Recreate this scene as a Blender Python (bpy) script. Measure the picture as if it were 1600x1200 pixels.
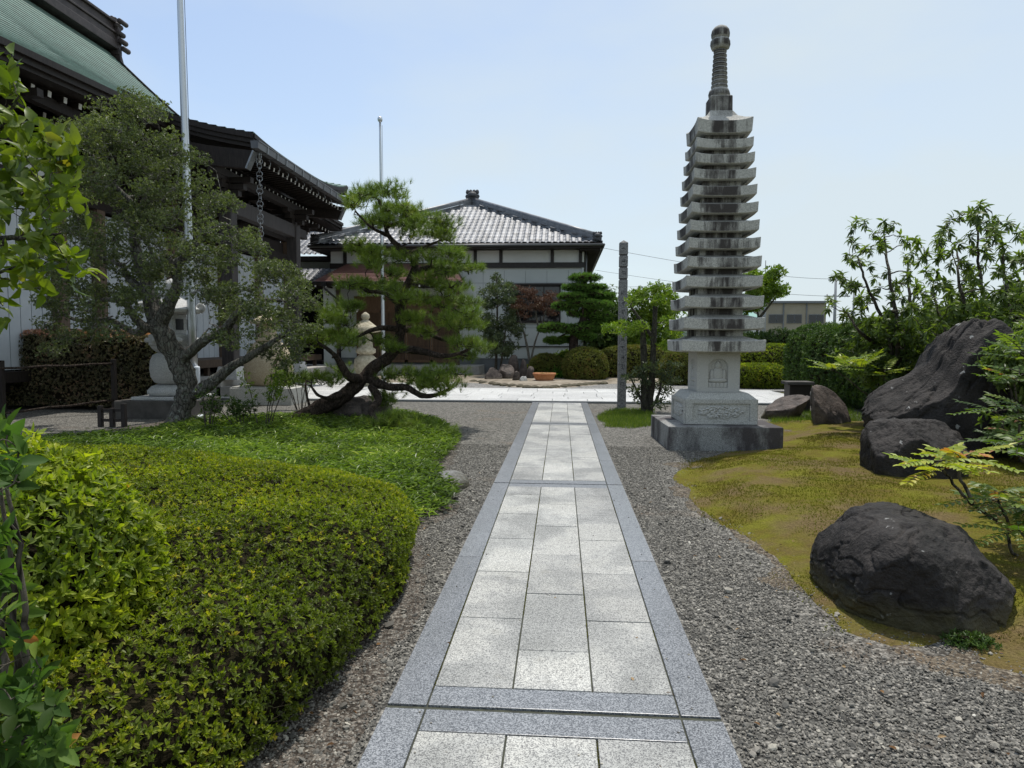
import bpy, bmesh, math, random
import numpy as np
from mathutils import Vector, Matrix
R = math.radians
rng = np.random.default_rng(7)
random.seed(7)
for o in list(bpy.data.objects): bpy.data.objects.remove(o)
SC = bpy.context.scene
COL = SC.collection

# ------------------------------------------------------------------ camera
CAMZ = 1.55
YAW, PITCH, ROLL, FPX = 4.12, 3.53, 0.2, 1070.0
cam_d = bpy.data.cameras.new('camera')
cam_d.sensor_width = 36.0; cam_d.lens = FPX/1600*36.0
cam_d.clip_start = 0.05; cam_d.clip_end = 3000
cam = bpy.data.objects.new('camera', cam_d); COL.objects.link(cam)
CM = (Matrix.Rotation(R(YAW), 3, 'Z') @ Matrix.Rotation(R(90-PITCH), 3, 'X') @ Matrix.Rotation(R(ROLL), 3, 'Z'))
cam.matrix_world = Matrix.Translation((0, 0, CAMZ)) @ CM.to_4x4()
SC.camera = cam
# ------------------------------------------------------------------ world, sun, exposure
SUN_EL, SUN_AZ = 73.0, 12.0          # azimuth from +Y, positive towards +X
w = bpy.data.worlds.new('World'); SC.world = w; w.use_nodes = True
wn = w.node_tree.nodes; wl = w.node_tree.links
bg = wn['Background']; bg.inputs[1].default_value = 0.15
sky = wn.new('ShaderNodeTexSky'); sky.sky_type = 'NISHITA'; sky.sun_disc = False
sky.sun_elevation = R(SUN_EL); sky.sun_rotation = R(SUN_AZ)
sky.air_density = 1.0; sky.dust_density = 1.2; sky.ozone_density = 0.9; sky.altitude = 0
tc = wn.new('ShaderNodeTexCoord'); mp = wn.new('ShaderNodeMapping'); mp.inputs['Scale'].default_value = (1.0, 1.0, 2.6)
ns = wn.new('ShaderNodeTexNoise'); ns.inputs['Scale'].default_value = 2.1; ns.inputs['Detail'].default_value = 5; ns.inputs['Roughness'].default_value = .5
rp = wn.new('ShaderNodeMapRange'); rp.inputs['From Min'].default_value = .40; rp.inputs['From Max'].default_value = .80
rp.inputs['To Min'].default_value = .40; rp.inputs['To Max'].default_value = 1.0
mx = wn.new('ShaderNodeMix'); mx.data_type = 'RGBA'; mx.inputs['B'].default_value = (3.75, 4.25, 4.5, 1)
wl.new(tc.outputs['Generated'], mp.inputs['Vector']); wl.new(mp.outputs[0], ns.inputs['Vector'])
sx = wn.new('ShaderNodeSeparateXYZ'); wl.new(tc.outputs['Generated'], sx.inputs[0])
def wm(op, a, b):
    n = wn.new('ShaderNodeMath'); n.operation = op
    for i, v in enumerate((a, b)):
        if isinstance(v, (int, float)): n.inputs[i].default_value = v
        else: wl.new(v, n.inputs[i])
    return n.outputs[0]
low = wm('MULTIPLY', wm('POWER', wm('SUBTRACT', 1.0, wm('ABSOLUTE', sx.outputs['Z'], 0)), 5.0), .50)
side = wm('MULTIPLY', sx.outputs['X'], .48)
wl.new(ns.outputs['Fac'], rp.inputs['Value']); fac = wm('MINIMUM', wm('ADD', wm('ADD', rp.outputs[0], low), side), .92); wl.new(fac, mx.inputs['Factor'])
wl.new(sky.outputs[0], mx.inputs['A']); wl.new(mx.outputs['Result'], bg.inputs[0])
sd = bpy.data.lights.new('sun', 'SUN'); sd.energy = 3.1; sd.angle = R(0.8); sd.color = (1.0, .955, .89)
sun = bpy.data.objects.new('sun', sd); COL.objects.link(sun)
SV = Vector((math.sin(R(SUN_AZ))*math.cos(R(SUN_EL)), math.cos(R(SUN_AZ))*math.cos(R(SUN_EL)), math.sin(R(SUN_EL))))
sun.rotation_euler = (-SV).to_track_quat('-Z', 'Y').to_euler(); sun.location = (0, 0, 30)
SC.view_settings.view_transform = 'Standard'; SC.view_settings.look = 'None'
SC.view_settings.exposure = 0.32; SC.view_settings.gamma = 1.0
SC.render.engine = 'CYCLES'
SC.cycles.max_bounces = 6; SC.cycles.diffuse_bounces = 3; SC.cycles.glossy_bounces = 2; SC.cycles.transmission_bounces = 3; SC.cycles.transparent_max_bounces = 4

CMN = np.array(CM)
def ray(px, py): return CMN @ np.array([(px-800)/FPX, (600-py)/FPX, -1.0])
def G(px, py, z=0.0):
    d = ray(px, py); t = (z-CAMZ)/d[2]; return np.array([t*d[0], t*d[1], z])
def P(px, py, Y):
    d = ray(px, py); t = Y/d[1]; return np.array([t*d[0], Y, CAMZ+t*d[2]])

# ------------------------------------------------------------------ materials
def N(nt, typ, ins=None, **props):
    n = nt.nodes.new('ShaderNode'+typ)
    for k, v in props.items(): setattr(n, k, v)
    for k, v in (ins or {}).items():
        s = n.inputs[k]
        if isinstance(v, bpy.types.NodeSocket): nt.links.new(v, s)
        else:
            if s.type == 'RGBA' and len(v) == 3: v = (*v, 1)
            s.default_value = v
    return n
def newmat(name):
    m = bpy.data.materials.new(name); m.use_nodes = True
    nt = m.node_tree; return m, nt, nt.nodes['Principled BSDF']
def coord(nt, scale=(1, 1, 1), rot=(0, 0, 0)):
    t = N(nt, 'TexCoord'); mpn = N(nt, 'Mapping', {'Vector': t.outputs['Object'], 'Scale': scale, 'Rotation': rot}); return mpn.outputs[0]
def noise(nt, vec, scale, detail=3, rough=.5, dist=0): return N(nt, 'TexNoise', {'Vector': vec, 'Scale': scale, 'Detail': detail, 'Roughness': rough, 'Distortion': dist}).outputs['Fac']
def ramp(nt, fac, stops, interp='LINEAR'):
    n = N(nt, 'ValToRGB', {'Fac': fac}); cr = n.color_ramp; cr.interpolation = interp
    while len(cr.elements) < len(stops): cr.elements.new(.5)
    for e, (p, c) in zip(cr.elements, stops):
        e.position = p; e.color = (*c, 1) if len(c) == 3 else c
    return n.outputs['Color']
def mixc(nt, fac, a, b, mode='MIX'):
    n = N(nt, 'Mix', data_type='RGBA', blend_type=mode)
    for k, v in (('Factor', fac), ('A', a), ('B', b)):
        s = [q for q in n.inputs if q.name == k and (q.type == 'RGBA' if k != 'Factor' else q.type == 'VALUE')][0]
        if isinstance(v, bpy.types.NodeSocket): nt.links.new(v, s)
        elif isinstance(v, (int, float)): s.default_value = v
        else: s.default_value = (*v, 1) if len(v) == 3 else v
    return [q for q in n.outputs if q.type == 'RGBA'][0]
def bump(nt, h, strength, dist, bs):
    b = N(nt, 'Bump', {'Height': h, 'Strength': strength, 'Distance': dist}); nt.links.new(b.outputs[0], bs.inputs['Normal']); return b
def math_(nt, op, a, b=0.0, clamp=False):
    n = N(nt, 'Math', operation=op, use_clamp=clamp)
    for i, v in enumerate((a, b)):
        if isinstance(v, bpy.types.NodeSocket): nt.links.new(v, n.inputs[i])
        else: n.inputs[i].default_value = v
    return n.outputs[0]
def attr(nt, name='rnd'): return N(nt, 'Attribute', attribute_name=name, attribute_type='GEOMETRY').outputs['Fac']
def setc(nt, bs, col, rough=.8, spec=.3, metal=0.0):
    if isinstance(col, bpy.types.NodeSocket): nt.links.new(col, bs.inputs['Base Color'])
    else: bs.inputs['Base Color'].default_value = (*col, 1)
    if isinstance(rough, bpy.types.NodeSocket): nt.links.new(rough, bs.inputs['Roughness'])
    else: bs.inputs['Roughness'].default_value = rough
    bs.inputs['Specular IOR Level'].default_value = spec; bs.inputs['Metallic'].default_value = metal
def plain(name, a, b, scale=6, rough=.8, spec=.3, metal=0, bs_=.15, bd=.01, stretch=(1, 1, 1), detail=5):
    m, nt, bs = newmat(name); v = coord(nt, stretch)
    n = noise(nt, v, scale, detail, .6)
    setc(nt, bs, ramp(nt, n, [(.3, a), (.7, b)]), rough, spec, metal)
    if bs_: bump(nt, noise(nt, v, scale*5, 4), bs_, bd, bs)
    return m
def leafmat(name, stops, rough=.45, trans=.3, spec=.35, tcol=None):
    m, nt, bs = newmat(name)
    c = ramp(nt, attr(nt), stops)
    big = noise(nt, coord(nt), 1.7, 2)
    c = mixc(nt, .55, c, ramp(nt, big, [(.3, (.62, .62, .62)), (.7, (1.25, 1.25, 1.2))]), 'MULTIPLY')
    setc(nt, bs, c, rough, spec)
    out = nt.nodes['Material Output']
    tr = N(nt, 'BsdfTranslucent', {'Color': mixc(nt, 1.0, c, tcol or (1.5, 1.7, .5), 'MULTIPLY')})
    ms = N(nt, 'MixShader', {0: trans}); nt.links.new(bs.outputs[0], ms.inputs[1]); nt.links.new(tr.outputs[0], ms.inputs[2])
    nt.links.new(ms.outputs[0], out.inputs['Surface'])
    return m
M = {}
def speckle(name, cols, scale, rough, spec=.4, bump_s=.1, stain=None, tone=.0, extra=None):
    m, nt, bs = newmat(name); v = coord(nt)
    a = noise(nt, v, scale, 2, .7); b = N(nt, 'TexVoronoi', {'Vector': v, 'Scale': scale*.9}).outputs['Color']
    sep = N(nt, 'SeparateColor', {0: b}).outputs[0]
    c = ramp(nt, math_(nt, 'ADD', math_(nt, 'MULTIPLY', a, .55), math_(nt, 'MULTIPLY', sep, .45)), cols)
    if tone:
        t = attr(nt); c = mixc(nt, 1.0, c, ramp(nt, t, [(0, (1-tone,)*3), (1, (1+tone*.35, 1+tone*.35, 1+tone*.3))]), 'MULTIPLY')
    big = noise(nt, v, 1.3, 4, .6)
    c = mixc(nt, .6, c, ramp(nt, big, [(.3, (.82, .82, .80)), (.65, (1.05, 1.05, 1.05))]), 'MULTIPLY')
    if stain: c = stain(nt, v, c)
    r = math_(nt, 'ADD', rough-.06, math_(nt, 'MULTIPLY', noise(nt, v, 3, 3), .14))
    setc(nt, bs, c, r, spec)
    bump(nt, noise(nt, v, scale*.8, 3), bump_s, .003, bs)
    m['x'] = 1; return m
def tile_stain(nt, v, c):
    n = noise(nt, v, 1.5, 5, .62, .4)
    c = mixc(nt, 1.0, c, ramp(nt, n, [(.40, (.74, .745, .74)), (.50, (.95, .95, .94)), (.56, (1.12, 1.11, 1.08))]), 'MULTIPLY')
    n5 = noise(nt, v, 7, 5, .7)
    c = mixc(nt, ramp(nt, n5, [(.60, (0, 0, 0)), (.70, (.35, .35, .35))]), c, (.20, .19, .16))
    d = noise(nt, v, 38, 2, .5)
    return mixc(nt, ramp(nt, d, [(.70, (0, 0, 0)), (.76, (.6, .6, .6))]), c, (.09, .09, .085))
M['tile'] = speckle('light_granite_paving', [(.30, (.13, .13, .135)), (.45, (.32, .32, .31)), (.62, (.50, .50, .48))], 260, .62, .35, .12, tile_stain, .2)
M['border'] = speckle('blue_grey_granite', [(.32, (.065, .069, .076)), (.48, (.165, .172, .184)), (.66, (.34, .35, .365))], 260, .30, .5, .04, None, .12)
M['joint'] = plain('mortar_joint', (.03, .032, .026), (.075, .08, .055), 20)
def pagoda_stain(nt, v, c):
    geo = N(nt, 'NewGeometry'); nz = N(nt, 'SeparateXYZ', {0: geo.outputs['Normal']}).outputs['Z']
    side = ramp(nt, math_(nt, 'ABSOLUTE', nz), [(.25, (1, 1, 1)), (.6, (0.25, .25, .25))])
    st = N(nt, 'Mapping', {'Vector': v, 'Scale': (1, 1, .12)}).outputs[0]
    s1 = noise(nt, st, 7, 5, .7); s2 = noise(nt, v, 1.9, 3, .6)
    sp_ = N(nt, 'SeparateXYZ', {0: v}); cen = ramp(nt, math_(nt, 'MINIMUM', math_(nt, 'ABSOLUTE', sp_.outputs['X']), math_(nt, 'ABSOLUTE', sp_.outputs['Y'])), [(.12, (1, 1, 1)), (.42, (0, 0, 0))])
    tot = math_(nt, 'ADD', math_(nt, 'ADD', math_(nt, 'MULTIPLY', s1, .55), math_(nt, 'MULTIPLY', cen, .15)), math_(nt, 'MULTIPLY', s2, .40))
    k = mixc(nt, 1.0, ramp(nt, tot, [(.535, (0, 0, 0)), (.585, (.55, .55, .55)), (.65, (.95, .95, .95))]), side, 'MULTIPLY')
    return mixc(nt, k, c, (.048, .041, .039))
M['pagoda'] = speckle('weathered_grey_granite', [(.30, (.24, .235, .215)), (.45, (.44, .43, .395)), (.65, (.58, .565, .52))], 190, .9, .1, .3, pagoda_stain)
M['granite'] = speckle('clean_grey_granite', [(.30, (.23, .225, .205)), (.45, (.43, .42, .385)), (.65, (.56, .55, .505))], 190, .9, .1, .25)
def dark_stain(nt, v, c):
    s2 = noise(nt, N(nt, 'Mapping', {'Vector': v, 'Scale': (1, 1, .4)}).outputs[0], 1.6, 6, .65)
    return mixc(nt, ramp(nt, s2, [(.42, (0, 0, 0)), (.56, (.9, .9, .9))]), c, (.045, .036, .038))
M['plinth'] = speckle('stained_granite_plinth', [(.30, (.12, .12, .115)), (.45, (.26, .26, .25)), (.65, (.38, .38, .36))], 190, .8, .25, .3, dark_stain)
M['post'] = speckle('dark_weathered_stone', [(.30, (.10, .10, .102)), (.5, (.22, .215, .21)), (.7, (.33, .32, .31))], 90, .85, .2, .4)
M['white_stone'] = speckle('pale_lantern_stone', [(.30, (.30, .30, .30)), (.5, (.47, .47, .46)), (.7, (.56, .56, .54))], 150, .75, .3, .15)
M['tan_stone'] = speckle('tan_granite', [(.30, (.30, .24, .15)), (.5, (.46, .38, .26)), (.7, (.55, .48, .36))], 150, .7, .3, .15)
M['cream_stone'] = plain('cream_lichened_stone', (.26, .23, .16), (.55, .50, .38), 9, .85, .2, 0, .5, .02)
def rockmat(name, a, b, lich=.5):
    m, nt, bs = newmat(name); v = coord(nt)
    n = noise(nt, v, 5, 8, .65, .6); f = noise(nt, v, 40, 5, .6)
    c = ramp(nt, n, [(.32, a), (.62, b)])
    c = mixc(nt, .5, c, ramp(nt, f, [(.3, (.6, .6, .6)), (.7, (1.3, 1.3, 1.3))]), 'MULTIPLY')
    l = noise(nt, v, 7, 5, .62)
    c = mixc(nt, ramp(nt, l, [(.665, (0, 0, 0)), (.69, (lich,)*3)]), c, (.42, .42, .40))
    r2 = noise(nt, v, 2.2, 4, .6)
    c = mixc(nt, ramp(nt, r2, [(.5, (0, 0, 0)), (.72, (.6, .6, .6))]), c, tuple(x*1.5 for x in b))
    fine = noise(nt, v, 120, 3, .6); c = mixc(nt, .6, c, ramp(nt, fine, [(.35, (.55, .55, .55)), (.65, (1.5, 1.5, 1.5))]), 'MULTIPLY')
    vein = noise(nt, N(nt, 'Mapping', {'Vector': v, 'Scale': (1, 1, 3.5), 'Rotation': (.6, .4, 0)}).outputs[0], 6, 6, .7, 1.2); c = mixc(nt, ramp(nt, vein, [(.60, (0, 0, 0)), (.70, (.45, .45, .45))]), c, tuple(x*2.6 for x in b))
    geo_ = N(nt, 'SeparateXYZ', {0: N(nt, 'NewGeometry').outputs['Position']}).outputs['Z']; low_ = math_(nt, 'ADD', geo_, math_(nt, 'MULTIPLY', noise(nt, v, 12, 4), .22)); c = mixc(nt, ramp(nt, low_, [(.16, (.8, .8, .8)), (.30, (0, 0, 0))]), c, (.075, .065, .028))
    setc(nt, bs, c, .74, .32)
    vr = N(nt, 'TexVoronoi', {'Vector': N(nt, 'Mapping', {'Vector': v, 'Scale': (1, 1, 1.8)}).outputs[0], 'Scale': 7}, feature='DISTANCE_TO_EDGE').outputs[0]
    h = math_(nt, 'ADD', math_(nt, 'MULTIPLY', n, .55), math_(nt, 'ADD', math_(nt, 'MULTIPLY', f, .55), math_(nt, 'MULTIPLY', ramp(nt, vr, [(0, (0, 0, 0)), (.05, (1, 1, 1))]), .03)))
    bump(nt, h, .9, .035, bs); return m
M['rock'] = rockmat('black_garden_rock', (.007, .006, .0055), (.033, .028, .025), .7)
M['rock2'] = rockmat('brown_grey_rock', (.028, .022, .019), (.115, .092, .078), .6)
M['rock3'] = rockmat('grey_rock', (.10, .10, .10), (.24, .24, .23), .5)
M['rockw'] = rockmat('pale_rock', (.25, .25, .24), (.52, .51, .48), .5)

def barkmat(name, a, b, lich=None, sc=9, lt=.58):
    m, nt, bs = newmat(name); v = coord(nt)
    st = N(nt, 'Mapping', {'Vector': v, 'Scale': (1, 1, .4)}).outputs[0]
    n = noise(nt, st, sc, 8, .7, .5)
    vr = N(nt, 'TexVoronoi', {'Vector': st, 'Scale': sc*2.2}, feature='DISTANCE_TO_EDGE').outputs[0]
    c = ramp(nt, n, [(.3, a), (.68, b)])
    c = mixc(nt, ramp(nt, vr, [(0, (.75,)*3), (.10, (0, 0, 0))]), c, tuple(x*.3 for x in a))
    if lich: c = mixc(nt, ramp(nt, noise(nt, v, 13, 5, .7), [(lt, (0, 0, 0)), (lt+.08, (.75,)*3)]), c, lich)
    setc(nt, bs, c, .9, .15)
    bump(nt, math_(nt, 'ADD', n, math_(nt, 'MULTIPLY', ramp(nt, vr, [(0, (0, 0, 0)), (.12, (1, 1, 1))]), .5)), .9, .03, bs); return m
M['bark'] = barkmat('lichened_holly_bark', (.06, .055, .048), (.19, .175, .15), (.24, .255, .215), 9, .54)
M['pinebark'] = barkmat('pine_bark', (.022, .017, .014), (.10, .075, .06), (.20, .19, .17), 12, .62)
M['twig'] = barkmat('grey_twig_bark', (.05, .045, .035), (.16, .14, .11))
M['maplebark'] = barkmat('pale_maple_bark', (.12, .11, .09), (.28, .26, .22))
M['palebranch'] = barkmat('pale_lichened_branches', (.13, .12, .10), (.30, .28, .25), (.36, .37, .33), 12, .5)
M['stump'] = barkmat('grey_stump_bark', (.03, .028, .022), (.12, .11, .085), (.09, .11, .05), 14, .56)

M['darkwood'] = plain('dark_stained_timber', (.012, .009, .008), (.034, .026, .022), 5, .6, .3, 0, .3, .004, (8, 8, 1))
M['midwood'] = plain('brown_timber', (.045, .03, .02), (.10, .07, .05), 5, .6, .3, 0, .2, .004, (6, 6, .6))
M['slatwood'] = plain('warm_slat_timber', (.10, .058, .033), (.20, .12, .07), 5, .6, .3, 0, .2, .004, (6, 6, .6))
M['whiteend'] = plain('white_rafter_end_paint', (.62, .62, .60), (.75, .75, .73), 6, .6)
M['panel'] = plain('pale_blue_grey_wall_boards', (.44, .48, .52), (.54, .57, .60), 1.5, .6, .3, 0, .03)
M['siding'] = plain('grey_green_wall_siding', (.46, .49, .475), (.53, .555, .535), .8, .7, .3, 0, .05)
M['plaster'] = plain('off_white_plaster', (.66, .67, .65), (.74, .75, .73), 1.2, .8, .2, 0, .05)
M['found'] = plain('grey_foundation', (.12, .13, .135), (.19, .20, .205), 2, .8, .2)
M['concrete'] = plain('pale_step_stone', (.30, .29, .27), (.42, .40, .37), 3, .85, .2, 0, .1)
M['darkconc'] = plain('dark_concrete', (.055, .05, .045), (.12, .11, .10), 4, .85, .2, 0, .2)
def glassm():
    m, nt, bs = newmat('dark_window_glass'); setc(nt, bs, (.008, .009, .010), .06, .6); return m
M['glass'] = glassm()
M['frame'] = plain('dark_brown_window_frame', (.022, .018, .016), (.035, .03, .027), 8, .45)
M['gutter'] = plain('grey_brown_gutter_metal', (.085, .085, .09), (.13, .13, .135), 3, .42, .5, .5, .05)
M['chain'] = plain('weathered_chain_metal', (.20, .21, .22), (.34, .35, .36), 20, .4, .5, .8, 0)
M['pole'] = plain('brushed_aluminium_pole', (.52, .54, .56), (.62, .64, .66), 1.2, .34, .5, .75, .02, .002, (1, 1, .2))
M['polebase'] = plain('white_painted_steel', (.62, .66, .72), (.72, .75, .80), 3, .4, .4, 0, 0)
M['terra'] = plain('terracotta', (.42, .17, .075), (.55, .25, .12), 7, .7, .3)
M['soil'] = plain('potting_soil', (.05, .035, .02), (.12, .09, .06), 30, .95, .1, 0, .6, .02)
M['black'] = plain('black_steel', (.008, .008, .009), (.016, .016, .017), 8, .4, .5, 0, 0)
M['lampwhite'] = plain('frosted_white_lamp', (.7, .7, .66), (.78, .78, .74), 5, .4)
M['pink'] = plain('pink_cloth', (.60, .12, .32), (.75, .22, .42), 14, .85)
M['lattice'] = plain('far_house_wall', (.30, .265, .20), (.36, .32, .25), .7, .8)
M['greenroof'] = plain('green_sheet_roof', (.16, .30, .26), (.22, .38, .33), 1, .5)
M['farroof'] = plain('grey_far_roof', (.13, .14, .15), (.19, .20, .21), 1, .7)
M['wire'] = plain('dark_cable', (.06, .065, .07), (.09, .095, .10), 3, .7, .2, 0, 0)
M['polecon'] = plain('concrete_utility_pole', (.25, .26, .27), (.34, .35, .36), 3, .8)

def copperm():
    m, nt, bs = newmat('green_copper_sheet'); v = coord(nt)
    n = noise(nt, v, 1.6, 6, .65); st = noise(nt, N(nt, 'Mapping', {'Vector': v, 'Scale': (5, .3, 5)}).outputs[0], 5, 6, .75)
    n2 = noise(nt, N(nt, 'Mapping', {'Vector': v, 'Scale': (.3, 6, .3)}).outputs[0], 3, 5, .7)
    c = ramp(nt, math_(nt, 'ADD', math_(nt, 'MULTIPLY', n, .4), math_(nt, 'MULTIPLY', st, .6)), [(.30, (.11, .125, .105)), (.48, (.135, .205, .175)), (.62, (.18, .275, .235)), (.75, (.28, .35, .31))])
    c = mixc(nt, .5, c, ramp(nt, n2, [(.35, (.62, .6, .55)), (.6, (1.1, 1.1, 1.1))]), 'MULTIPLY')
    r = attr(nt); c = mixc(nt, .8, c, ramp(nt, r, [(0, (.88, .88, .87)), (1, (1.1, 1.1, 1.09))]), 'MULTIPLY')
    setc(nt, bs, c, .62, .35); bump(nt, st, .2, .01, bs); return m
M['copper'] = copperm()
def tilem():
    m, nt, bs = newmat('silver_grey_glazed_roof_tile'); v = coord(nt)
    r = attr(nt); c = ramp(nt, r, [(0, (.12, .125, .135)), (.5, (.19, .195, .21)), (1, (.30, .305, .32))])
    c = mixc(nt, .5, c, ramp(nt, noise(nt, v, 3, 5), [(.3, (.75,)*3), (.7, (1.15,)*3)]), 'MULTIPLY')
    setc(nt, bs, c, .42, .5); return m
M['rooftile'] = tilem()
M['ridgetile'] = plain('dark_grey_ridge_tile', (.11, .115, .125), (.21, .215, .23), 5, .4, .5, 0, .1)
M['onigawara'] = plain('dark_ornament_tile', (.03, .032, .035), (.09, .092, .098), 14, .6, .4, 0, .4)
M['redroof'] = plain('red_brown_sheet_roof', (.13, .055, .045), (.20, .10, .085), 4, .5, .4, 0, .05)

def gravelm(name, stops, scale=70, dirt=None, bd=.012):
    m, nt, bs = newmat(name); v = coord(nt)
    w1 = N(nt, 'TexNoise', {'Vector': v, 'Scale': scale*.6, 'Detail': 1}).outputs['Color']
    vv = N(nt, 'VectorMath', {0: v, 1: N(nt, 'VectorMath', {0: w1, 'Scale': .012}, operation='SCALE').outputs[0]}, operation='ADD').outputs[0]
    vo = N(nt, 'TexVoronoi', {'Vector': vv, 'Scale': scale, 'Randomness': 1.0})
    vo2 = N(nt, 'TexVoronoi', {'Vector': vv, 'Scale': scale*.42})
    s = N(nt, 'SeparateColor', {0: vo.outputs['Color']}).outputs[0]
    s2 = N(nt, 'SeparateColor', {0: vo2.outputs['Color']}).outputs[1]
    c = ramp(nt, math_(nt, 'ADD', math_(nt, 'MULTIPLY', s, .7), math_(nt, 'MULTIPLY', s2, .3)), stops)
    dist = vo.outputs['Distance']
    c = mixc(nt, .8, c, ramp(nt, dist, [(.25, (1.1, 1.1, 1.1)), (.75, (.35, .35, .35))]), 'MULTIPLY')
    if dirt:
        d = noise(nt, v, .9, 5, .6); c = mixc(nt, ramp(nt, d, [(.58, (0, 0, 0)), (.74, (.6,)*3)]), c, mixc(nt, noise(nt, v, 30, 4), dirt, tuple(x*1.7 for x in dirt)))
    setc(nt, bs, c, .88, .2)
    h = math_(nt, 'SUBTRACT', 1.0, dist); bump(nt, h, 1.0, bd, bs); return m
GS = [(.15, (.055, .053, .048)), (.4, (.135, .13, .115)), (.62, (.22, .21, .185)), (.85, (.36, .34, .30))]
M['gravel'] = gravelm('grey_gravel', GS, 62, (.12, .088, .06))
M['bedgravel'] = gravelm('gravelly_brown_soil', [(.15, (.045, .036, .028)), (.4, (.095, .078, .062)), (.62, (.15, .128, .105)), (.85, (.26, .235, .20))], 66, (.075, .055, .04))
M['margin'] = gravelm('sandy_gravel_margin', [(.15, (.07, .055, .04)), (.4, (.14, .112, .08)), (.62, (.20, .165, .12)), (.85, (.30, .26, .20))], 66, (.12, .085, .055))
M['gravelfar'] = gravelm('far_grey_gravel', [(.15, (.10, .10, .10)), (.4, (.22, .215, .20)), (.65, (.34, .33, .31)), (.85, (.52, .51, .49))], 48)
def stonem():
    m, nt, bs = newmat('loose_pebbles')
    c = ramp(nt, attr(nt), [(.0, (.085, .079, .068)), (.3, (.135, .127, .111)), (.55, (.225, .21, .18)), (.80, (.335, .31, .26)), (.92, (.46, .425, .35)), (1, (.70, .67, .60))])
    setc(nt, bs, c, .8, .25); return m
M['pebble'] = stonem()
M['dirt'] = plain('brown_bare_soil', (.07, .055, .042), (.17, .135, .10), 9, .95, .1, 0, .6, .03)
M['ground'] = plain('earth_and_grass', (.05, .06, .025), (.12, .11, .06), .6, .95, .1, 0, .4, .05)
def mossm():
    m, nt, bs = newmat('olive_moss'); v = coord(nt)
    n = noise(nt, v, 3.2, 6, .65, .3); f = noise(nt, v, 60, 4, .6); b = noise(nt, v, 1.3, 4, .6)
    c = ramp(nt, n, [(.28, (.13, .09, .035)), (.42, (.14, .115, .02)), (.58, (.155, .15, .018)), (.75, (.20, .19, .025))])
    c = mixc(nt, ramp(nt, b, [(.47, (0, 0, 0)), (.62, (.8,)*3)]), c, mixc(nt, f, (.12, .08, .04), (.21, .15, .08)))
    c = mixc(nt, .6, c, ramp(nt, f, [(.3, (.5,)*3), (.7, (1.35,)*3)]), 'MULTIPLY')
    setc(nt, bs, c, .95, .1); bump(nt, math_(nt, 'ADD', f, math_(nt, 'MULTIPLY', noise(nt, v, 14, 4), .8)), .9, .03, bs); return m
M['moss'] = mossm()
M['mossblade'] = leafmat('moss_tufts', [(0, (.12, .09, .025)), (.4, (.14, .13, .02)), (.8, (.18, .195, .022)), (1, (.26, .26, .04))], .8, .25, .1)
# foliage
M['azalea'] = leafmat('azalea_leaves', [(0, (.040, .045, .014)), (.3, (.105, .14, .016)), (.65, (.205, .25, .02)), (.90, (.37, .36, .028)), (.97, (.42, .29, .05)), (1, (.34, .12, .04))], .5, .42)
M['azalea2'] = leafmat('bright_azalea_leaves', [(0, (.06, .09, .018)), (.35, (.17, .23, .024)), (.75, (.37, .41, .034)), (.95, (.52, .51, .05)), (1, (.40, .18, .06))], .5, .42)
M['camellia'] = leafmat('camellia_leaves', [(0, (.035, .06, .014)), (.45, (.06, .12, .03)), (.85, (.12, .19, .04)), (.95, (.28, .30, .05)), (1, (.45, .11, .06))], .55, .4, .12)
M['dogwood'] = leafmat('large_yellow_green_leaves', [(0, (.05, .085, .014)), (.4, (.12, .17, .018)), (.8, (.20, .25, .026)), (.95, (.29, .29, .04)), (1, (.34, .17, .05))], .42, .35, .35)
M['holly'] = leafmat('small_dark_holly_leaves', [(0, (.05, .065, .032)), (.45, (.10, .125, .058)), (.8, (.17, .20, .09)), (1, (.30, .32, .16))], .42, .3, .4)
M['needle'] = leafmat('pine_needles', [(0, (.05, .08, .02)), (.4, (.12, .18, .03)), (.8, (.21, .28, .045)), (1, (.34, .34, .08))], .5, .25, .3)
M['cloudpine'] = leafmat('clipped_pine_needles', [(0, (.03, .07, .015)), (.5, (.09, .18, .03)), (1, (.19, .30, .05))], .55, .2, .2)
M['sasa'] = leafmat('dwarf_bamboo_leaves', [(0, (.045, .075, .018)), (.4, (.12, .185, .03)), (.8, (.235, .32, .055)), (1, (.42, .45, .13))], .4, .32, .4)
M['hedge'] = leafmat('red_tipped_hedge_leaves', [(0, (.05, .05, .03)), (.35, (.11, .11, .055)), (.7, (.21, .17, .10)), (.88, (.32, .19, .13)), (1, (.50, .34, .28))], .35, .3, .5)
M['redtip'] = leafmat('young_red_hedge_leaves', [(0, (.28, .11, .08)), (.5, (.52, .24, .20)), (1, (.62, .44, .36))], .35, .25, .45)
M['round'] = leafmat('clipped_round_azalea_leaves', [(0, (.06, .07, .02)), (.4, (.13, .145, .028)), (.75, (.16, .165, .032)), (.9, (.24, .15, .05)), (1, (.28, .12, .06))], .5, .2, .25)
M['conifer'] = leafmat('conifer_hedge_leaves', [(0, (.02, .04, .012)), (.5, (.05, .095, .02)), (1, (.11, .17, .03))], .5, .2, .25)
M['daph'] = leafmat('drooping_evergreen_leaves', [(0, (.045, .07, .022)), (.45, (.105, .15, .04)), (.85, (.18, .24, .06)), (1, (.28, .31, .10))], .45, .38, .35)
M['mahonia'] = leafmat('yellow_green_mahonia_leaflets', [(0, (.12, .19, .035)), (.45, (.28, .34, .04)), (.8, (.44, .42, .05)), (.95, (.55, .36, .05)), (1, (.50, .20, .07))], .4, .3, .4)
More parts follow.
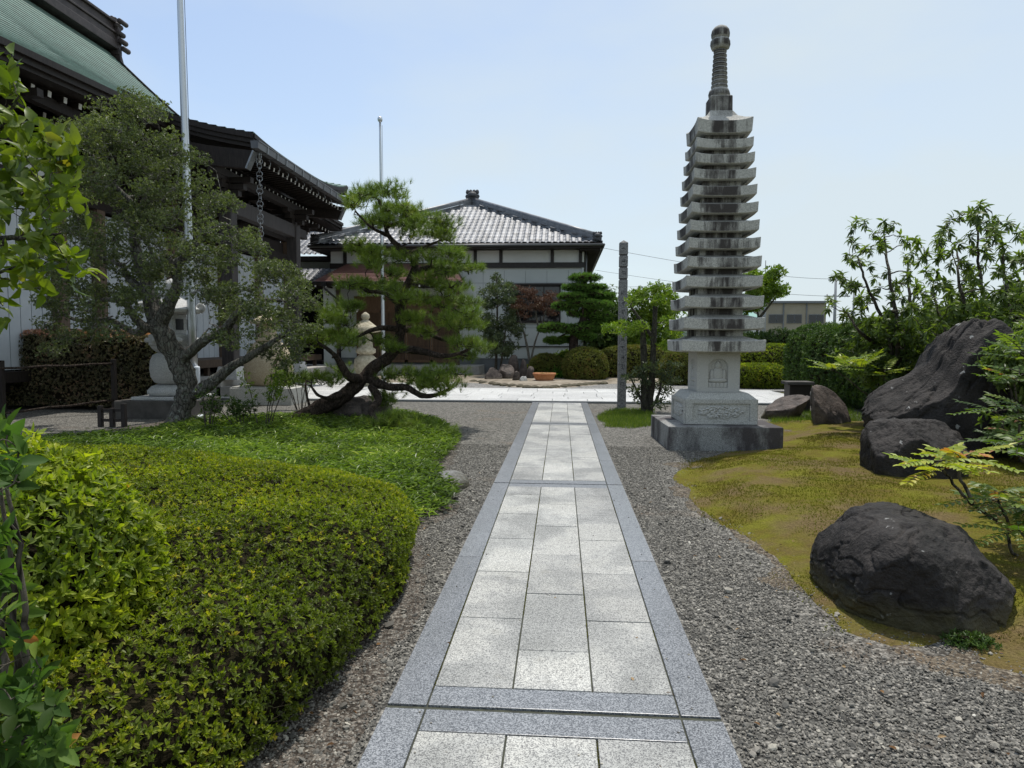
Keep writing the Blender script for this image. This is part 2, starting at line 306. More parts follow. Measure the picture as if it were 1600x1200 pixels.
M['mahoniag'] = leafmat('green_mahonia_leaflets', [(0, (.035, .07, .02)), (.5, (.09, .15, .03)), (.85, (.18, .24, .045)), (.97, (.28, .30, .06)), (1, (.36, .16, .08))], .45, .35, .35)
M['lime'] = leafmat('light_green_leaves', [(0, (.06, .11, .015)), (.5, (.13, .20, .02)), (1, (.24, .30, .04))], .45, .35)
M['midgreen'] = leafmat('mid_green_leaves', [(0, (.022, .05, .014)), (.5, (.06, .105, .022)), (1, (.12, .17, .035))], .42, .28)
M['slim'] = leafmat('grey_green_leaves', [(0, (.03, .045, .022)), (.5, (.07, .095, .045)), (1, (.14, .17, .08))], .4, .2)
M['maple'] = leafmat('dark_red_maple_leaves', [(0, (.05, .03, .022)), (.5, (.11, .06, .042)), (1, (.17, .12, .06))], .5, .2, .25, (1.4, .9, .6))
M['hosta'] = leafmat('bright_strap_leaves', [(0, (.03, .09, .015)), (.6, (.08, .20, .03)), (1, (.16, .30, .05))], .4, .3)
M['grass'] = leafmat('fine_grass', [(0, (.06, .11, .02)), (.6, (.13, .20, .03)), (1, (.24, .27, .06))], .6, .3, .2)
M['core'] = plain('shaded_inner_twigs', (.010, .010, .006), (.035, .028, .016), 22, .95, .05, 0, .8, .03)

M['sand'] = plain('sandy_bare_soil', (.11, .08, .055), (.23, .175, .12), 11, .95, .1, 0, .6, .02)
def carvem():
    m, nt, bs = newmat('carved_granite'); v = coord(nt)
    a = noise(nt, v, 190, 2, .7); c = ramp(nt, a, [(.30, (.22, .215, .20)), (.45, (.42, .41, .38)), (.65, (.55, .54, .50))])
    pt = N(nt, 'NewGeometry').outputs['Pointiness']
    c = mixc(nt, 1.0, c, ramp(nt, pt, [(.40, (.35, .35, .34)), (.5, (1, 1, 1)), (.58, (1.15, 1.15, 1.15))]), 'MULTIPLY')  # hollows darkened, edges lightened: relief shading painted into the stone colour
    setc(nt, bs, c, .85, .2); return m
M['carved'] = carvem()
# ------------------------------------------------------------------ geometry helpers
ORG = {}
def link(o): COL.objects.link(o); return o
def thing(name, label, cat, loc=(0, 0, 0), group=None):
    o = bpy.data.objects.new(name, None); link(o); o.location = loc; o.empty_display_size = .2
    o['label'] = label; o['category'] = cat
    if group: o['group'] = group
    ORG[o.name] = np.array(loc, float); return o
def tag(o, label, cat, group=None):
    o['label'] = label; o['category'] = cat
    if group: o['group'] = group
    return o
def fm(name, V, F, mats, parent=None, rnd=None, smooth=False, mi=None, org=None, kind=None, sm=None):
    """numpy mesh -> object. vertices in world coordinates; origin = parent's origin, or org"""
    V = np.asarray(V, np.float32); F = np.asarray(F)
    og = ORG[parent.name] if parent is not None else (np.asarray(org, float) if org is not None else np.zeros(3))
    me = bpy.data.meshes.new(name)
    me.vertices.add(len(V)); me.vertices.foreach_set('co', (V-og.astype(np.float32)).ravel())
    n, k = F.shape
    me.loops.add(n*k); me.loops.foreach_set('vertex_index', F.astype(np.int32).ravel())
    me.polygons.add(n); me.polygons.foreach_set('loop_start', np.arange(0, n*k, k, dtype=np.int32))
    me.polygons.foreach_set('loop_total', np.full(n, k, np.int32))
    me.polygons.foreach_set('use_smooth', np.full(n, smooth) if sm is None else np.asarray(sm, bool))
    if mi is not None: me.polygons.foreach_set('material_index', np.asarray(mi, np.int32))
    if rnd is not None:
        a = me.attributes.new('rnd', 'FLOAT', 'FACE'); a.data.foreach_set('value', np.asarray(rnd, np.float32))
    for m in (mats if isinstance(mats, (list, tuple)) else [mats]): me.materials.append(M[m] if isinstance(m, str) else m)
    me.update(calc_edges=True); me.validate()
    o = bpy.data.objects.new(name, me); link(o); ORG[o.name] = og
    if parent is not None:
        o.parent = parent
    else: o.location = og
    if kind: o['kind'] = kind
    return o
class MB:
    """mixed-polygon mesh builder, world coordinates"""
    def __init__(s): s.v = []; s.f = []; s.m = []; s.r = []; s.s = []
    def add(s, V, F, mi=0, rnd=.5, sm=False):
        b = len(s.v); s.v.extend([tuple(map(float, p)) for p in V])
        for f in F: s.f.append([b+i for i in f]); s.m.append(mi); s.r.append(rnd); s.s.append(sm)
    def box(s, c, d, rz=0., mi=0, rnd=.5, taper=1.0, rx=0.):
        x, y, z = d[0]/2, d[1]/2, d[2]/2; pts = []
        for k, (sx, sy, sz) in enumerate([(-1, -1, -1), (1, -1, -1), (1, 1, -1), (-1, 1, -1), (-1, -1, 1), (1, -1, 1), (1, 1, 1), (-1, 1, 1)]):
            t = taper if sz > 0 else 1
            p = Vector((sx*x*t, sy*y*t, sz*z))
            if rx: p = Matrix.Rotation(rx, 3, 'X') @ p
            if rz: p = Matrix.Rotation(rz, 3, 'Z') @ p
            pts.append((p.x+c[0], p.y+c[1], p.z+c[2]))
        s.add(pts, [(0, 3, 2, 1), (4, 5, 6, 7), (0, 1, 5, 4), (1, 2, 6, 5), (2, 3, 7, 6), (3, 0, 4, 7)], mi, rnd); return s
    def bar(s, a, b, w, h, mi=0, rnd=.5, up=(0, 0, 1)):
        a = Vector(a); b = Vector(b); d = (b-a).normalized(); u = Vector(up)
        sd = d.cross(u).normalized() if abs(d.dot(u)) < .99 else Vector((1, 0, 0)); u = sd.cross(d)
        pts = []
        for e in (a, b):
            for (i, j) in ((-1, -1), (1, -1), (1, 1), (-1, 1)): pts.append(tuple(e+sd*i*w/2+u*j*h/2))
        s.add(pts, [(0, 3, 2, 1), (4, 5, 6, 7), (0, 1, 5, 4), (1, 2, 6, 5), (2, 3, 7, 6), (3, 0, 4, 7)], mi, rnd); return s
    def lathe(s, c, prof, n=24, mi=0, sm=True, rnd=.5, mod=None):
        V = []; F = []
        for (r, z) in prof:
            for i in range(n):
                a = 2*math.pi*i/n; k = mod(a, z) if mod else 1.0
                V.append((c[0]+r*k*math.cos(a), c[1]+r*k*math.sin(a), c[2]+z))
        for j in range(len(prof)-1):
            for i in range(n): F.append((j*n+i, j*n+(i+1) % n, (j+1)*n+(i+1) % n, (j+1)*n+i))
        F.append(tuple(range(n))[::-1]); F.append(tuple(range((len(prof)-1)*n, len(prof)*n)))
        s.add(V, F, mi, rnd, sm); return s
    def tube(s, pts, rad, n=10, mi=0, sm=True, rnd=.5):
        V, F = tube(pts, rad, n); s.add(V, F, mi, rnd, sm); return s
    def prism(s, poly, z0, z1, mi=0, rnd=.5):
        n = len(poly); V = [(p[0], p[1], z0) for p in poly]+[(p[0], p[1], z1) for p in poly]
        s.add(V, [tuple(range(n))[::-1], tuple(range(n, 2*n))]+[(i, (i+1) % n, n+(i+1) % n, n+i) for i in range(n)], mi, rnd); return s
    def grid(s, fn, nu, nv, mi=0, sm=True, rnd=.5):
        V = [fn(i/nu, j/nv) for j in range(nv+1) for i in range(nu+1)]
        s.add(V, [(j*(nu+1)+i, j*(nu+1)+i+1, (j+1)*(nu+1)+i+1, (j+1)*(nu+1)+i) for j in range(nv) for i in range(nu)], mi, rnd, sm); return s
    def build(s, name, mats, parent=None, bevel=0., org=None, kind=None, solid=0.):
        og = ORG[parent.name] if parent is not None else (np.asarray(org, float) if org is not None else np.zeros(3))
        me = bpy.data.meshes.new(name)
        me.from_pydata([(p[0]-og[0], p[1]-og[1], p[2]-og[2]) for p in s.v], [], s.f)
        me.polygons.foreach_set('material_index', s.m); me.polygons.foreach_set('use_smooth', s.s)
        a = me.attributes.new('rnd', 'FLOAT', 'FACE'); a.data.foreach_set('value', s.r)
        for m in (mats if isinstance(mats, (list, tuple)) else [mats]): me.materials.append(M[m] if isinstance(m, str) else m)
        o = bpy.data.objects.new(name, me); link(o); ORG[o.name] = og
        if parent is not None: o.parent = parent
        else: o.location = og
        if solid:
            k = o.modifiers.new('solid', 'SOLIDIFY'); k.thickness = solid; k.offset = -1
        if bevel:
            k = o.modifiers.new('bevel', 'BEVEL'); k.width = bevel; k.segments = 2; k.limit_method = 'ANGLE'; k.angle_limit = R(40)
        if kind: o['kind'] = kind
        return o
def tube(pts, rad, n=8):
    pts = np.asarray(pts, float); m = len(pts)
    if np.isscalar(rad): rad = [rad]*m
    T = np.gradient(pts, axis=0); T /= np.linalg.norm(T, axis=1)[:, None]+1e-9
    u = np.cross(T[0], (0, 0, 1.)); 
    if np.linalg.norm(u) < .1: u = np.array((1., 0, 0))
    V = []
    for i in range(m):
        u = u-T[i]*np.dot(u, T[i]); u /= np.linalg.norm(u)+1e-9; w_ = np.cross(T[i], u)
        for k in range(n):
            a = 2*math.pi*k/n; V.append(pts[i]+rad[i]*(math.cos(a)*u+math.sin(a)*w_))
    F = [(j*n+i, j*n+(i+1) % n, (j+1)*n+(i+1) % n, (j+1)*n+i) for j in range(m-1) for i in range(n)]
    V.append(pts[0]); V.append(pts[-1])
    F2 = [(len(V)-2, (i+1) % n, i, i) for i in range(n)]
    F += [tuple(range(n))[::-1], tuple(range((m-1)*n, m*n))]
    return V[:-2], F
def smoothpath(pts, k=6, jit=0., seed=0):
    pts = np.asarray(pts, float); r = np.random.default_rng(seed); out = []
    q = np.vstack([2*pts[0]-pts[1], pts, 2*pts[-1]-pts[-2]])
    for i in range(1, len(q)-2):
        for t in np.linspace(0, 1, k, endpoint=False):
            a, b, c, d = q[i-1], q[i], q[i+1], q[i+2]
            out.append(.5*((2*b)+(-a+c)*t+(2*a-5*b+4*c-d)*t*t+(-a+3*b-3*c+d)*t**3))
    out.append(pts[-1]); out = np.array(out)
    if jit: out[1:-1] += r.normal(0, jit, (len(out)-2, 3))
    return out
# value noise
def vn(Pn, seed=0):
    Pn = np.asarray(Pn, float); i = np.floor(Pn).astype(np.int64); f = Pn-i; f = f*f*(3-2*f)
    def h(x, y, z):
        k = (x*374761393+y*668265263+z*1440662683+seed*974711) & 0xffffffff
        k = ((k ^ (k >> 13))*1274126177) & 0xffffffff; k = (k ^ (k >> 16)) & 0xffff
        return k/65535.0
    r = 0
    for dx in (0, 1):
        for dy in (0, 1):
            for dz in (0, 1):
                wgt = (f[:, 0] if dx else 1-f[:, 0])*(f[:, 1] if dy else 1-f[:, 1])*(f[:, 2] if dz else 1-f[:, 2])
                r = r+wgt*h(i[:, 0]+dx, i[:, 1]+dy, i[:, 2]+dz)
    return r*2-1
def fbm(Pn, sc=1., octv=4, seed=0, gain=.5):
    Pn = np.asarray(Pn, float)*sc; a = 1; t = 0; r = 0
    for o in range(octv): r = r+a*vn(Pn*2**o+17.3*o, seed+o); t += a; a *= gain
    return r/t
_ico = {}
def ico(sub):
    if sub not in _ico:
        bm = bmesh.new(); bmesh.ops.create_icosphere(bm, subdivisions=sub, radius=1.0)
        bm.verts.ensure_lookup_table()
        _ico[sub] = (np.array([v.co[:] for v in bm.verts]), np.array([[v.index for v in f.verts] for f in bm.faces])); bm.free()
    V, F = _ico[sub]; V = V/np.linalg.norm(V, axis=1)[:, None]; return V.copy(), F.copy()
def blob(c, r, p=2., amp=0., freq=2., seed=0, sub=4, rz=0., flat=None):
    V, F = ico(sub)
    k = (np.abs(V)**p).sum(1)**(-1/p); V = V*k[:, None]
    V = V*np.asarray(r, float)
    if amp: V = V*(1+amp*fbm(V+seed*3.1, freq, 3, seed))[:, None]
    if rz: a = rz; V = V @ np.array([[math.cos(a), math.sin(a), 0], [-math.sin(a), math.cos(a), 0], [0, 0, 1]])
    V = V+np.asarray(c, float)
    if flat is not None: V[:, 2] = np.maximum(V[:, 2], flat)
    return V, F
def vnorm(V, F):
    fn = np.cross(V[F[:, 1]]-V[F[:, 0]], V[F[:, 2]]-V[F[:, 0]]); n = np.zeros_like(V)
    for k in range(3): np.add.at(n, F[:, k], fn)
    return n/(np.linalg.norm(n, axis=1)[:, None]+1e-12)
def sample(V, F, n, r=rng):
    VN = vnorm(V, F); A = np.linalg.norm(np.cross(V[F[:, 1]]-V[F[:, 0]], V[F[:, 2]]-V[F[:, 0]]), axis=1)
    i = r.choice(len(F), n, p=A/A.sum()); a = r.random(n); b = r.random(n); s = a+b > 1; a[s] = 1-a[s]; b[s] = 1-b[s]
    T = F[i]; w0 = (1-a-b)[:, None]; a = a[:, None]; b = b[:, None]
    Pq = V[T[:, 0]]*w0+V[T[:, 1]]*a+V[T[:, 2]]*b; Nq = VN[T[:, 0]]*w0+VN[T[:, 1]]*a+VN[T[:, 2]]*b
    return Pq, Nq/(np.linalg.norm(Nq, axis=1)[:, None]+1e-12)
def unit(v): return v/(np.linalg.norm(v, axis=-1, keepdims=True)+1e-12)
T4 = (np.array([(0, 0, 0), (.45, -.5, 1), (1, 0, 0), (.45, .5, 1)]), np.array([(0, 1, 2), (0, 2, 3)]))
T8 = (np.array([(0, 0, 0), (.35, 0, 0), (.7, 0, 0), (1, 0, 0), (.3, -.5, 1), (.68, -.38, .8), (.3, .5, 1), (.68, .38, .8)]),
      np.array([(0, 4, 1), (4, 5, 2), (4, 2, 1), (5, 3, 2), (0, 1, 6), (6, 1, 2), (6, 2, 7), (7, 2, 3)]))
T6 = (np.array([(0, 0, 0), (.35, -.48, 1), (.75, -.36, .8), (1, 0, 0), (.75, .36, .8), (.35, .48, 1), (.55, 0, 0)]), np.array([(0, 1, 6), (1, 2, 6), (2, 3, 6), (0, 6, 5), (5, 6, 4), (6, 3, 4)]))
T10 = (np.array([(0, 0, 0), (.3, 0, 0), (.62, 0, 0), (1, 0, 0), (.13, -.3, .7), (.42, -.5, 1), (.78, -.30, .6), (.13, .3, .7), (.42, .5, 1), (.78, .30, .6)]),
       np.array([(0, 4, 1), (4, 5, 1), (5, 2, 1), (5, 6, 2), (6, 3, 2), (0, 1, 7), (7, 1, 8), (8, 1, 2), (8, 2, 9), (9, 2, 3)]))
T3 = (np.array([(0, -.5, 0), (1, 0, 0), (0, .5, 0)]), np.array([(0, 1, 2)]))
def leaves(Pq, D, Nq, L, W, tmpl=T4, fold=.25, droop=.0, rnd=None, r=rng):
    """one leaf per row: base point, direction, normal, length, width -> V, F, rnd per face"""
    n = len(Pq); D = unit(D); S = np.cross(D, Nq); bad = np.linalg.norm(S, axis=1) < 1e-3
    if bad.any(): S[bad] = np.cross(D[bad], np.array((.3, .8, .5)))
    S = unit(S); Nn = np.cross(S, D)
    L = np.broadcast_to(np.asarray(L, float), n)[:, None, None]; W = np.broadcast_to(np.asarray(W, float), n)[:, None, None]
    tv, tf = tmpl; t = tv[:, 0][None, :, None]; s_ = tv[:, 1][None, :, None]; h = tv[:, 2][None, :, None]
    V = Pq[:, None, :]+D[:, None, :]*t*L+S[:, None, :]*s_*W+Nn[:, None, :]*(h*fold*W-droop*t*t*L)
    k = len(tv); F = (tf[None]+(np.arange(n)*k)[:, None, None]).reshape(-1, 3)
    if rnd is None: rnd = r.random(n)
    return V.reshape(-1, 3), F, np.repeat(rnd, len(tf))
def cat(parts):
    Vs, Fs, Rs = [], [], []; b = 0
    for V, F, q in parts: Vs.append(V); Fs.append(F+b); Rs.append(q); b += len(V)
    return np.vstack(Vs), np.vstack(Fs), np.concatenate(Rs)
def rand_dirs(n, r=rng): return unit(r.normal(0, 1, (n, 3)))
def rosettes(Pq, Nq, k, L, W, tmpl=T4, spread=.8, r=rng, lj=.3, tone=None, droop=.1, jit=.35, up=.35):
    """k leaves radiating round every shoot tip"""
    n = len(Pq); A = unit(Nq+np.array((0, 0, up))+r.normal(0, jit, (n, 3)))
    B = unit(np.cross(A, rand_dirs(n, r))); C = np.cross(A, B)
    ang = (np.arange(k)*2.4)[None]+r.random((n, 1))*6.28+r.normal(0, .45, (n, k))
    el = spread+r.normal(0, .38, (n, k))
    D = A[:, None]*np.cos(el)[..., None]+(B[:, None]*np.cos(ang)[..., None]+C[:, None]*np.sin(ang)[..., None])*np.sin(el)[..., None]
    D = D.reshape(-1, 3); PP = np.repeat(Pq, k, 0)+np.repeat(A, k, 0)*(r.uniform(-.45, .12, n*k)*L)[:, None]; NN = unit(np.repeat(A, k, 0)+r.normal(0, .3, (n*k, 3)))
    base = r.random(n) if tone is None else tone
    rr = np.clip(np.repeat(base, k)*.75+r.random(n*k)*.25, 0, 1)
    LL = L*(1+r.uniform(-lj, lj, n*k))
    return leaves(PP, D, NN, LL, LL*(W/L), tmpl, .22, droop, rr, r)
def cull(parts_V, keep): pass
def inpoly(x, y, poly):
    c = np.zeros(len(x), bool); n = len(poly)
    for i in range(n):
        x1, y1 = poly[i]; x2, y2 = poly[(i+1) % n]
        cr = ((y1 > y) != (y2 > y)) & (x < (x2-x1)*(y-y1)/((y2-y1) or 1e-9)+x1); c ^= cr
    return c
def hedge(root, blobs, nshoot, k, L, W, mat, tmpl=T4, inset=.06, zmin=.05, r=rng, spread=.8, layers=2, fname='foliage', tonefn=None, up=.35, gaps=.0):
    """foliage shell over one or more blob surfaces plus a twiggy inner body"""
    cores = []; parts = []; off = 0; areas = []
    for V, F in blobs: areas.append(np.linalg.norm(np.cross(V[F[:, 1]]-V[F[:, 0]], V[F[:, 2]]-V[F[:, 0]]), axis=1).sum())
    for (V, F), a in zip(blobs, areas):
        n = int(nshoot*a/sum(areas)); Pq, Nq = sample(V, F, n, r)
        dep = r.random(n)**1.5*inset*layers*.6; Pq = Pq-Nq*dep[:, None]
        keep = Pq[:, 2] > zmin
        if gaps: keep &= fbm(Pq, 3.2, 3, 5) < (1-gaps)*.62+(Nq[:, 2] > .3)*.25
        Pq, Nq, dep = Pq[keep], Nq[keep], dep[keep]
        tone = np.clip(r.random(len(Pq))*.65+.18+fbm(Pq, 2.3, 3, 9)*.5, 0, .93); odd = r.random(len(Pq)) > .975; tone[odd] = 1
        if tonefn: tone = tonefn(Pq, Nq, tone)
        parts.append(rosettes(Pq, Nq, k, L, W, tmpl, spread, r, tone=tone, up=up))
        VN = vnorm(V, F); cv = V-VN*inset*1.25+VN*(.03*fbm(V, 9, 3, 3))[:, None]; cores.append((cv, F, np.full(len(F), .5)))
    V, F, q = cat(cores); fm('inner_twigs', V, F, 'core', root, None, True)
    V, F, q = cat(parts); return fm(fname, V, F, mat, root, q)
def rock(name, c, r, mat, label, cat_='rock', seed=0, cuts=9, rz=0., sub=5, group=None, amp=.09, shape=None, p=2.6, cd=(.55, .86)):
    V, F = ico(sub); rr = np.random.default_rng(seed)
    V = V*((np.abs(V)**p).sum(1)**(-1/p))[:, None]
    for i in range(cuts):
        n = unit(rr.normal(0, 1, 3)); d = rr.uniform(*cd); s = V @ n; k = s > d; V[k] -= np.outer((s[k]-d)*.97, n)
    V = V*(1+amp*fbm(V+seed, 1.6, 4, seed))[:, None]
    W3 = V+.12*np.stack([fbm(V, 3, 2, seed+30+q) for q in range(3)], 1)
    V += vnorm(V, F)*(0.018-.062*np.abs(fbm(W3+seed, 3.2, 4, seed+3, .55)))[:, None]
    V += vnorm(V, F)*(-.045*np.maximum(0, .06-np.abs(fbm(W3*np.array((1, 1, 2.2))+seed*2, 1.9, 3, seed+9)))/.06)[:, None]
    V += vnorm(V, F)*(.016*fbm(V+seed, 13, 4, seed+3, .6))[:, None]
    V = V*np.asarray(r, float)
    if shape: V = shape(V)
    if rz: a = rz; V = V @ np.array([[math.cos(a), math.sin(a), 0], [-math.sin(a), math.cos(a), 0], [0, 0, 1]])
    V = V+np.asarray(c, float)
    o = fm(name, V, F, mat, None, None, True, org=(c[0], c[1], max(0, c[2]-r[2])))
    return tag(o, label, cat_, group)
# ------------------------------------------------------------------ ground and paving
def sheet(name, poly, z, mat, kind='structure'):
    mb = MB(); mb.add([(x, y, z) for x, y in poly], [tuple(range(len(poly)))]); return mb.build(name, mat, kind=kind)
def pxpoly(pts): return [tuple(G(*p)[:2]) for p in pts]
def sdist(x, y, poly):
    d = np.full(len(x), 1e9); n = len(poly)
    for i in range(n):
        ax, ay = poly[i]; bx, by = poly[(i+1) % n]; vx, vy = bx-ax, by-ay
        t = np.clip(((x-ax)*vx+(y-ay)*vy)/(vx*vx+vy*vy+1e-9), 0, 1); d = np.minimum(d, np.hypot(x-ax-t*vx, y-ay-t*vy))
    return np.where(inpoly(x, y, poly), d, -d)
sheet('ground', [(-1500, -300), (1500, -300), (1500, 2200), (-1500, 2200)], -.03, 'ground')
sheet('gravel_yard', [(-14, -6), (6.5, -6), (6.5, 12), (9, 17.3), (-14, 17.3)], 0, 'gravel')
sheet('far_gravel', [(-14, 22.4), (14, 22.4), (14, 33), (-14, 33)], 0, 'gravelfar')

PX0, PX1, IX0, IX1 = -.73, .67, -.555, .50
def path():
    mb = MB(); zt = .016; gp = .004
    def slab(x0, x1, y0, y1, mi):
        r = rng.random(); dz = rng.uniform(-.0012, .0012)
        mb.box(((x0+x1)/2, (y0+y1)/2, (zt+dz-.05)/2), (x1-x0-gp*2, y1-y0-gp*2, zt+dz+.05), 0, mi, r)
    gaps = [-1.75, 2.76, 7.36, 12.85, 17.42]
    for a, b in zip(gaps[:-1], gaps[1:]):
        g = .013; s0, s1 = a+g, b-g
        ys = [s0]+[s0+(s1-s0)*t for t in ((.27, .52, .77) if b-a > 5 else (.36, .70))]+[s1]
        if a == 2.76: ys = [s0, 4.78, s1]
        for u, v in zip(ys[:-1], ys[1:]):
            slab(PX0, IX0, u, v, 1); slab(IX1, PX1, u, v, 1)
        bw = .165; bars = [(s0, s0+bw), (s1-bw, s1)]
        for u, v in bars:
            slab(IX0, IX1, u, v, 1)
        w3 = (IX1-IX0)/3; lo, hi = s0+bw, s1-bw; TL = .772
        for c in range(3):
            y = lo; first = TL/2 if c == 1 else TL
            if a < 0: first = .28 if c != 1 else .55
            step = first
            while y < hi-.02:
                e = min(y+step, hi)
                if hi-e < .10: e = hi
                slab(IX0+c*w3, IX0+(c+1)*w3, y, e, 0); y = e; step = TL
    mb.build('path', ['tile', 'border'], bevel=.0022, kind='structure')
    sheet('path_bed', [(PX0+.005, -1.8), (PX1-.005, -1.8), (PX1-.005, 17.4), (PX0+.005, 17.4)], .006, 'joint')
path()
def crosspath():
    mb = MB(); y0, y1 = 17.45, 22.35
    mb.box((-1.2, y0+.1, -.01), (15.8, .19, .09), 0, 1, .3); mb.box((-1.2, y1-.1, -.01), (15.8, .19, .09), 0, 0, .3)
    rows = np.linspace(y0+.2, y1-.2, 8)
    for i in range(7):
        x = -9-rng.random()*.5
        while x < 6.3:
            L = .92; mb.box((x+L/2, (rows[i]+rows[i+1])/2, -.012), (L-.014, rows[i+1]-rows[i]-.014, .09), 0, 0, rng.random()); x += L
    mb.build('cross_path', ['crossstone', 'border'], bevel=.003, kind='structure')
    sheet('cross_path_bed', [(-9.4, y0+.02), (6.7, y0+.02), (6.7, y1-.02), (-9.4, y1-.02)], .01, 'joint')
    mb = MB()
    for i in range(8):
        for j in range(9):
            mb.box((-8.9+i*.62+.31, 22.6+j*.9+.45, -.01), (.606, .886, .07), 0, 0, rng.random())
    mb.build('forecourt_paving', ['crossstone'], bevel=.003, kind='structure')
M['crossstone'] = speckle('white_granite_paving', [(.30, (.34, .34, .34)), (.5, (.56, .56, .55)), (.66, (.66, .66, .64))], 160, .6, .35, .1, None, .16)
crosspath()

# soil under the planted bed on the left
BEDL = pxpoly([(190, 660), (330, 655), (560, 648), (640, 652), (690, 662), (726, 690), (712, 716), (694, 735), (728, 775), (724, 800), (650, 838), (648, 900), (655, 960), (630, 1010), (590, 1080), (545, 1200)])+[(-1.05, 1.2), (-7.5, 1.2), (-8.5, 9), (-7.5, 13)]
def rough_sheet(name, poly, z, mat, jit=.08, step=.12, h=0., hw=.6, hn=.02, seed=1, kind='structure', drop=.02, pres=None):
    xs = [p[0] for p in poly]; ys = [p[1] for p in poly]
    gx = np.arange(min(xs)-.3, max(xs)+.3, step); gy = np.arange(min(ys)-.3, max(ys)+.3, step)
    X, Y = np.meshgrid(gx, gy); x = X.ravel(); y = Y.ravel()
    d = sdist(x, y, poly)+jit*fbm(np.c_[x, y, x*0], 2.2, 4, seed)*1.6
    t = np.clip(d/hw, 0, 1); zz = z+h*(t*t*(3-2*t))+hn*fbm(np.c_[x, y, x*0], 1.7, 5, seed+2)*np.clip(d/.3, 0, 1)
    if name == 'moss_ground': zz = zz+(.016*fbm(np.c_[x, y, x*0], 5.5, 3, 31)+.008*fbm(np.c_[x, y, x*0], 14, 2, 33))*np.clip(d/.12, 0, 1)
    zz = np.where(d < 0, z+d*drop/.05, zz)
    if pres is not None: zz = pres(x, y, zz)
    nx = len(gx); idx = np.arange(len(x)).reshape(len(gy), nx)
    F = np.stack([idx[:-1, :-1], idx[:-1, 1:], idx[1:, 1:], idx[1:, :-1]], -1).reshape(-1, 4)
    F = F[(d[F] > -.07).any(1)]
    us, inv = np.unique(F, return_inverse=True)
    o = fm(name, np.c_[x, y, zz][us], inv.reshape(F.shape), mat, None, None, True, kind=kind)
    return lambda px_, py_: None
rough_sheet('soil_bed', BEDL, .005, 'bedgravel', .10, .08, .0, .6, .004, 3)
MOSS = pxpoly([(1058, 742), (1082, 722), (1135, 708), (1205, 702), (1215, 672), (1150, 655)])+[(4.2, 13.6), (9.5, 13.6), (9.5, 2.3), (3.4, 2.2), (2.9, 2.75)]+pxpoly([(1545, 1040), (1490, 1000), (1400, 1008), (1330, 985), (1268, 935), (1238, 895), (1180, 845), (1090, 795)])
def moss_h(x, y):
    x = np.atleast_1d(np.asarray(x, float)); y = np.atleast_1d(np.asarray(y, float))
    d = sdist(x, y, MOSS)+.06*fbm(np.c_[x, y, x*0], 2.2, 4, 5)*1.6
    t = np.clip(d/.9, 0, 1); return .008+.13*(t*t*(3-2*t))+.035*fbm(np.c_[x, y, x*0], 1.7, 5, 7)*np.clip(d/.3, 0, 1)+(.016*fbm(np.c_[x, y, x*0], 5.5, 3, 31)+.008*fbm(np.c_[x, y, x*0], 14, 2, 33))*np.clip(d/.12, 0, 1), d
rough_sheet('soil_margin', [(p[0]-.12 if p[0] < 3.0 else p[0], p[1]-.06) for p in MOSS], .004, 'margin', .30, .05, 0, .5, .012, 8)
rough_sheet('moss_ground', MOSS, .008, 'moss', .06, .04, .13, .9, .035, 5)
def moss_tufts():
    n = 210000; x = rng.uniform(1.0, 6.5, n); y = 2.4+8.6*rng.random(n)**1.5
    h, d = moss_h(x, y); pat = fbm(np.c_[x, y, x*0], 1.8, 4, 11)
    k = (d > -.02-.16*rng.random(n)**3) & (pat > -.12+.35*rng.random(n)); x, y, h = x[k], y[k], h[k]; n = len(x)
    D = unit(np.c_[rng.normal(0, .6, n), rng.normal(0, .6, n), np.ones(n)]); s = .009+.004*(y/6)
    V, F, q = leaves(np.c_[x, y, h-.002], D, rand_dirs(n), s*rng.uniform(.8, 2.0, n), s*.55, T3, 0, 0, np.clip(.45+.5*fbm(np.c_[x, y, h], 2.5, 3, 4)+rng.normal(0, .16, n), 0, 1))
    fm('moss_tufts', V, F, 'mossblade', None, q, kind='stuff')
moss_tufts()
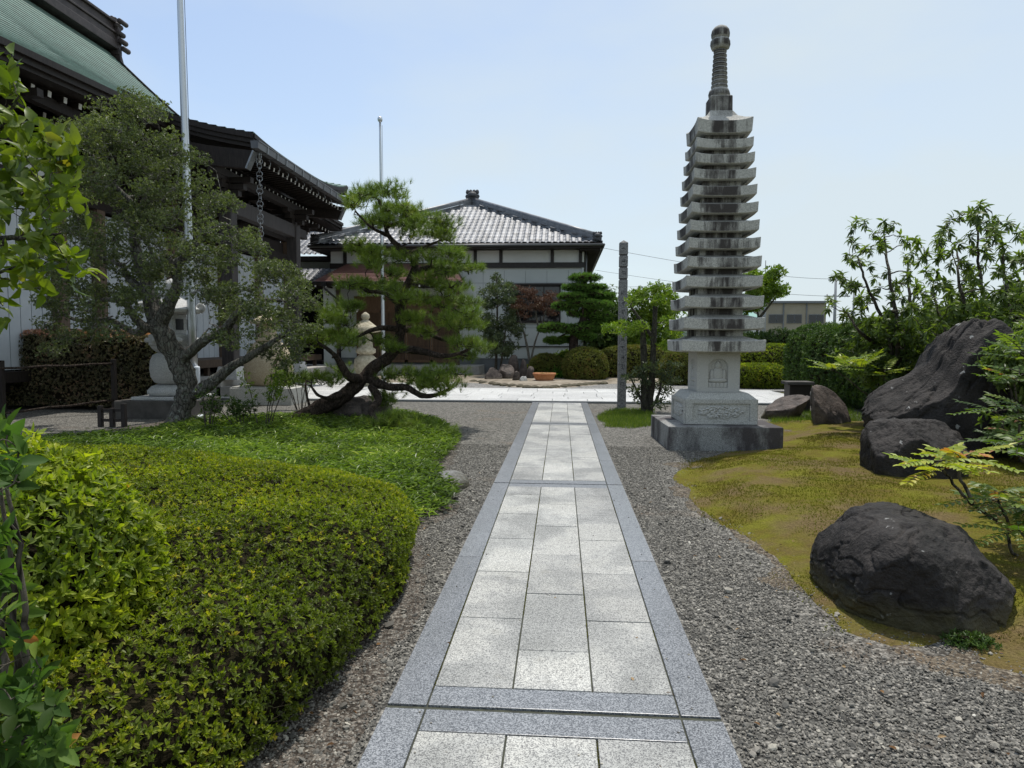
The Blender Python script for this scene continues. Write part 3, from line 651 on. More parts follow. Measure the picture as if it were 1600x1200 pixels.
def pebbles():
    parts = []
    def patch(n, x0, x1, y0, y1, s0, s1, pw, seedp, maxd=.02):
        x = rng.uniform(x0, x1, n); y = y0+(y1-y0)*rng.random(n)**pw
        _, d = moss_h(x, y); dl = sdist(x, y, BEDL)
        prob = np.clip(1-(d+.35)/.35, .0, 1)*np.where(dl > 0, np.where((x > -1.7) & (dl < .75), .85, .3), 1); prob = np.where((d > -.35) & (d < .12), np.maximum(prob, .3), prob)
        k = (rng.random(n) < prob) & ((x < PX0-.012) | (x > PX1+.012)) & (d < .3); x, y = x[k], y[k]; n = len(x)
        V, F = ico(1); s = rng.uniform(s0, s1, n)*(1+.8*(rng.random(n) > .97)); sc = np.c_[s, s*rng.uniform(.6, .95, n), s*rng.uniform(.4, .65, n)]
        A = rng.random(n)*6.28; c, q = np.cos(A), np.sin(A)
        VV = V[None]*sc[:, None, :]; tl = rng.normal(0, .3, (n, 2)); VV = VV*(1+.18*rng.normal(0, 1, (n, len(V), 1)).clip(-1.5, 1.5))
        X = VV[..., 0]*c[:, None]-VV[..., 1]*q[:, None]; Y = VV[..., 0]*q[:, None]+VV[..., 1]*c[:, None]; Z = VV[..., 2]+tl[:, :1]*VV[..., 0]+tl[:, 1:]*VV[..., 1]
        z0 = s*rng.uniform(.05, .5, n)+.003
        W_ = np.stack([X+x[:, None], Y+y[:, None], Z+z0[:, None]], -1).reshape(-1, 3)
        FF = (F[None]+(np.arange(n)*len(V))[:, None, None]).reshape(-1, 3)
        parts.append((W_, FF, np.repeat(np.clip(rng.beta(1.6, 2.6, n)+.06*(x > 3), 0, 1), len(F))))
    patch(125000, .66, 4.4, 1.7, 10.2, .0034, .0080, 1.45, 1)
    patch(36000, -2.0, PX0, 1.9, 10.2, .0036, .0082, 1.5, 2)
    patch(900, .7, 4.2, 1.9, 7, .010, .020, 1.4, 3); patch(300, -1.6, PX0, 1.9, 7, .014, .022, 1.4, 3)
    nk = 70; x = rng.uniform(-.6, .6, nk)**1; x = np.where(rng.random(nk) < .7, np.sign(x)*(.5+.16*rng.random(nk)), x); y = 1.9+6*rng.random(nk)**1.4; V, F = ico(1); s = rng.uniform(.003, .0065, nk)
    W_ = (V[None]*s[:, None, None]*np.array((1, .8, .6))+np.c_[x, y, .016+s*.4][:, None]).reshape(-1, 3); parts.append((W_, (F[None]+(np.arange(nk)*len(V))[:, None, None]).reshape(-1, 3), np.repeat(rng.random(nk), len(F))))
    V, F, q = cat(parts); fm('loose_gravel', V, F, 'pebble', None, q, False, kind='stuff')
pebbles()

# ------------------------------------------------------------------ thirteen-tier stone pagoda
def pagoda():
    cx, cy = 2.33, 10.72; L0 = (cx, cy, 0); rz = R(1.5)
    t = thing('stone_pagoda', 'tall thirteen tier grey granite pagoda with ringed finial beside the path', 'pagoda', L0)
    def rot(p): 
        x, y = p[0]-cx, p[1]-cy; return (cx+x*math.cos(rz)-y*math.sin(rz), cy+x*math.sin(rz)+y*math.cos(rz), p[2])
    def ringsq(h, zf, n=12):
        out = []
        for s in range(4):
            for i in range(n):
                u = -1+2*i/n; x, y = [(u, -1), (1, u), (-u, 1), (-1, -u)][s]
                out.append(rot((cx+x*h, cy+y*h, zf(u if i else 1.0))))
        return out
    def loft(mb, rings, mi=0, sm=False):
        n = len(rings[0]); V = [p for r_ in rings for p in r_]
        F = [(j*n+i, j*n+(i+1) % n, (j+1)*n+(i+1) % n, (j+1)*n+i) for j in range(len(rings)-1) for i in range(n)]
        F += [tuple(range(n))[::-1], tuple(range((len(rings)-1)*n, len(rings)*n))]; mb.add(V, F, mi, .5, sm)
    def sq(mb, prof): loft(mb, [ringsq(h, lambda u, z=z: z, 2) for h, z in prof])
    m = MB(); sq(m, [(.81, -.05), (.81, .345)]); m.build('base_plinth', 'plinth', t, bevel=.012)
    # second block with recessed panels
    m = MB(); sq(m, [(.515, .347), (.515, .72), (.50, .735), (.43, .795), (.40, .81)])
    o = m.build('panel_block', 'granite', t, bevel=.008)
    for k in range(4):
        a = k*math.pi/2+rz; ca, sa = math.cos(a), math.sin(a)
        def W(x, y, z): return (cx+x*ca-y*sa, cy+x*sa+y*ca, z)
        m = MB(); f = -.5175  # raised frame round a panel
        for (x0, x1, z0, z1) in ((-.515, .515, .35, .405), (-.515, .515, .655, .715), (-.515, -.415, .405, .655), (.415, .515, .405, .655)):
            m.add([W(x0, f-.018, z0), W(x1, f-.018, z0), W(x1, f-.018, z1), W(x0, f-.018, z1), W(x0, f+.002, z0), W(x1, f+.002, z0), W(x1, f+.002, z1), W(x0, f+.002, z1)],
                  [(0, 1, 2, 3), (1, 0, 4, 5), (2, 1, 5, 6), (3, 2, 6, 7), (0, 3, 7, 4)])
        m.build('panel_frame', 'granite', o, bevel=.003)
        # carved cloud and lion relief inside the frame
        def rel(u, v):
            x = (u-.5)*.66; z = .435+v*.19; xs, zs = x/.33, (z-.53)/.095
            e = 1.0+.10*math.cos(9*math.atan2(zs, xs))-math.hypot(xs*.98, zs)
            h = 0 if e < 0 else min(1, e*9)*.016
            if h > 0: h += .013*(vn(np.array([[x*42, z*55, k]]), 3)[0])+.007*vn(np.array([[x*85, z*95, k]]), 5)[0]
            return W(x, f+.001-h, z)
        m = MB(); m.grid(rel, 110, 36); m.build('panel_carving', 'carved', o)
    # body with a seated figure in an arched niche on each side
    m = MB(); sq(m, [(.272, .812), (.272, 1.42)]); body = m.build('body', 'granite', t, bevel=.008)
    for k in range(4):
        a = k*math.pi/2+rz; ca, sa = math.cos(a), math.sin(a)
        def W(x, y, z): return (cx+x*ca-y*sa, cy+x*sa+y*ca, z)
        f = -.2735
        def el(x, z, x0, z0, rx, rz_): return max(0., 1-((x-x0)/rx)**2-((z-z0)/rz_)**2)**.5
        def rel(u, v):
            x = (u-.5)*.633; z = .812+v*.606
            ar = abs(x) < .145 and z < (1.17+math.sqrt(max(0, .145**2-x*x))*.95) and z > .875
            if not ar: return W(x, f-.042, z)
            hd = math.hypot(x, z-1.20); h = .002
            h = max(h, .040*el(x, z, 0, 1.205, .046, .055), .036*el(x, z, 0, 1.255, .02, .022))
            h = max(h, .042*el(x, z, 0, 1.07, .085, .115), .036*el(x, z, -.09, 1.06, .032, .09), .036*el(x, z, .09, 1.06, .032, .09))
            h = max(h, .050*el(x, z, 0, .985, .140, .042))
            if .885 < z < .945: h = max(h, .026+.006*math.cos(x*110))
            if h == .002 and .072 < hd < .085: h = .009
            return W(x, f-h, z)
        m = MB(); m.grid(rel, 120, 116, 0, True); m.build('seated_figure_relief', 'carved', body)
    bots = [1.41, 1.735, 2.05, 2.345, 2.63, 2.90, 3.155, 3.415, 3.67, 3.91, 4.14, 4.36, 4.58]
    for i, z in enumerate(bots):
        u = i/12; h = .595-.205*u; core = .345-.10*u; th = .160-.035*u; nz = bots[i+1] if i < 12 else None
        up = .014+.015*u; m = MB()
        f1 = lambda q, b, s=1.: b+s*up*abs(q)**3.2
        rise = (nz-z-th)*.35 if nz else .28
        rings = [ringsq(core, lambda q: z+.012), ringsq(h*.80, lambda q: z+.010+up*.3*abs(q)**3), ringsq(h*.81, lambda q: f1(q, z-.008, .4)),
                 ringsq(h*.985, lambda q: f1(q, z)), ringsq(h, lambda q: f1(q, z+.012)), ringsq(h*1.012, lambda q: f1(q, z+th, 1.5))]
        if i < 12: rings += [ringsq(h*.86, lambda q: f1(q, z+th+rise*.25, .6)), ringsq(core*1.03, lambda q: z+th+rise*1.25)]
        else:
            th2 = .20; rings[-1] = ringsq(h*1.03, lambda q: f1(q, z+th2-.02, 1.8))
            rings += [ringsq(h*.80, lambda q: f1(q, z+th2+.035, .8)), ringsq(h*.58, lambda q: f1(q, z+th2+.10, .2)), ringsq(h*.42, lambda q: z+th2+.20)]
        loft(m, rings); tier = m.build('roof_tier', 'pagoda', t, bevel=.006)
        if nz:
            m = MB(); c2 = core-.004; sq(m, [(c2, z+th*.7), (c2, nz+.03)]); m.build('core_block', 'pagoda', t)
    zb = 4.99; m = MB(); sq(m, [(.163, zb-.02), (.160, zb+.205), (.15, zb+.215)]); m.build('finial_box', 'pagoda', t, bevel=.008)
    c = (cx, cy, 0); m = MB(); pet = lambda n, a_: (lambda a, z: 1+a_*abs(math.cos(a*n/2)))
    m.lathe(c, [(.10, 5.19), (.140, 5.21), (.147, 5.26), (.135, 5.31), (.112, 5.34)], 48, mod=pet(8, .10)); m.build('lotus_collar', 'pagoda', t)
    prof = [(.105, 5.33)]
    for k in range(9):
        z = 5.345+k*.064; r_ = .120-.0032*k; prof += [(r_*.85, z), (r_, z+.013), (r_*1.02, z+.028), (r_, z+.043), (r_*.85, z+.056)]
    prof += [(.085, 5.93)]; m = MB(); m.lathe(c, prof, 32); m.build('ringed_spire', 'pagoda', t)
    m = MB(); m.lathe(c, [(.09, 5.91), (.12, 5.93), (.135, 5.985), (.130, 6.04), (.112, 6.065)], 48, mod=pet(8, .10)); m.build('lotus_bud', 'pagoda', t)
    m = MB(); m.lathe(c, [(.112, 6.06), (.132, 6.10), (.136, 6.145), (.125, 6.195), (.095, 6.235), (.05, 6.26), (.008, 6.272)], 32); m.build('jewel', 'pagoda', t)
pagoda()

# ------------------------------------------------------------------ inscribed stone post
def stone_post():
    b = G(971, 636); x, y = b[0], b[1]
    t = thing('stone_post', 'tall square dark stone post with faint carved characters beside the path end', 'stone post', (x, y, 0))
    m = MB(); hw = .099; top = 3.93
    cuts = [(0, 3.02), (3.045, 3.30), (3.325, 3.58), (3.605, top-.05)]
    for a, c in cuts: m.box((x, y, (a+c)/2-(.05 if a == 0 else 0)), (hw*2, hw*2, c-a+(.1 if a == 0 else 0)))
    m.build('shaft', 'post', t, bevel=.012)
    m = MB(); 
    for a, c in zip(cuts[:-1], cuts[1:]): m = MB(); m.box((x, y, (a[1]+c[0])/2), (hw*1.7, hw*1.7, .06)); m.build('groove', 'frame', t)
    m = MB(); m.add([(x-hw, y-hw, top-.05), (x+hw, y-hw, top-.05), (x+hw, y+hw, top-.05), (x-hw, y+hw, top-.05), (x, y, top+.02)], [(0, 1, 4), (1, 2, 4), (2, 3, 4), (3, 0, 4), (3, 2, 1, 0)])
    m.build('pyramid_cap', 'post', t)
    # thin dark bars on the face for worn carved strokes, too weathered to read
    rr = random.Random(4)
    for z in [3.74, 3.44, 3.17]+[2.7-.215*i for i in range(11)]:
        m = MB()
        for k in range(rr.randint(4, 6)):
            dx, dz = rr.uniform(-.045, .045), rr.uniform(-.06, .06); hor = rr.random() < .5; L = rr.uniform(.03, .085); wd = .010
            m.box((x+dx*(.4 if hor else 1), y-hw-.0005, z+dz*(1 if hor else .4)), ((L if hor else wd), .003, (wd if hor else L)))
        m.build('carved_character', 'strokes', t)
M['strokes'] = plain('dark_stroke_marks', (.035, .035, .036), (.06, .06, .06), 9, .95, .05)
stone_post()

# ------------------------------------------------------------------ flagpoles
def flagpole(px, py, h, r0, label, lean=0., knob=False, kd=0.):
    b = G(px, py); t = thing('flagpole', label, 'flagpole', tuple(b), 'flagpoles in the forecourt')
    m = MB(); x, y = b[0], b[1]
    m.lathe((x, y, 0), [(r0*1.25, 0), (r0*1.25, 1.0), (r0*1.22, 1.02), (r0, 1.03)], 24); m.lathe((x, y, 0), [(r0*2.2, -.02), (r0*2.2, .03), (r0*1.5, .05)], 24)
    m.build('base_sleeve', 'polebase', t)
    m = MB(); pts = [(x+lean*z/h, y, z) for z in np.linspace(1.0, h, 12)]; m.tube(pts, [r0*(1-.45*i/11) for i in range(12)], 20); m.build('pole', 'pole', t)
    m = MB(); k = .09
    m.lathe((x+lean, y, h), [(.02, -.02), (.035, 0), (.07, .03), (.085, .09), (.07, .15), (.03, .18), (.004, .185)], 20); m.build('ball_finial', 'pole', t)
    m = MB(); m.tube([(x+lean*z/h+r0*1.15, y-.02, z) for z in np.linspace(1.2, h-.1, 8)], .006, 5); m.build('halyard', 'wire', t)
flagpole(305, 651, 10.4, .088, 'thick silver flagpole behind the gnarled holly tree, running out of the frame', -.12)
flagpole(600, 606, 8.68, .062, 'slimmer silver flagpole with a ball top rising behind the pine tree', -.06)

def joint_moss():
    n = 9000; w3 = (IX1-IX0)/3; lx = np.array([IX0, IX0+w3, IX0+2*w3, IX1]); x = lx[rng.integers(0, 4, n)]+rng.normal(0, .0035, n); y = 1.8+8*rng.random(n)**1.4
    k = fbm(np.c_[x*3, y, x*0], 2.2, 3, 3) > .02; x, y = x[k], y[k]; n = len(x); D = unit(np.c_[rng.normal(0, .7, n), rng.normal(0, .7, n), np.ones(n)])
    V, F, q = leaves(np.c_[x, y, np.full(n, .006)], D, rand_dirs(n), rng.uniform(.008, .017, n), .004, T3, 0, 0, rng.random(n)*.8); fm('joint_moss', V, F, 'mossblade', None, q, kind='stuff')
joint_moss()
# ------------------------------------------------------------------ tiled hall (right-hand building behind the garden)
def tiled_slope(axis_c, ang, half, run, z0, pitch_fn, apron=None, halfs=None, colw=.27, roww=.245, top=1.0):
    """wavy tiles on one hip slope. ang turns the slope about the centre; returns V, F, rnd"""
    rise_len = math.hypot(run, pitch_fn(1.0)-pitch_fn(0))
    rows = int(rise_len/roww); cols = int(2*half/colw); sub = 6
    V = []; F = []; q = []; b = 0
    ca, sa = math.cos(ang), math.sin(ang)
    us = np.linspace(-half, half, cols*sub+1); wave = .024*np.sin(np.arange(cols*sub+1)/sub*2*math.pi)+.016*np.sin(np.arange(cols*sub+1)/sub*4*math.pi+1)
    vs = []
    for r_ in range(rows): vs += [(r_/rows, .085), ((r_+.95)/rows, .008), ((r_+.985)/rows, -.004)]
    vs.append((1.0, 0.)); vs = [v for v in vs if v[0] <= top]
    A = []
    for (v, lift) in vs:
        dist = run*(1-v)   # distance of this row from the ridge centre line
        z = z0+pitch_fn(v)+lift+wave
        x = us; y = np.full(len(us), -dist)
        A.append(np.c_[x*ca-y*sa, x*sa+y*ca, z])
    A = np.array(A); nr, nc = A.shape[:2]; idx = np.arange(nr*nc).reshape(nr, nc)
    FF = np.stack([idx[:-1, :-1], idx[:-1, 1:], idx[1:, 1:], idx[1:, :-1]], -1)
    lim = np.array([half*(1-v[0])+(.02 if v[0] < 1 else 0) if halfs is None else halfs(v[0]) for v in vs])[:-1]
    um = np.abs((us[:-1]+us[1:])/2)[None] <= lim[:, None]+.05
    cell = (np.arange(nr-1)//3)[:, None]*997+(np.arange(nc-1)//sub)[None]*131
    rr = ((np.sin(cell*12.9898)*43758.5453) % 1.0)
    V = A.reshape(-1, 3)+np.asarray(axis_c); F = FF[um]; q = rr[um]
    us_, inv = np.unique(F, return_inverse=True); return V[us_], inv.reshape(F.shape), q
def onigawara(m, c, s=1., mi=0):
    x, y, z = c
    m.box((x, y, z+.12*s), (.42*s, .22*s, .26*s)); m.lathe((x, y, z+.22*s), [(.17*s, 0), (.20*s, .06*s), (.15*s, .16*s), (.06*s, .20*s)], 12)
    for dx in (-.17, -.06, .06, .17): m.lathe((x+dx*s, y, z+.34*s), [(.05*s, 0), (.07*s, .06*s), (.05*s, .13*s), (.01, .16*s)], 8)
    m.lathe((x-.2*s, y, z+.2*s), [(.03*s, 0), (.06*s, .05*s), (.03*s, .12*s)], 8); m.lathe((x+.2*s, y, z+.2*s), [(.03*s, 0), (.06*s, .05*s), (.03*s, .12*s)], 8)
def ridge_line(m, a, b, w=.26, h=.30, n=1, lift=0.):
    a = np.array(a); b = np.array(b)
    for k, (ww, z, hh) in enumerate(((w*1.25, .04, .10), (w, .13, .06), (w*1.12, .20, .05), (w*.9, .26, .05))): m.bar(a+(0, 0, z), b+(0, 0, z), ww, hh)
    pts = [a+(b-a)*t+np.array((0, 0, .32)) for t in np.linspace(0, 1, 6)]; m.tube(pts, w*.42, 10)
def tiled_hall():
    HX, Y0 = 6.72, 31.0; cx, cyy = -4.92, Y0+HX; EZ = 5.93; AP = 9.05
    t = thing('tiled_hall', 'single storey hall with silver grey tiled hip roof and grey siding walls', 'hall', (cx, cyy, 0))
    pf = lambda v: (AP-EZ)*(v*.94+.06*v*v)
    c = (cx, cyy, EZ)
    parts = []
    for k, ang in enumerate((0, math.pi/2, math.pi, -math.pi/2)):
        V, F, q = tiled_slope((cx, cyy, 0), ang, HX, HX, EZ, pf, colw=.27, roww=.50, top=.985); parts.append((V, F, q))
    V, F, q = cat(parts); roof = fm('roof', V, F, 'rooftile', t, q, True)
    # eave boards, soffit
    m = MB(); m.add([(cx-HX+.1, Y0+.1, EZ-.03), (cx+HX-.1, Y0+.1, EZ-.03), (cx+HX-.1, Y0+2*HX-.1, EZ-.03), (cx-HX+.1, Y0+2*HX-.1, EZ-.03), (cx, cyy, AP-.12)], [(0, 1, 4), (1, 2, 4), (2, 3, 4), (3, 0, 4)])
    m.build('roof_deck', 'darkwood', roof)
    m = MB()
    for (a, b) in (((cx-HX+.08, Y0+.08), (cx+HX-.08, Y0+.08)), ((cx+HX-.08, Y0+.08), (cx+HX-.08, Y0+2*HX-.08)), ((cx-HX+.08, Y0+.08), (cx-HX+.08, Y0+2*HX))): m.bar((*a, EZ-.09), (*b, EZ-.09), .10, .17)
    m.add([(cx-HX+.1, Y0+.1, EZ-.16), (cx+HX-.1, Y0+.1, EZ-.16), (cx+HX-.1, Y0+2*HX-.1, EZ-.16), (cx-HX+.1, Y0+2*HX-.1, EZ-.16)], [(0, 1, 2, 3)])
    m.build('eave', 'darkwood', roof)
    # gutters
    m = MB()
    for (a, b) in (((cx-HX, Y0-.04, EZ-.05), (cx+HX, Y0-.04, EZ-.05)), ((cx+HX+.04, Y0, EZ-.05), (cx+HX+.04, Y0+2*HX, EZ-.05))): m.tube([a, b], .065, 10)
    m.build('gutter', 'gutter', roof)
    # hip ridges and finials
    for sx, sy in ((1, -1), (-1, -1), (1, 1), (-1, 1)):
        m = MB(); ridge_line(m, (cx+sx*HX*.96, cyy+sy*HX*.96, EZ+.10), (cx+sx*.12, cyy+sy*.12, AP-.10), .24)
        r_ = m.build('hip_ridge', 'ridgetile', roof)
        if sy < 0: m = MB(); onigawara(m, (cx+sx*HX*.965, cyy+sy*HX*.965, EZ+.12), .9); m.build('corner_ornament', 'onigawara', r_)
    m = MB(); onigawara(m, (cx, cyy, AP+.02), 1.55); m.build('peak_ornament', 'onigawara', roof)
    # walls
    wy = Y0+1.0; wx1 = .98; wx0 = -10.9; wb = wy+11.4
    m = MB()
    m.box(((wx0+wx1)/2, (wy+wb)/2, 2.95+.32), (wx1-wx0, wb-wy, 5.3-1.3+1.0), 0, 0)
    wall = m.build('wall', 'siding', t)
    m = MB()
    x = wx0+.3
    while x < wx1: m.box((x, wy-.004, 3.1), (.012, .014, 3.5)); x += .99
    m.box(((wx0+wx1)/2, wy-.004, 4.28), (wx1-wx0, .014, .012)); m.box(((wx0+wx1)/2, wy-.004, 2.2), (wx1-wx0, .014, .01)); m.build('siding_joint', 'found', wall)
    m = MB(); m.box(((wx0+wx1)/2, (wy+wb)/2+.02, .66), (wx1-wx0-.06, wb-wy-.06, 1.32)); m.build('foundation', 'found', t)
    m = MB(); m.box(((wx0+wx1)/2, wy-.02, 1.33), (wx1-wx0+.05, .06, .05)); m.build('base_flashing', 'frame', wall)
    m = MB(); m.box(((wx0+wx1)/2, wy-.03, 5.52), (wx1-wx0, .05, .68)); m.box((wx1+.012, (wy+wb)/2, 5.52), (.03, wb-wy, .68)); m.build('frieze_panel', 'plaster', wall)
    m = MB(); m.box(((wx0+wx1)/2, wy-.05, 5.09), (wx1-wx0+.1, .12, .24)); m.box((wx1+.03, (wy+wb)/2, 5.09), (.08, wb-wy, .24)); m.box(((wx0+wx1)/2, wy-.045, 5.83), (wx1-wx0+.1, .10, .09)); m.build('beam', 'frame', wall)
    for px_ in (540, 596, 652, 743, 783, 863, 907):
        x = P(px_, 400, wy)[0]; m = MB(); m.box((x, wy-.06, 5.5), (.15, .15, .62)); m.build('frieze_post', 'frame', wall)
    m = MB(); m.box((wx1-.03, wy-.03, 3.2), (.10, .10, 3.7)); m.build('corner_post', 'siding', wall)
    # window
    x0, x1 = P(797, 450, wy)[0], P(876, 450, wy)[0]; z0, z1 = 2.46, 4.16
    m = MB(); fw = .07
    for (a, b, c_, d) in ((x0, x1, z1-fw, z1+.02), (x0, x1, z0-.03, z0+fw), (x0-.01, x0+fw, z0, z1), (x1-fw, x1+.01, z0, z1)): m.box(((a+b)/2, wy-.03, (c_+d)/2), (b-a, .13, d-c_))
    for u in (.34, .67): m.box((x0+(x1-x0)*u, wy-.035, (z0+z1)/2), (.05, .08, z1-z0))
    m.box(((x0+x1)/2, wy-.09, z1+.05), (x1-x0+.2, .24, .06)); win = m.build('window', 'frame', t)
    m = MB(); m.box(((x0+x1)/2, wy-.015, (z0+z1)/2), (x1-x0-.1, .04, z1-z0-.1)); m.build('pane', 'glass', win)
    # side windows (right wall)
    m = MB(); m.tube([(wx1+.12, wy+.05, 5.7), (wx1+.12, wy+.05, 5.0), (wx1+.12, wy+.05, .2)], .045, 8); m.build('downpipe', 'gutter', t)
    # rafters under right and front eaves
    k = 0
    for y in np.arange(Y0+.3, Y0+2*HX, .42):
        m = MB(); m.box((cx+HX-.55, y, EZ-.215), (.95, .07, .09)); m.box((cx+HX-.066, y, EZ-.215), (.012, .06, .08), 0, 1); m.build('side_rafter', ['darkwood', 'whiteend'], roof)
    # porch
    ex0, ex1, ey, ez = -10.85, -4.35, 29.45, 4.15
    def pr(u, v):
        xa, xb = ex0+(.75 if True else 0)*v, ex1-.75*v
        return (xa+(xb-xa)*u, ey+(wy-ey)*v, ez+1.05*v)
    m = MB(); nr = 14
    for j in range(nr):
        v0, v1 = j/nr, (j+1)/nr; A = [pr(0, v0), pr(1, v0), pr(1, v1), pr(0, v1)]; l = .035
        m.add([(A[0][0], A[0][1], A[0][2]+l), (A[1][0], A[1][1], A[1][2]+l), A[2], A[3], A[0], A[1]], [(0, 1, 2, 3), (4, 5, 1, 0)], 0, .5)
    m.add([pr(0, 0), pr(0, 1), (ex0+.75, wy, ez-.05), (ex0, wy, ez-.05)], [(0, 1, 2, 3)]); m.add([pr(1, 0), (ex1, wy, ez-.05), pr(1, 1)], [(0, 1, 2)])
    porch = m.build('porch_roof', 'redroof', t)
    m = MB(); m.box(((ex0+ex1)/2, (ey+wy)/2, ez-.07), (ex1-ex0-.02, wy-ey-.02, .08)); m.box(((ex0+ex1)/2, ey+.06, ez-.13), (ex1-ex0, .08, .12)); m.build('porch_soffit', 'darkwood', porch)
    for x in np.arange(ex0+.1, ex1, .46):
        m = MB(); m.box((x, ey+.5, ez-.20), (.07, 1.0, .09)); m.box((x, ey-.005, ez-.20), (.06, .012, .08), 0, 1); m.build('porch_rafter', ['darkwood', 'whiteend'], porch)
    m = MB(); m.tube([(ex0, ey-.05, ez-.06), (ex1, ey-.05, ez-.06)], .055, 10); m.build('porch_gutter', 'frame', porch)
    m = MB(); x = -9.85; m.tube([(x-.5, ey-.03, ez-.1), (x-.5, ey, ez-.3), (x-.05, ey+.3, ez-.75), (x, ey+.5, ez-.9), (x, ey+.5, .5)], .05, 8); m.box((x-.5, ey-.04, ez-.12), (.2, .16, .16)); m.build('porch_downpipe', 'black', porch)
    for x in (-10.0, -4.6):
        m = MB(); m.box((x, ey+.8, 2.3), (.16, .16, 3.6)); m.build('porch_post', 'midwood', porch)
    m = MB(); m.box((-10.35, ey+.85, 2.3), (.7, .1, 3.6)); m.build('porch_side_panel', 'siding', porch)
    # slatted sliding doors
    for i, x in enumerate((-9.1, -7.9, -6.7, -5.5)):
        m = MB(); zb, zt = .56, 3.0
        for (a, b, c_, d) in ((-.59, .59, zb, zb+.12), (-.59, .59, zt-.1, zt), (-.59, -.52, zb, zt), (.52, .59, zb, zt)): m.box((x+(a+b)/2, wy-.06, (c_+d)/2), (b-a, .05, d-c_))
        for s in np.arange(-.48, .5, .062): m.box((x+s, wy-.055, (zb+zt)/2), (.028, .03, zt-zb))
        d_ = m.build('slatted_door', 'slatwood', t)
        m = MB(); m.box((x, wy-.02, (zb+zt)/2), (1.1, .02, zt-zb-.1)); m.build('door_backing', 'midwood', d_)
    m = MB(); m.box((-7.3, wy-.06, 3.32), (5.0, .04, .55)); m.box((-7.3, wy-.08, 3.04), (5.0, .09, .09)); m.box((-7.3, wy-.08, 3.62), (5.0, .09, .09)); m.build('transom', 'slatwood', t)
    m = MB(); m.lathe((-9.45, ey+1.6, 3.0), [(.02, .2), (.09, .14), (.12, 0), (.09, -.1), (.02, -.14)], 16); m.build('porch_lamp', 'lampwhite', porch)
    # platform
    m = MB(); m.box((-7.3, 30.95, .22), (7.4, 2.1, .52)); m.box((-7.3, 29.7, .08), (5.8, .5, .24)); 
    pf_ = m.build('entrance_platform', 'concrete', t, bevel=.02)
    m = MB()
    for x in np.arange(-10.6, -3.8, .6): m.box((x, 29.898, .22), (.012, .01, .5))
    m.build('platform_joint', 'joint', pf_)
tiled_hall()
def corridor_wing():
    t = thing('corridor_wing', 'low tiled link building seen between the temple pillar and the hall', 'building', (-15.0, 36, 0))
    x0, x1, y0 = -18.0, -11.0, 33.2; ez, rz_ = 5.75, 7.5
    V, F, q = tiled_slope(((x0+x1)/2, y0+3.6, 0), 0, (x1-x0)/2, 3.6, ez, lambda v: (rz_-ez)*v, halfs=lambda v: 99, roww=.26)
    r_ = fm('roof', V, F, 'rooftile', t, q, True)
    m = MB(); m.bar((x0, y0+3.6, rz_), (x1, y0+3.6, rz_), .4, .35); m.build('ridge', 'ridgetile', r_)
    m = MB(); m.box(((x0+x1)/2, y0+3.6, ez-.12), (x1-x0, 7.0, .2)); m.build('eave', 'darkwood', r_)
    m = MB(); m.box(((x0+x1)/2, y0+3.6, 2.8), (x1-x0-.6, 5.6, 5.6)); m.build('wall', 'siding', t)
    # lower lean-to roof in front
    V, F, q = tiled_slope((-11.9, 31.6+1.6, 0), 0, 1.6, 1.6, 4.35, lambda v: .75*v, halfs=lambda v: 99, roww=.26)
    r2 = fm('lower_roof', V, F, 'rooftile', t, q, True)
    m = MB(); m.box((-11.9, 32.6, 4.2), (3.2, 1.9, .18)); m.build('lower_eave', 'darkwood', r2)
    m = MB(); m.box((-12.1, 33.3, 2.1), (2.4, .3, 4.2)); m.build('dark_doorway', 'glass', t)
corridor_wing()

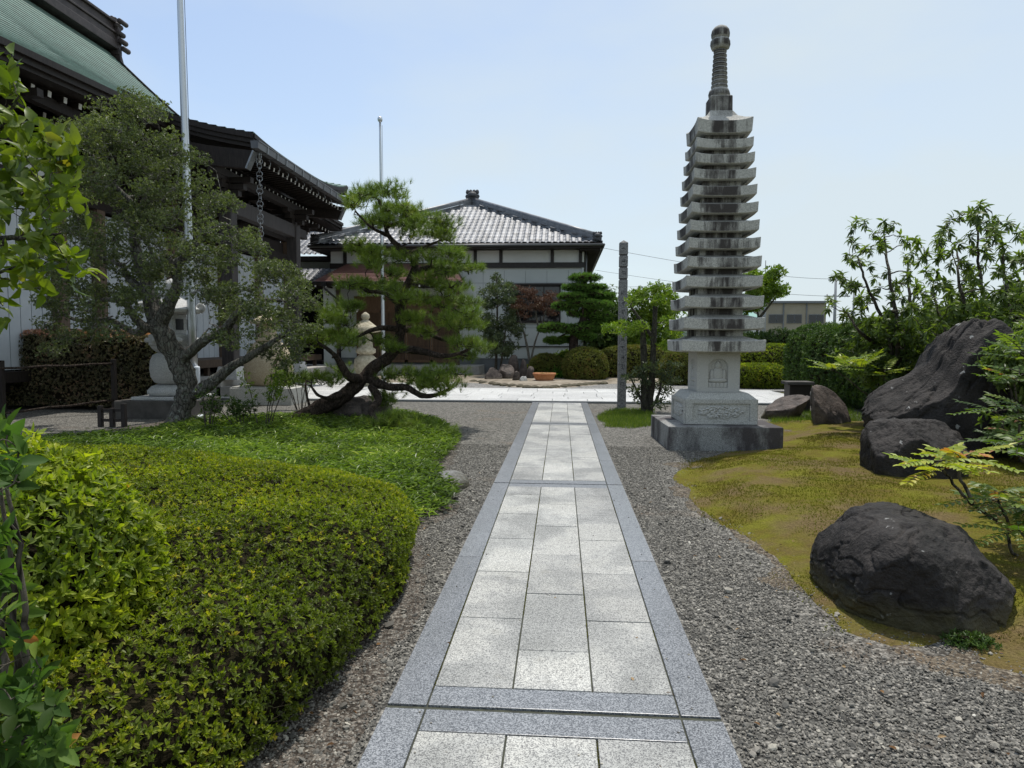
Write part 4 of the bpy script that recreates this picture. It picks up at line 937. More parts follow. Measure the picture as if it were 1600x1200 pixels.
# ------------------------------------------------------------------ temple hall on the left
def temple():
    t = thing('temple_hall', 'large dark timber temple hall with green copper roof on the left', 'temple', (-16.5, 20.3, 0))
    XR, XE, YA, YB, YG0, YG1 = -17.3, -10.25, 8.6, 31.6, 15.1, 25.5; ZR = 12.55
    def ez(Y): return 7.05+.055*(Y-12) if Y < 17 else 7.33-.02*(Y-17)
    def zs(s, Y):  # s = 0 ridge .. 1 eave, concave
        e = ez(Y); return e+(ZR-e)*((1-s)**1.32*.93+(1-s)*.07)
    sb = .60
    V = []; F = []; q = []
    def slope(fx, nU, rows, yr):
        mb = MB()
        for j in range(rows):
            s0, s1 = j/rows, (j+1)/rows
            ya0, yb0 = yr(s0); ya1, yb1 = yr(s1); n = nU
            for i in range(n):
                u0, u1 = i/n, (i+1)/n
                a = (fx(s0), ya0+(yb0-ya0)*u0); b = (fx(s0), ya0+(yb0-ya0)*u1); c = (fx(s1), ya1+(yb1-ya1)*u1); d = (fx(s1), ya1+(yb1-ya1)*u0)
                l = .035; A = (*a, zs(s0, a[1])); B = (*b, zs(s0, b[1])); C = (*c, zs(s1, c[1])+l); D = (*d, zs(s1, d[1])+l); E = (*c, zs(s1, c[1])-.002); Fq = (*d, zs(s1, d[1])-.002)
                rv = ((math.sin(j*78.2+(i//3)*3.7)*43758.5) % 1)*.25+((math.sin(j*12.1)*4378.5) % 1)*.75
                mb.add([A, B, C, D, E, Fq], [(0, 3, 2, 1), (3, 5, 4, 2)], 0, rv)
        return mb
    yr = lambda s: (YG0, YG1) if s < sb else (YG0+(YA-YG0)*(s-sb)/(1-sb), YG1+(YB-YG1)*(s-sb)/(1-sb))
    fxf = lambda s: XR+(XE-XR)*s
    roof = slope(fxf, 30, 34, yr).build('front_roof', 'copper', t)
    slope(lambda s: XR-(XE-XR)*s, 12, 20, yr).build('back_roof', 'copper', t)
    # hip skirts below the gables
    for (yg, ye) in ((YG1, YB), (YG0, YA)):
        mb = MB()
        for j in range(14):
            s0, s1 = sb+(1-sb)*j/14, sb+(1-sb)*(j+1)/14
            def row(s):
                y = yg+(ye-yg)*(s-sb)/(1-sb); return y, XR-(XE-XR)*s, XR+(XE-XR)*s
            y0, xa0, xb0 = row(s0); y1, xa1, xb1 = row(s1); z0 = zs(s0, y0); z1 = zs(s1, y1)
            mb.add([(xa0, y0, z0), (xb0, y0, z0), (xb1, y1, z1), (xa1, y1, z1)], [(0, 1, 2, 3)], 0, random.random())
        mb.build('hip_roof', 'copper', t)
        m = MB(); zg = zs(sb, yg); xw = (XE-XR)*sb
        m.add([(XR-xw, yg*.999+(-.5 if yg > 20 else .5), zg-.2), (XR+xw, yg+(-.5 if yg > 20 else .5), zg-.2), (XR, yg+(-.5 if yg > 20 else .5), ZR-.1)], [(0, 1, 2)]); m.build('gable_wall', 'darkwood', t)
    # verge boards along the far gable edge
    for yg in (YG0, YG1):
        m = MB()
        for j in range(12):
            s0, s1 = sb*j/12, sb*(j+1)/12
            for sgn in (1, -1): m.bar((XR+sgn*(XE-XR)*s0, yg, zs(s0, yg)-.12), (XR+sgn*(XE-XR)*s1, yg, zs(s1, yg)-.12), .09, .34)
        m.build('bargeboard', 'darkwood', t)
    # main ridge
    m = MB()
    for (ww, z, hh) in ((.95, .14, .30), (.80, .42, .28), (.92, .60, .08), (.70, .80, .34), (.90, 1.0, .10)): m.box((XR, (YG0+YG1)/2, ZR+z), (ww, YG1-YG0+.1, hh))
    m.tube([(XR, YG0-.1, ZR+1.1), (XR, YG1+.1, ZR+1.1)], .2, 12)
    rd = m.build('ridge', 'ridgewood', t, bevel=.02)
    for y in (YG0-.1, YG1+.1):
        m = MB(); m.box((XR, y, ZR+.35), (1.0, .22, 1.1)); m.box((XR, y, ZR-.30), (1.2, .18, .5), taper=.8); m.box((XR, y, ZR+1.0), (.8, .2, .4))
        for a in range(5): m.tube([(XR-.6+a*.3, y-.2, ZR+1.22-.1*abs(a-2)), (XR-.6+a*.3, y+.28, ZR+1.22-.1*abs(a-2))], .09, 10)
        for a in range(4):
            m.tube([(XR+.42+.09*a, y-.16, ZR+.9-.3*a), (XR+.42+.09*a, y+.22, ZR+.9-.3*a)], .10, 10); m.tube([(XR-.42-.09*a, y-.16, ZR+.9-.3*a), (XR-.42-.09*a, y+.22, ZR+.9-.3*a)], .10, 10)
        m.build('ridge_end_ornament', 'ridgewood', rd, bevel=.03)
    # layered eave edge
    m = MB(); ys = np.linspace(YA, YB, 40)
    for a, b in zip(ys[:-1], ys[1:]):
        for (dx, dz, ww, hh) in ((-.02, -.08, .22, .13), (-.13, -.20, .26, .12), (-.24, -.30, .30, .10)): m.bar((XE+dx, a, ez(a)+dz), (XE+dx, b, ez(b)+dz), ww, hh)
        m.add([(XE-.1, a, ez(a)-.33), (XE-.1, b, ez(b)-.33), (XE-2.3, b, ez(b)-.28), (XE-2.3, a, ez(a)-.28)], [(0, 1, 2, 3)])
    m.build('eave_edge', 'darkwood', t)
    m = MB()
    for dz in (-.08, -.20, -.30): m.bar((XE, YB, ez(YB)+dz), (XR-7, YB, ez(YB)+dz), .24, .12)
    m.add([(XE, YB-.1, ez(YB)-.35), (XE-14, YB-.1, ez(YB)-.35), (XE-14, YB-2.5, ez(YB)-.3), (XE, YB-2.5, ez(YB)-.3)], [(0, 1, 2, 3)]); m.build('far_eave_edge', 'darkwood', t)
    # rafters, two rows, white-painted ends
    proto = []
    def rafter(y, x, z, L, w_, h_, sl=.12):
        m = MB(); m.bar((x, y, z), (x-L, y, z+L*sl), w_, h_); m.bar((x+.012, y, z-.0015), (x, y, z), w_*.92, h_*.92, 1); m.build('rafter', ['darkwood', 'whiteend'], t)
    for y in np.arange(11.2, 17.2, .46): rafter(y, XE-.50, ez(y)-.46, 1.3, .10, .13)
    for y in np.arange(12.0, 17.2, .46): rafter(y, XE-1.25, ez(y)-.66, .9, .09, .11)
    for y in np.arange(24.4, 31.4, .40): rafter(y, XE-.50, ez(y)-.46, 1.3, .10, .13)
    for y in np.arange(25.0, 31.0, .40): rafter(y, XE-1.25, ez(y)-.66, .9, .09, .11)
    # walls: posts and pale boards
    WX, WY0, WY1 = -12.0, 11.0, 29.2
    m = MB(); m.box((WX-4.5, (WY0+WY1)/2, 3.6), (8.6, WY1-WY0, 6.4)); m.build('wall_core', 'darkwood', t)
    posts = [11.0, 13.3, 15.55, 16.95, 20.3, 23.4, 26.3, 29.1]
    for y in posts:
        m = MB(); m.box((WX+.08, y, 3.6), (.30, .30, 6.2)); m.build('wall_post', 'postwood', t)
    m = MB(); m.box((WX+.1, (WY0+WY1)/2, 5.05), (.3, WY1-WY0, .36)); m.box((WX+.1, (WY0+WY1)/2, .75), (.26, WY1-WY0, .24)); m.box((WX+.1, (WY0+WY1)/2, 5.9), (.22, WY1-WY0, .2)); m.build('wall_beam', 'darkwood', t)
    for a, b in zip(posts[:-1], posts[1:]):
        y = a+.16; m = MB()
        n = max(1, int(round((b-a-.32)/.34))); wd = (b-a-.32)/n
        for i in range(n): m.box((WX, y+wd*(i+.5), 2.85), (.06, wd-.022, 3.9))
        m.build('board_panel', 'panel', t)
        m = MB(); m.box((WX, (a+b)/2, 5.48), (.05, b-a-.3, .5)); m.build('upper_panel', 'plaster' if b < 16 else 'darkwood', t)
    # bracket blocks under the eaves
    for y in posts:
        m = MB()
        for (dx, z, L, h_) in ((.3, 6.12, .9, .16), (.45, 6.30, 1.4, .16), (.62, 6.48, 1.9, .16)): m.box((WX+dx, y, z), (L, .17, h_)); m.box((WX+.2+dx*.4, y, z), (.18, L*.7, h_))
        m.build('bracket', 'darkwood', t)
    m = MB(); m.bar((WX+1.0, WY0, 6.6), (WX+1.0, WY1+1, 6.6), .2, .22); m.build('eave_purlin', 'darkwood', t)
    # stone platform, veranda and steps
    m = MB(); m.box((-16.2, 23.2, .22), (12.6, 15, .55)); m.build('stone_platform', 'concrete', t, bevel=.02)
    m = MB(); m.box((-11.2, 22.6, .92), (1.5, 13.3, .12)); m.box((-10.5, 22.6, .86), (.12, 13.3, .22)); m.build('veranda_deck', 'midwood', t)
    for y in np.arange(16.2, 29.5, 1.8):
        m = MB(); m.box((-10.6, y, .65), (.13, .13, .4)); m.build('veranda_strut', 'midwood', t)
    m = MB()
    for k in range(3): m.box((-9.1+.34*k, 20.5, .25-.17*k+.05), (.9 if k == 0 else .36, 5.6, .36-.0*k)) if False else m.box((-9.45+.36*k, 20.5, (.49-.16*k)/2-.02), (.5, 5.2, .49-.16*k))
    m.build('stone_steps', 'concrete', t, bevel=.015)
    # projecting porch roof (kohai)
    KX, K0, K1 = -7.95, 17.45, 25.2
    def kz(x, y=0): # roof height along X
        s = (x-KX)/(-11.4-KX); return 6.78+.62*s+.55*s*s*s
    m = MB(); nx = 14
    def kw(y): return .12*abs((y-20.4)/3)**3
    for j in range(nx):
        s0, s1 = j/nx, (j+1)/nx; xa, xb = KX+(-11.4-KX)*s0, KX+(-11.4-KX)*s1
        for i in range(16):
            ya, yb = K0+(K1-K0)*i/16, K0+(K1-K0)*(i+1)/16; l = .03
            m.add([(xa, ya, kz(xa)+kw(ya)+l), (xa, yb, kz(xa)+kw(yb)+l), (xb, yb, kz(xb)+kw(yb)), (xb, ya, kz(xb)+kw(ya)), (xa, ya, kz(xa)+kw(ya)-.01), (xa, yb, kz(xa)+kw(yb)-.01)], [(0, 1, 2, 3), (4, 5, 1, 0)], 0, random.random())
    ko = m.build('porch_roof', 'copper', t)
    m = MB(); xs = np.linspace(KX, -11.4, 12)
    for a, b in zip(xs[:-1], xs[1:]):
        for yy, sg in ((K0, 1), (K1, -1)):
            for (dy, dz, ww, hh) in ((.02, -.08, .16, .13), (.08, -.20, .18, .12), (.15, -.31, .20, .11)): m.bar((a, yy+sg*dy, kz(a)+kw(yy)+dz), (b, yy+sg*dy, kz(b)+kw(yy)+dz), ww, hh)
    ys = np.linspace(K0, K1, 16)
    for a, b in zip(ys[:-1], ys[1:]):
        for (dx, dz, ww, hh) in ((-.03, -.07, .14, .12), (-.10, -.18, .20, .11)): m.bar((KX+dx, a, kz(KX)+kw(a)+dz), (KX+dx, b, kz(KX)+kw(b)+dz), ww, hh)
    m.add([(KX-.05, K0+.1, kz(KX)-.25), (KX-.05, K1-.1, kz(KX)-.25), (-11.4, K1-.1, 7.35), (-11.4, K0+.1, 7.35)], [(0, 1, 2, 3)])
    m.build('porch_eave_edge', 'darkwood', ko)
    # deep carved end beams beneath the verges, with a pale metal end strip
    for yy in (K0+.16, K1-.16):
        m = MB(); pr_ = [(-8.20, 6.02), (-8.00, 6.46), (-9.2, 6.62), (-10.6, 6.9), (-11.3, 7.0), (-11.3, 6.5), (-10.4, 6.36), (-9.3, 6.12)]
        V = [(x, yy-.1, z) for x, z in pr_]+[(x, yy+.1, z) for x, z in pr_]; n = 8
        m.add(V, [tuple(range(n)), tuple(range(n, 2*n))[::-1]]+[(i, (i+1) % n, n+(i+1) % n, n+i)[::-1] for i in range(n)]); eb = m.build('end_beam', 'darkwood', ko)
        m = MB(); m.bar((-8.19, yy, 6.01), (-7.985, yy, 6.46), .045, .25, up=(0, 1, 0)); m.build('end_strip', 'chain', eb)
    # gutter with brackets
    m = MB(); gz = kz(KX)-.30; gx = KX+.06
    m.add([(gx-.08, K0-.1, gz), (gx+.10, K0-.1, gz), (gx+.12, K0-.1, gz+.19), (gx-.10, K0-.1, gz+.19), (gx-.08, K1+.1, gz), (gx+.10, K1+.1, gz), (gx+.12, K1+.1, gz+.19), (gx-.10, K1+.1, gz+.19)],
          [(0, 1, 2, 3), (7, 6, 5, 4), (0, 4, 5, 1), (1, 5, 6, 2), (3, 7, 4, 0)])
    m.bar((gx+.125, K0-.1, gz+.18), (gx+.125, K1+.1, gz+.18), .02, .03); gu = m.build('gutter', 'gutter', ko)
    for y in np.arange(K0+.45, K1, .62):
        m = MB(); m.bar((gx+.13, y, gz+.19), (gx+.12, y, gz-.01), .012, .03, up=(0, 1, 0)); m.bar((gx+.12, y, gz-.012), (gx-.12, y, gz-.012), .03, .012)
        m.tube([(gx-.12+.09*math.cos(a)-.05, y, gz-.10+.09*math.sin(a)) for a in np.linspace(math.pi/2, -math.pi*.75, 9)], .012, 6); m.build('gutter_bracket', 'chain', gu)
    for y in np.arange(K0+.25, K1, .31):
        m = MB(); m.bar((KX-.24, y, 6.40), (KX-1.4, y, 6.56), .075, .11); m.bar((KX-.228, y, 6.3985), (KX-.24, y, 6.40), .07, .10, 1); m.build('porch_rafter', ['darkwood', 'whiteend'], ko)
    for y in np.arange(K0+.45, K1, .31):
        m = MB(); m.bar((KX-1.15, y, 6.22), (KX-2.2, y, 6.40), .06, .085); m.bar((KX-1.138, y, 6.2185), (KX-1.15, y, 6.22), .055, .08, 1); m.build('porch_rafter', ['darkwood', 'whiteend'], ko)
    # pillars, beams, brackets
    for y in (18.35, 22.95):
        m = MB(); m.box((-9.12, y, 3.2), (.36, .36, 4.7)); pl = m.build('porch_pillar', 'pillarwood', t, bevel=.03)
        m = MB(); m.box((-9.12, y, .66), (.66, .66, .36), taper=.78); m.build('pillar_base', 'white_stone', pl, bevel=.02)
        m = MB()
        for (L, z) in ((.7, 5.55), (1.0, 5.72), (1.4, 5.9)): m.box((-9.12, y, z), (L, .2, .15)); m.box((-9.12, y, z), (.2, L, .15))
        for d in (-.4, 0, .4): m.box((-9.12, y+d, 5.81), (.2, .2, .09), taper=1.2)
        m.box((-9.12, y+(.62 if y > 20 else -.62), 5.28), (.22, .8, .30), taper=.8); m.build('pillar_bracket', 'darkwood', pl)
    m = MB(); m.box((-9.12, 20.65, 5.25), (.26, 4.6, .44)); m.build('tie_beam', 'pillarwood', t, bevel=.02)
    m = MB(); m.box((-9.12, 20.65, 6.05), (.24, 6.2, .2)); m.build('porch_purlin', 'darkwood', t)
    for y in (18.35, 22.95):
        m = MB(); m.tube(smoothpath([(-9.1, y, 5.1), (-9.9, y, 5.45), (-10.9, y, 5.55), (-11.9, y, 5.2)], 5), .16, 8); m.build('curved_beam', 'darkwood', t)
M['ridgewood'] = plain('brown_copper_clad_ridge', (.03, .022, .022), (.075, .058, .056), 3, .55, .4, 0, .1)
M['postwood'] = plain('brown_wall_post', (.09, .06, .042), (.16, .115, .085), 4, .65, .3, 0, .2, .004, (6, 6, .6))
M['pillarwood'] = plain('dark_grey_brown_pillar', (.028, .024, .024), (.06, .052, .05), 4, .6, .3, 0, .2, .004, (6, 6, .6))
temple()
def rain_chain():
    y = 17.72; x = -7.93; t = thing('rain_chain', 'long double ring rain chain hanging from the near end of the temple porch gutter', 'rain chain', (x, y, 2.2))
    m = MB(); m.tube([(x-.01+.07*math.cos(a), y, 6.38+.12*math.sin(a)) for a in np.linspace(0, 2*math.pi, 16)], .014, 6); m.tube([(x, y, 6.55), (x, y, 6.3)], .03, 8); m.build('hook', 'chain', t)
    def ring(z, k):
        m = MB(); a0 = k*math.pi/2
        pts = [(x+0.078*math.cos(a)*math.cos(a0*.6+.3), y+0.078*math.cos(a)*math.sin(a0*.6+.3), z+0.078*math.sin(a)) for a in np.linspace(0, 2*math.pi, 17)]
        m.tube(pts, .009, 6); return m.build('ring', 'chain', t)
    z = 6.24; k = 0
    while z > 2.3: ring(z, k); z -= .11; k += 1
rain_chain()

# ------------------------------------------------------------------ lanterns and stone furniture
def big_lantern(px, py, label):
    b = G(px, py); x, y = b[0], b[1]+.5; t = thing('stone_lantern', label, 'stone lantern', (x, y, 0), None)
    m = MB(); m.box((x-.1, y, .17), (1.55, 1.3, .36)); m.build('dark_plinth', 'darkconc', t, bevel=.02)
    m = MB(); m.box((x, y, .385), (1.18, 1.1, .07)); m.build('base_slab', 'white_stone', t, bevel=.02)
    sc = lambda n, a_: (lambda a, z: 1+a_*abs(math.cos(a*n/2)))
    m = MB(); m.lathe((x, y, .42), [(.40, 0), (.46, .05), (.46, .12), (.38, .20), (.30, .23)], 64, mod=sc(8, .09)); m.build('lotus_base', 'white_stone', t)
    m = MB(); m.lathe((x, y, .65), [(.26, 0), (.36, .05), (.425, .16), (.445, .32), (.43, .48), (.38, .60), (.27, .665)], 40); m.build('drum', 'white_stone', t)
    m = MB(); m.lathe((x, y, 1.30), [(.24, 0), (.30, .02), (.37, .09), (.41, .16)], 64, mod=sc(8, .06)); m.build('lotus_bracket', 'white_stone', t)
    m = MB(); m.lathe((x, y, 1.455), [(.49, 0), (.50, .01), (.50, .21), (.48, .22)], 6, sm=False); o = m.build('hexagon_platform', 'white_stone', t, bevel=.01)
    m = MB()
    for k in range(6):
        a = (k+.5)*math.pi/3; r_ = .50*math.cos(math.pi/6)
        for d in (-.12, .12):
            cxx, cyy = x+r_*math.cos(a)-d*math.sin(a), y+r_*math.sin(a)+d*math.cos(a)
            m.lathe((cxx, cyy, 1.56), [(.07, -.05), (.085, 0), (.05, .05)], 8)
    m.build('petal_carving', 'white_stone', o)
    m = MB(); m.lathe((x, y, 1.675), [(.30, 0), (.31, .02), (.31, .40), (.29, .42)], 6, sm=False); fb = m.build('fire_box', 'white_stone', t, bevel=.01)
    for k in range(6):
        a = (k+.5)*math.pi/3; r_ = .31*math.cos(math.pi/6)+.004; m = MB(); m.box((x+r_*math.cos(a), y+r_*math.sin(a), 1.88), (.02, .16, .22), a); m.build('fire_box_opening', 'black', fb)
    m = MB(); m.lathe((x, y, 2.09), [(.30, 0), (.62, .03), (.66, .10), (.60, .13), (.35, .26), (.16, .36)], 6, sm=False); rf = m.build('roof', 'white_stone', t, bevel=.015)
    for k in range(6):
        a = k*math.pi/3; m = MB(); m.tube([(x+math.cos(a)*(.62+.07*math.cos(q)), y+math.sin(a)*(.62+.07*math.cos(q)), 2.22+.07*math.sin(q)) for q in np.linspace(-1.2, 3.4, 9)], .035, 8); m.build('roof_scroll', 'white_stone', rf)
    m = MB(); m.lathe((x, y, 2.44), [(.14, 0), (.18, .06), (.12, .10), (.15, .16), (.15, .26), (.08, .34), (.01, .38)], 24); m.build('jewel', 'white_stone', t)
big_lantern(251, 653, 'big pale grey stone lantern with fat drum on a dark plinth by the hedge')
def tan_lantern():
    b = G(407, 633); x, y = b[0], b[1]+.55; t = thing('stone_lantern', 'tan stone lantern with rounded body on a granite block near the temple steps', 'stone lantern', (x, y, 0), None)
    m = MB(); m.box((x, y, .20), (1.55, 1.1, .42)); m.build('granite_plinth', 'granite', t, bevel=.015)
    m = MB(); m.box((x-.05, y-.02, .425), (1.35, 1.0, .035)); m.build('plinth_cap', 'granite', t, bevel=.01)
    m = MB(); m.lathe((x-.02, y, .44), [(.40, 0), (.50, .06), (.575, .2), (.585, .42), (.57, .62), (.50, .84), (.40, 1.0), (.31, 1.08)], 48); d = m.build('rounded_body', 'tan_stone', t)
    a = R(-38); cxx, cyy = x-.02+.572*math.cos(a), y+.572*math.sin(a)
    m = MB()
    for rr_ in (.17, .11):
        m.tube([(cxx-q2*math.sin(a), cyy+q2*math.cos(a), 1.0+rr_*math.sin(q)) for q in np.linspace(0, 6.283, 25) for q2 in [rr_*math.cos(q)]], .013, 6)
    m.build('round_crest', 'postwood', d)
    m = MB(); m.lathe((x-.02, y, 1.52), [(.28, 0), (.34, .03), (.34, .10), (.22, .13)], 6, sm=False); m.build('collar', 'tan_stone', t, bevel=.01)
    m = MB(); m.lathe((x-.02, y, 1.65), [(.22, 0), (.22, .30)], 6, sm=False); m.build('fire_box', 'tan_stone', t)
    m = MB(); m.lathe((x-.02, y, 1.95), [(.22, 0), (.46, .03), (.46, .08), (.12, .26), (.10, .34), (.02, .42)], 6, sm=False); m.build('roof', 'tan_stone', t)
tan_lantern()
def cream_lantern():
    x, y = P(572, 600, 20.2)[0], 23.2; x = P(572, 600, 23.2)[0]; t = thing('stone_lantern', 'cream coloured lichened stone lantern glimpsed through the leaning pine', 'stone lantern', (x, y, 0), None)
    m = MB(); m.lathe((x, y, 0), [(.55, 0), (.55, .18), (.40, .26), (.34, .34)], 28); m.build('base', 'cream_stone', t)
    m = MB(); m.lathe((x, y, .34), [(.22, 0), (.34, .12), (.42, .35), (.38, .60), (.24, .74)], 28); m.build('round_body', 'cream_stone', t)
    m = MB(); m.lathe((x, y, 1.08), [(.2, 0), (.34, .08), (.34, .2), (.24, .26), (.24, .7), (.2, .75)], 28); fb = m.build('fire_box', 'cream_stone', t)
    m = MB(); m.box((x, y-.235, 1.58), (.14, .02, .22)); m.build('fire_box_opening', 'black', fb)
    m = MB(); m.lathe((x, y, 1.83), [(.2, 0), (.5, .05), (.52, .13), (.34, .26), (.16, .40), (.1, .46)], 28); m.build('roof', 'cream_stone', t)
    m = MB(); m.lathe((x, y, 2.29), [(.1, 0), (.15, .08), (.13, .18), (.02, .26)], 20); m.build('jewel', 'cream_stone', t)
cream_lantern()
# ------------------------------------------------------------------ rocks
def gz(x, y): h, d = moss_h(x, y); return float(h[0]) if d[0] > 0 else 0.0
def flat_top(V): V = V.copy(); f = np.interp(V[:, 0], [-.52, -.42, -.28, -.12, .12, .30, .42, .52], [.62, .80, .97, 1.0, .98, .99, .92, .74]); V[:, 2] = np.where(V[:, 2] > 0, V[:, 2]*f, V[:, 2]); return V
rock('boulder', (2.11, 4.20, .03), (.475, .55, .52), 'rock', 'broad black boulder nearest the camera, between gravel and moss', 'boulder', seed=12, cuts=16, rz=0, sub=7, p=4.2, amp=.05, cd=(.84, 1.0), shape=flat_top)
def peak(V):
    x = V[:, 0]; f = np.interp(x, [-1.02, -.69, -.25, -.08, .06, .25, .6, .85], [.28, .46, .60, .70, .90, 1.0, .97, .74]); V = V.copy(); z = V[:, 2]; V[:, 2] = np.where(z > 0, z*f, z); V[:, 0] += .10*np.maximum(z, 0)*(x < 0)*-.3; return V
rock('standing_stone', (4.92, 9.3, .05), (1.02, .6, 1.80), 'rock', 'huge black standing stone with a left shoulder in front of the hedge', 'standing stone', seed=5, cuts=18, sub=7, shape=peak, p=4.6, cd=(.84, 1.0))
rock('boulder', (3.86, 7.75, .10), (.47, .36, .60), 'rock', 'black block shaped boulder with white lichen flecks at the foot of the standing stone', 'boulder', seed=24, cuts=7, sub=6, p=6.0, rz=-.12, cd=(.92, 1.08), amp=.04)
rock('boulder', (4.45, 8.7, .1), (.42, .4, .46), 'rock', 'low dark rock tucked behind the block shaped boulder', 'boulder', seed=27, cuts=8, sub=5, p=3)
def lean_l(V): V = V.copy(); V[:, 0] -= .35*np.maximum(V[:, 2], 0); return V
rock('boulder', (4.88, 12.7, .08), (.42, .36, .70), 'rock2', 'upright pointed brown rock at the back edge of the moss', 'boulder', seed=33, cuts=9, sub=5, shape=lean_l)
def lean_r(V): V = V.copy(); V[:, 0] += .5*np.maximum(V[:, 2], 0); return V
rock('boulder', (4.55, 14.4, .02), (.52, .4, .50), 'rock2', 'slanting grey brown rock between the pagoda and the pointed rock', 'boulder', seed=41, cuts=9, sub=5, shape=lean_r)
rock('boulder', (-3.72, 12.35, .04), (.62, .42, .52), 'rock2', 'brown wedge rock beneath the leaning pine trunk', 'boulder', seed=45, cuts=9, sub=5)
rock('boulder', (-1.20, 7.15, .0), (.20, .30, .17), 'rock3', 'smooth grey stone at the tip of the bamboo grass beside the gravel', 'boulder', seed=51, cuts=4, sub=5, p=2.1, rz=-.3)
b = P(652, 600, 21.0); rock('boulder', (b[0], 22.2, .12), (.32, .24, .2), 'rockw', 'pale oval stone on the paving behind the lowest pine branch', 'boulder', seed=52, cuts=4, sub=4, p=2.1)
for i, (px, py, hw, top, sd, mt, lb) in enumerate([
    (770, 597, .34, .52, 61, 'rock2', 'brown slanting rock leftmost in the small rock group by the bowl'),
    (788, 596, .38, .82, 62, 'rock2', 'dark rounded rock second from left in the small rock group'),
    (803, 594, .28, 1.02, 63, 'rock2', 'tallest upright rock in the small rock group by the bowl'),
    (816, 595, .20, .80, 64, 'rock2', 'narrow dark upright rock right of the tallest rock'),
    (805, 599, .18, .44, 65, 'rock2', 'short flat topped stone in front of the tallest rock'),
    (829, 596, .18, .55, 66, 'rock2', 'dark wedge stone just left of the terracotta bowl'),
    (818, 600, .22, .27, 67, 'rockw', 'small white rock in front of the dark garden rocks')]):
    b = G(px, py); rock('garden_rock', (b[0], b[1]+.25, top*.15), (hw, hw*.8, top*.88), mt, lb, 'rock', seed=sd, cuts=8, sub=4, group='rocks in the small garden')
def edging():
    pts = [(735, 596), (765, 600), (800, 604), (850, 607), (880, 605), (905, 603), (925, 601), (945, 600)]
    W_ = [G(*p) for p in pts]; path_ = smoothpath(W_, 4, 0)
    V, F = ico(2); r = np.random.default_rng(5); first = None
    for i, c in enumerate(path_):
        if first is None:
            Vd = V*(1+.25*fbm(V, 1.5, 3, 9))[:, None]*np.array((.19, .15, .10)); o = fm('edging_stone', Vd+c, F, 'rock2', None, None, False, org=tuple(c)); first = o
        else:
            o = first.copy(); COL.objects.link(o); ORG[o.name] = c; o.location = (c[0]+r.normal(0, .05), c[1]+r.normal(0, .06), 0); o.rotation_euler.z = r.random()*6
        tag(o, 'low dark rough stone in the curved edging line between far gravel and garden bed', 'stone', 'edging stones of the small garden')
edging()
BED2 = [tuple(G(*p)[:2]) for p in [(560, 600), (740, 598), (800, 605), (850, 608), (905, 604), (950, 600), (1060, 597)]]+[(4.9, 31.5), (-9, 31.5)]
M['bedsoil'] = plain('pale_garden_soil', (.16, .13, .095), (.36, .32, .26), 3, .95, .1, 0, .3, .02)
rough_sheet('garden_bed_soil', BED2, .012, 'bedsoil', .1, .2, .10, .8, .02, 13)


# ------------------------------------------------------------------ small garden things
def bowl():
    b = G(850, 600); x, y = b[0], b[1]+.42; t = thing('planter_bowl', 'wide terracotta planter bowl at the front of the small garden', 'planter', (x, y, 0))
    m = MB(); m.lathe((x, y, .02), [(.24, 0), (.30, .05), (.37, .18), (.405, .30), (.43, .30), (.435, .37), (.39, .37), (.375, .30)], 40); m.build('bowl', 'terra', t)
    m = MB(); m.lathe((x, y, .30), [(.375, 0), (.3, .03), (.02, .05)], 24); m.build('soil', 'soil', t)
    n = 60; r = np.random.default_rng(3); Pq = np.c_[x+r.normal(0, .14, n), y+r.normal(0, .1, n), np.full(n, .34)]
    V, F, q = rosettes(Pq, np.tile((0, 0, 1.), (n, 1)), 4, .07, .02, T4, .9, r); fm('seedlings', V, F, 'lime', t, q)
bowl()
def jizo(px, lab, s=1.0):
    b = G(px, 590); x, y = b[0], b[1]; t = thing('jizo_statue', lab, 'statue', (x, y, 0), 'small stone statues in pink bibs')
    m = MB(); m.lathe((x, y, 0), [(.13*s, .0), (.15*s, .06*s), (.125*s, .08*s), (.13*s, .20*s), (.145*s, .34*s), (.12*s, .44*s), (.06*s, .49*s), (.055*s, .51*s), (.10*s, .54*s), (.135*s, .62*s), (.135*s, .70*s), (.10*s, .78*s), (.03*s, .82*s)], 20)
    m.lathe((x-.11*s, y-.05, .30*s), [(.03*s, -.08*s), (.045*s, 0), (.03*s, .08*s)], 10); m.lathe((x+.11*s, y-.05, .30*s), [(.03*s, -.08*s), (.045*s, 0), (.03*s, .08*s)], 10)
    m.lathe((x, y-.13*s, .64*s), [(.012*s, -.02), (.018*s, 0), (.01*s, .02)], 8); m.build('body', 'white_stone', t)
    m = MB(); m.lathe((x, y, 0), [(.17*s, .30*s), (.165*s, .36*s), (.15*s, .43*s), (.085*s, .50*s)], 20); m.build('bib', 'pink', t)
jizo(952, 'small stone child statue in a pink bib, left of the pair near the post', 1.02); jizo(964, 'small stone child statue in a pink bib, right of the pair near the post', 1.08)
def bollard():
    b = G(755, 583); x, y = b[0], b[1]; t = thing('bollard_light', 'slim black bollard light with white top beside the entrance platform', 'bollard light', (x, y, 0))
    m = MB(); m.box((x, y, .42), (.20, .20, .9)); m.build('post', 'black', t, bevel=.01)
    m = MB(); m.lathe((x, y, .87), [(.09, 0), (.11, .02), (.11, .20), (.08, .26), (.01, .28)], 16); m.build('lamp', 'lampwhite', t)
bollard()
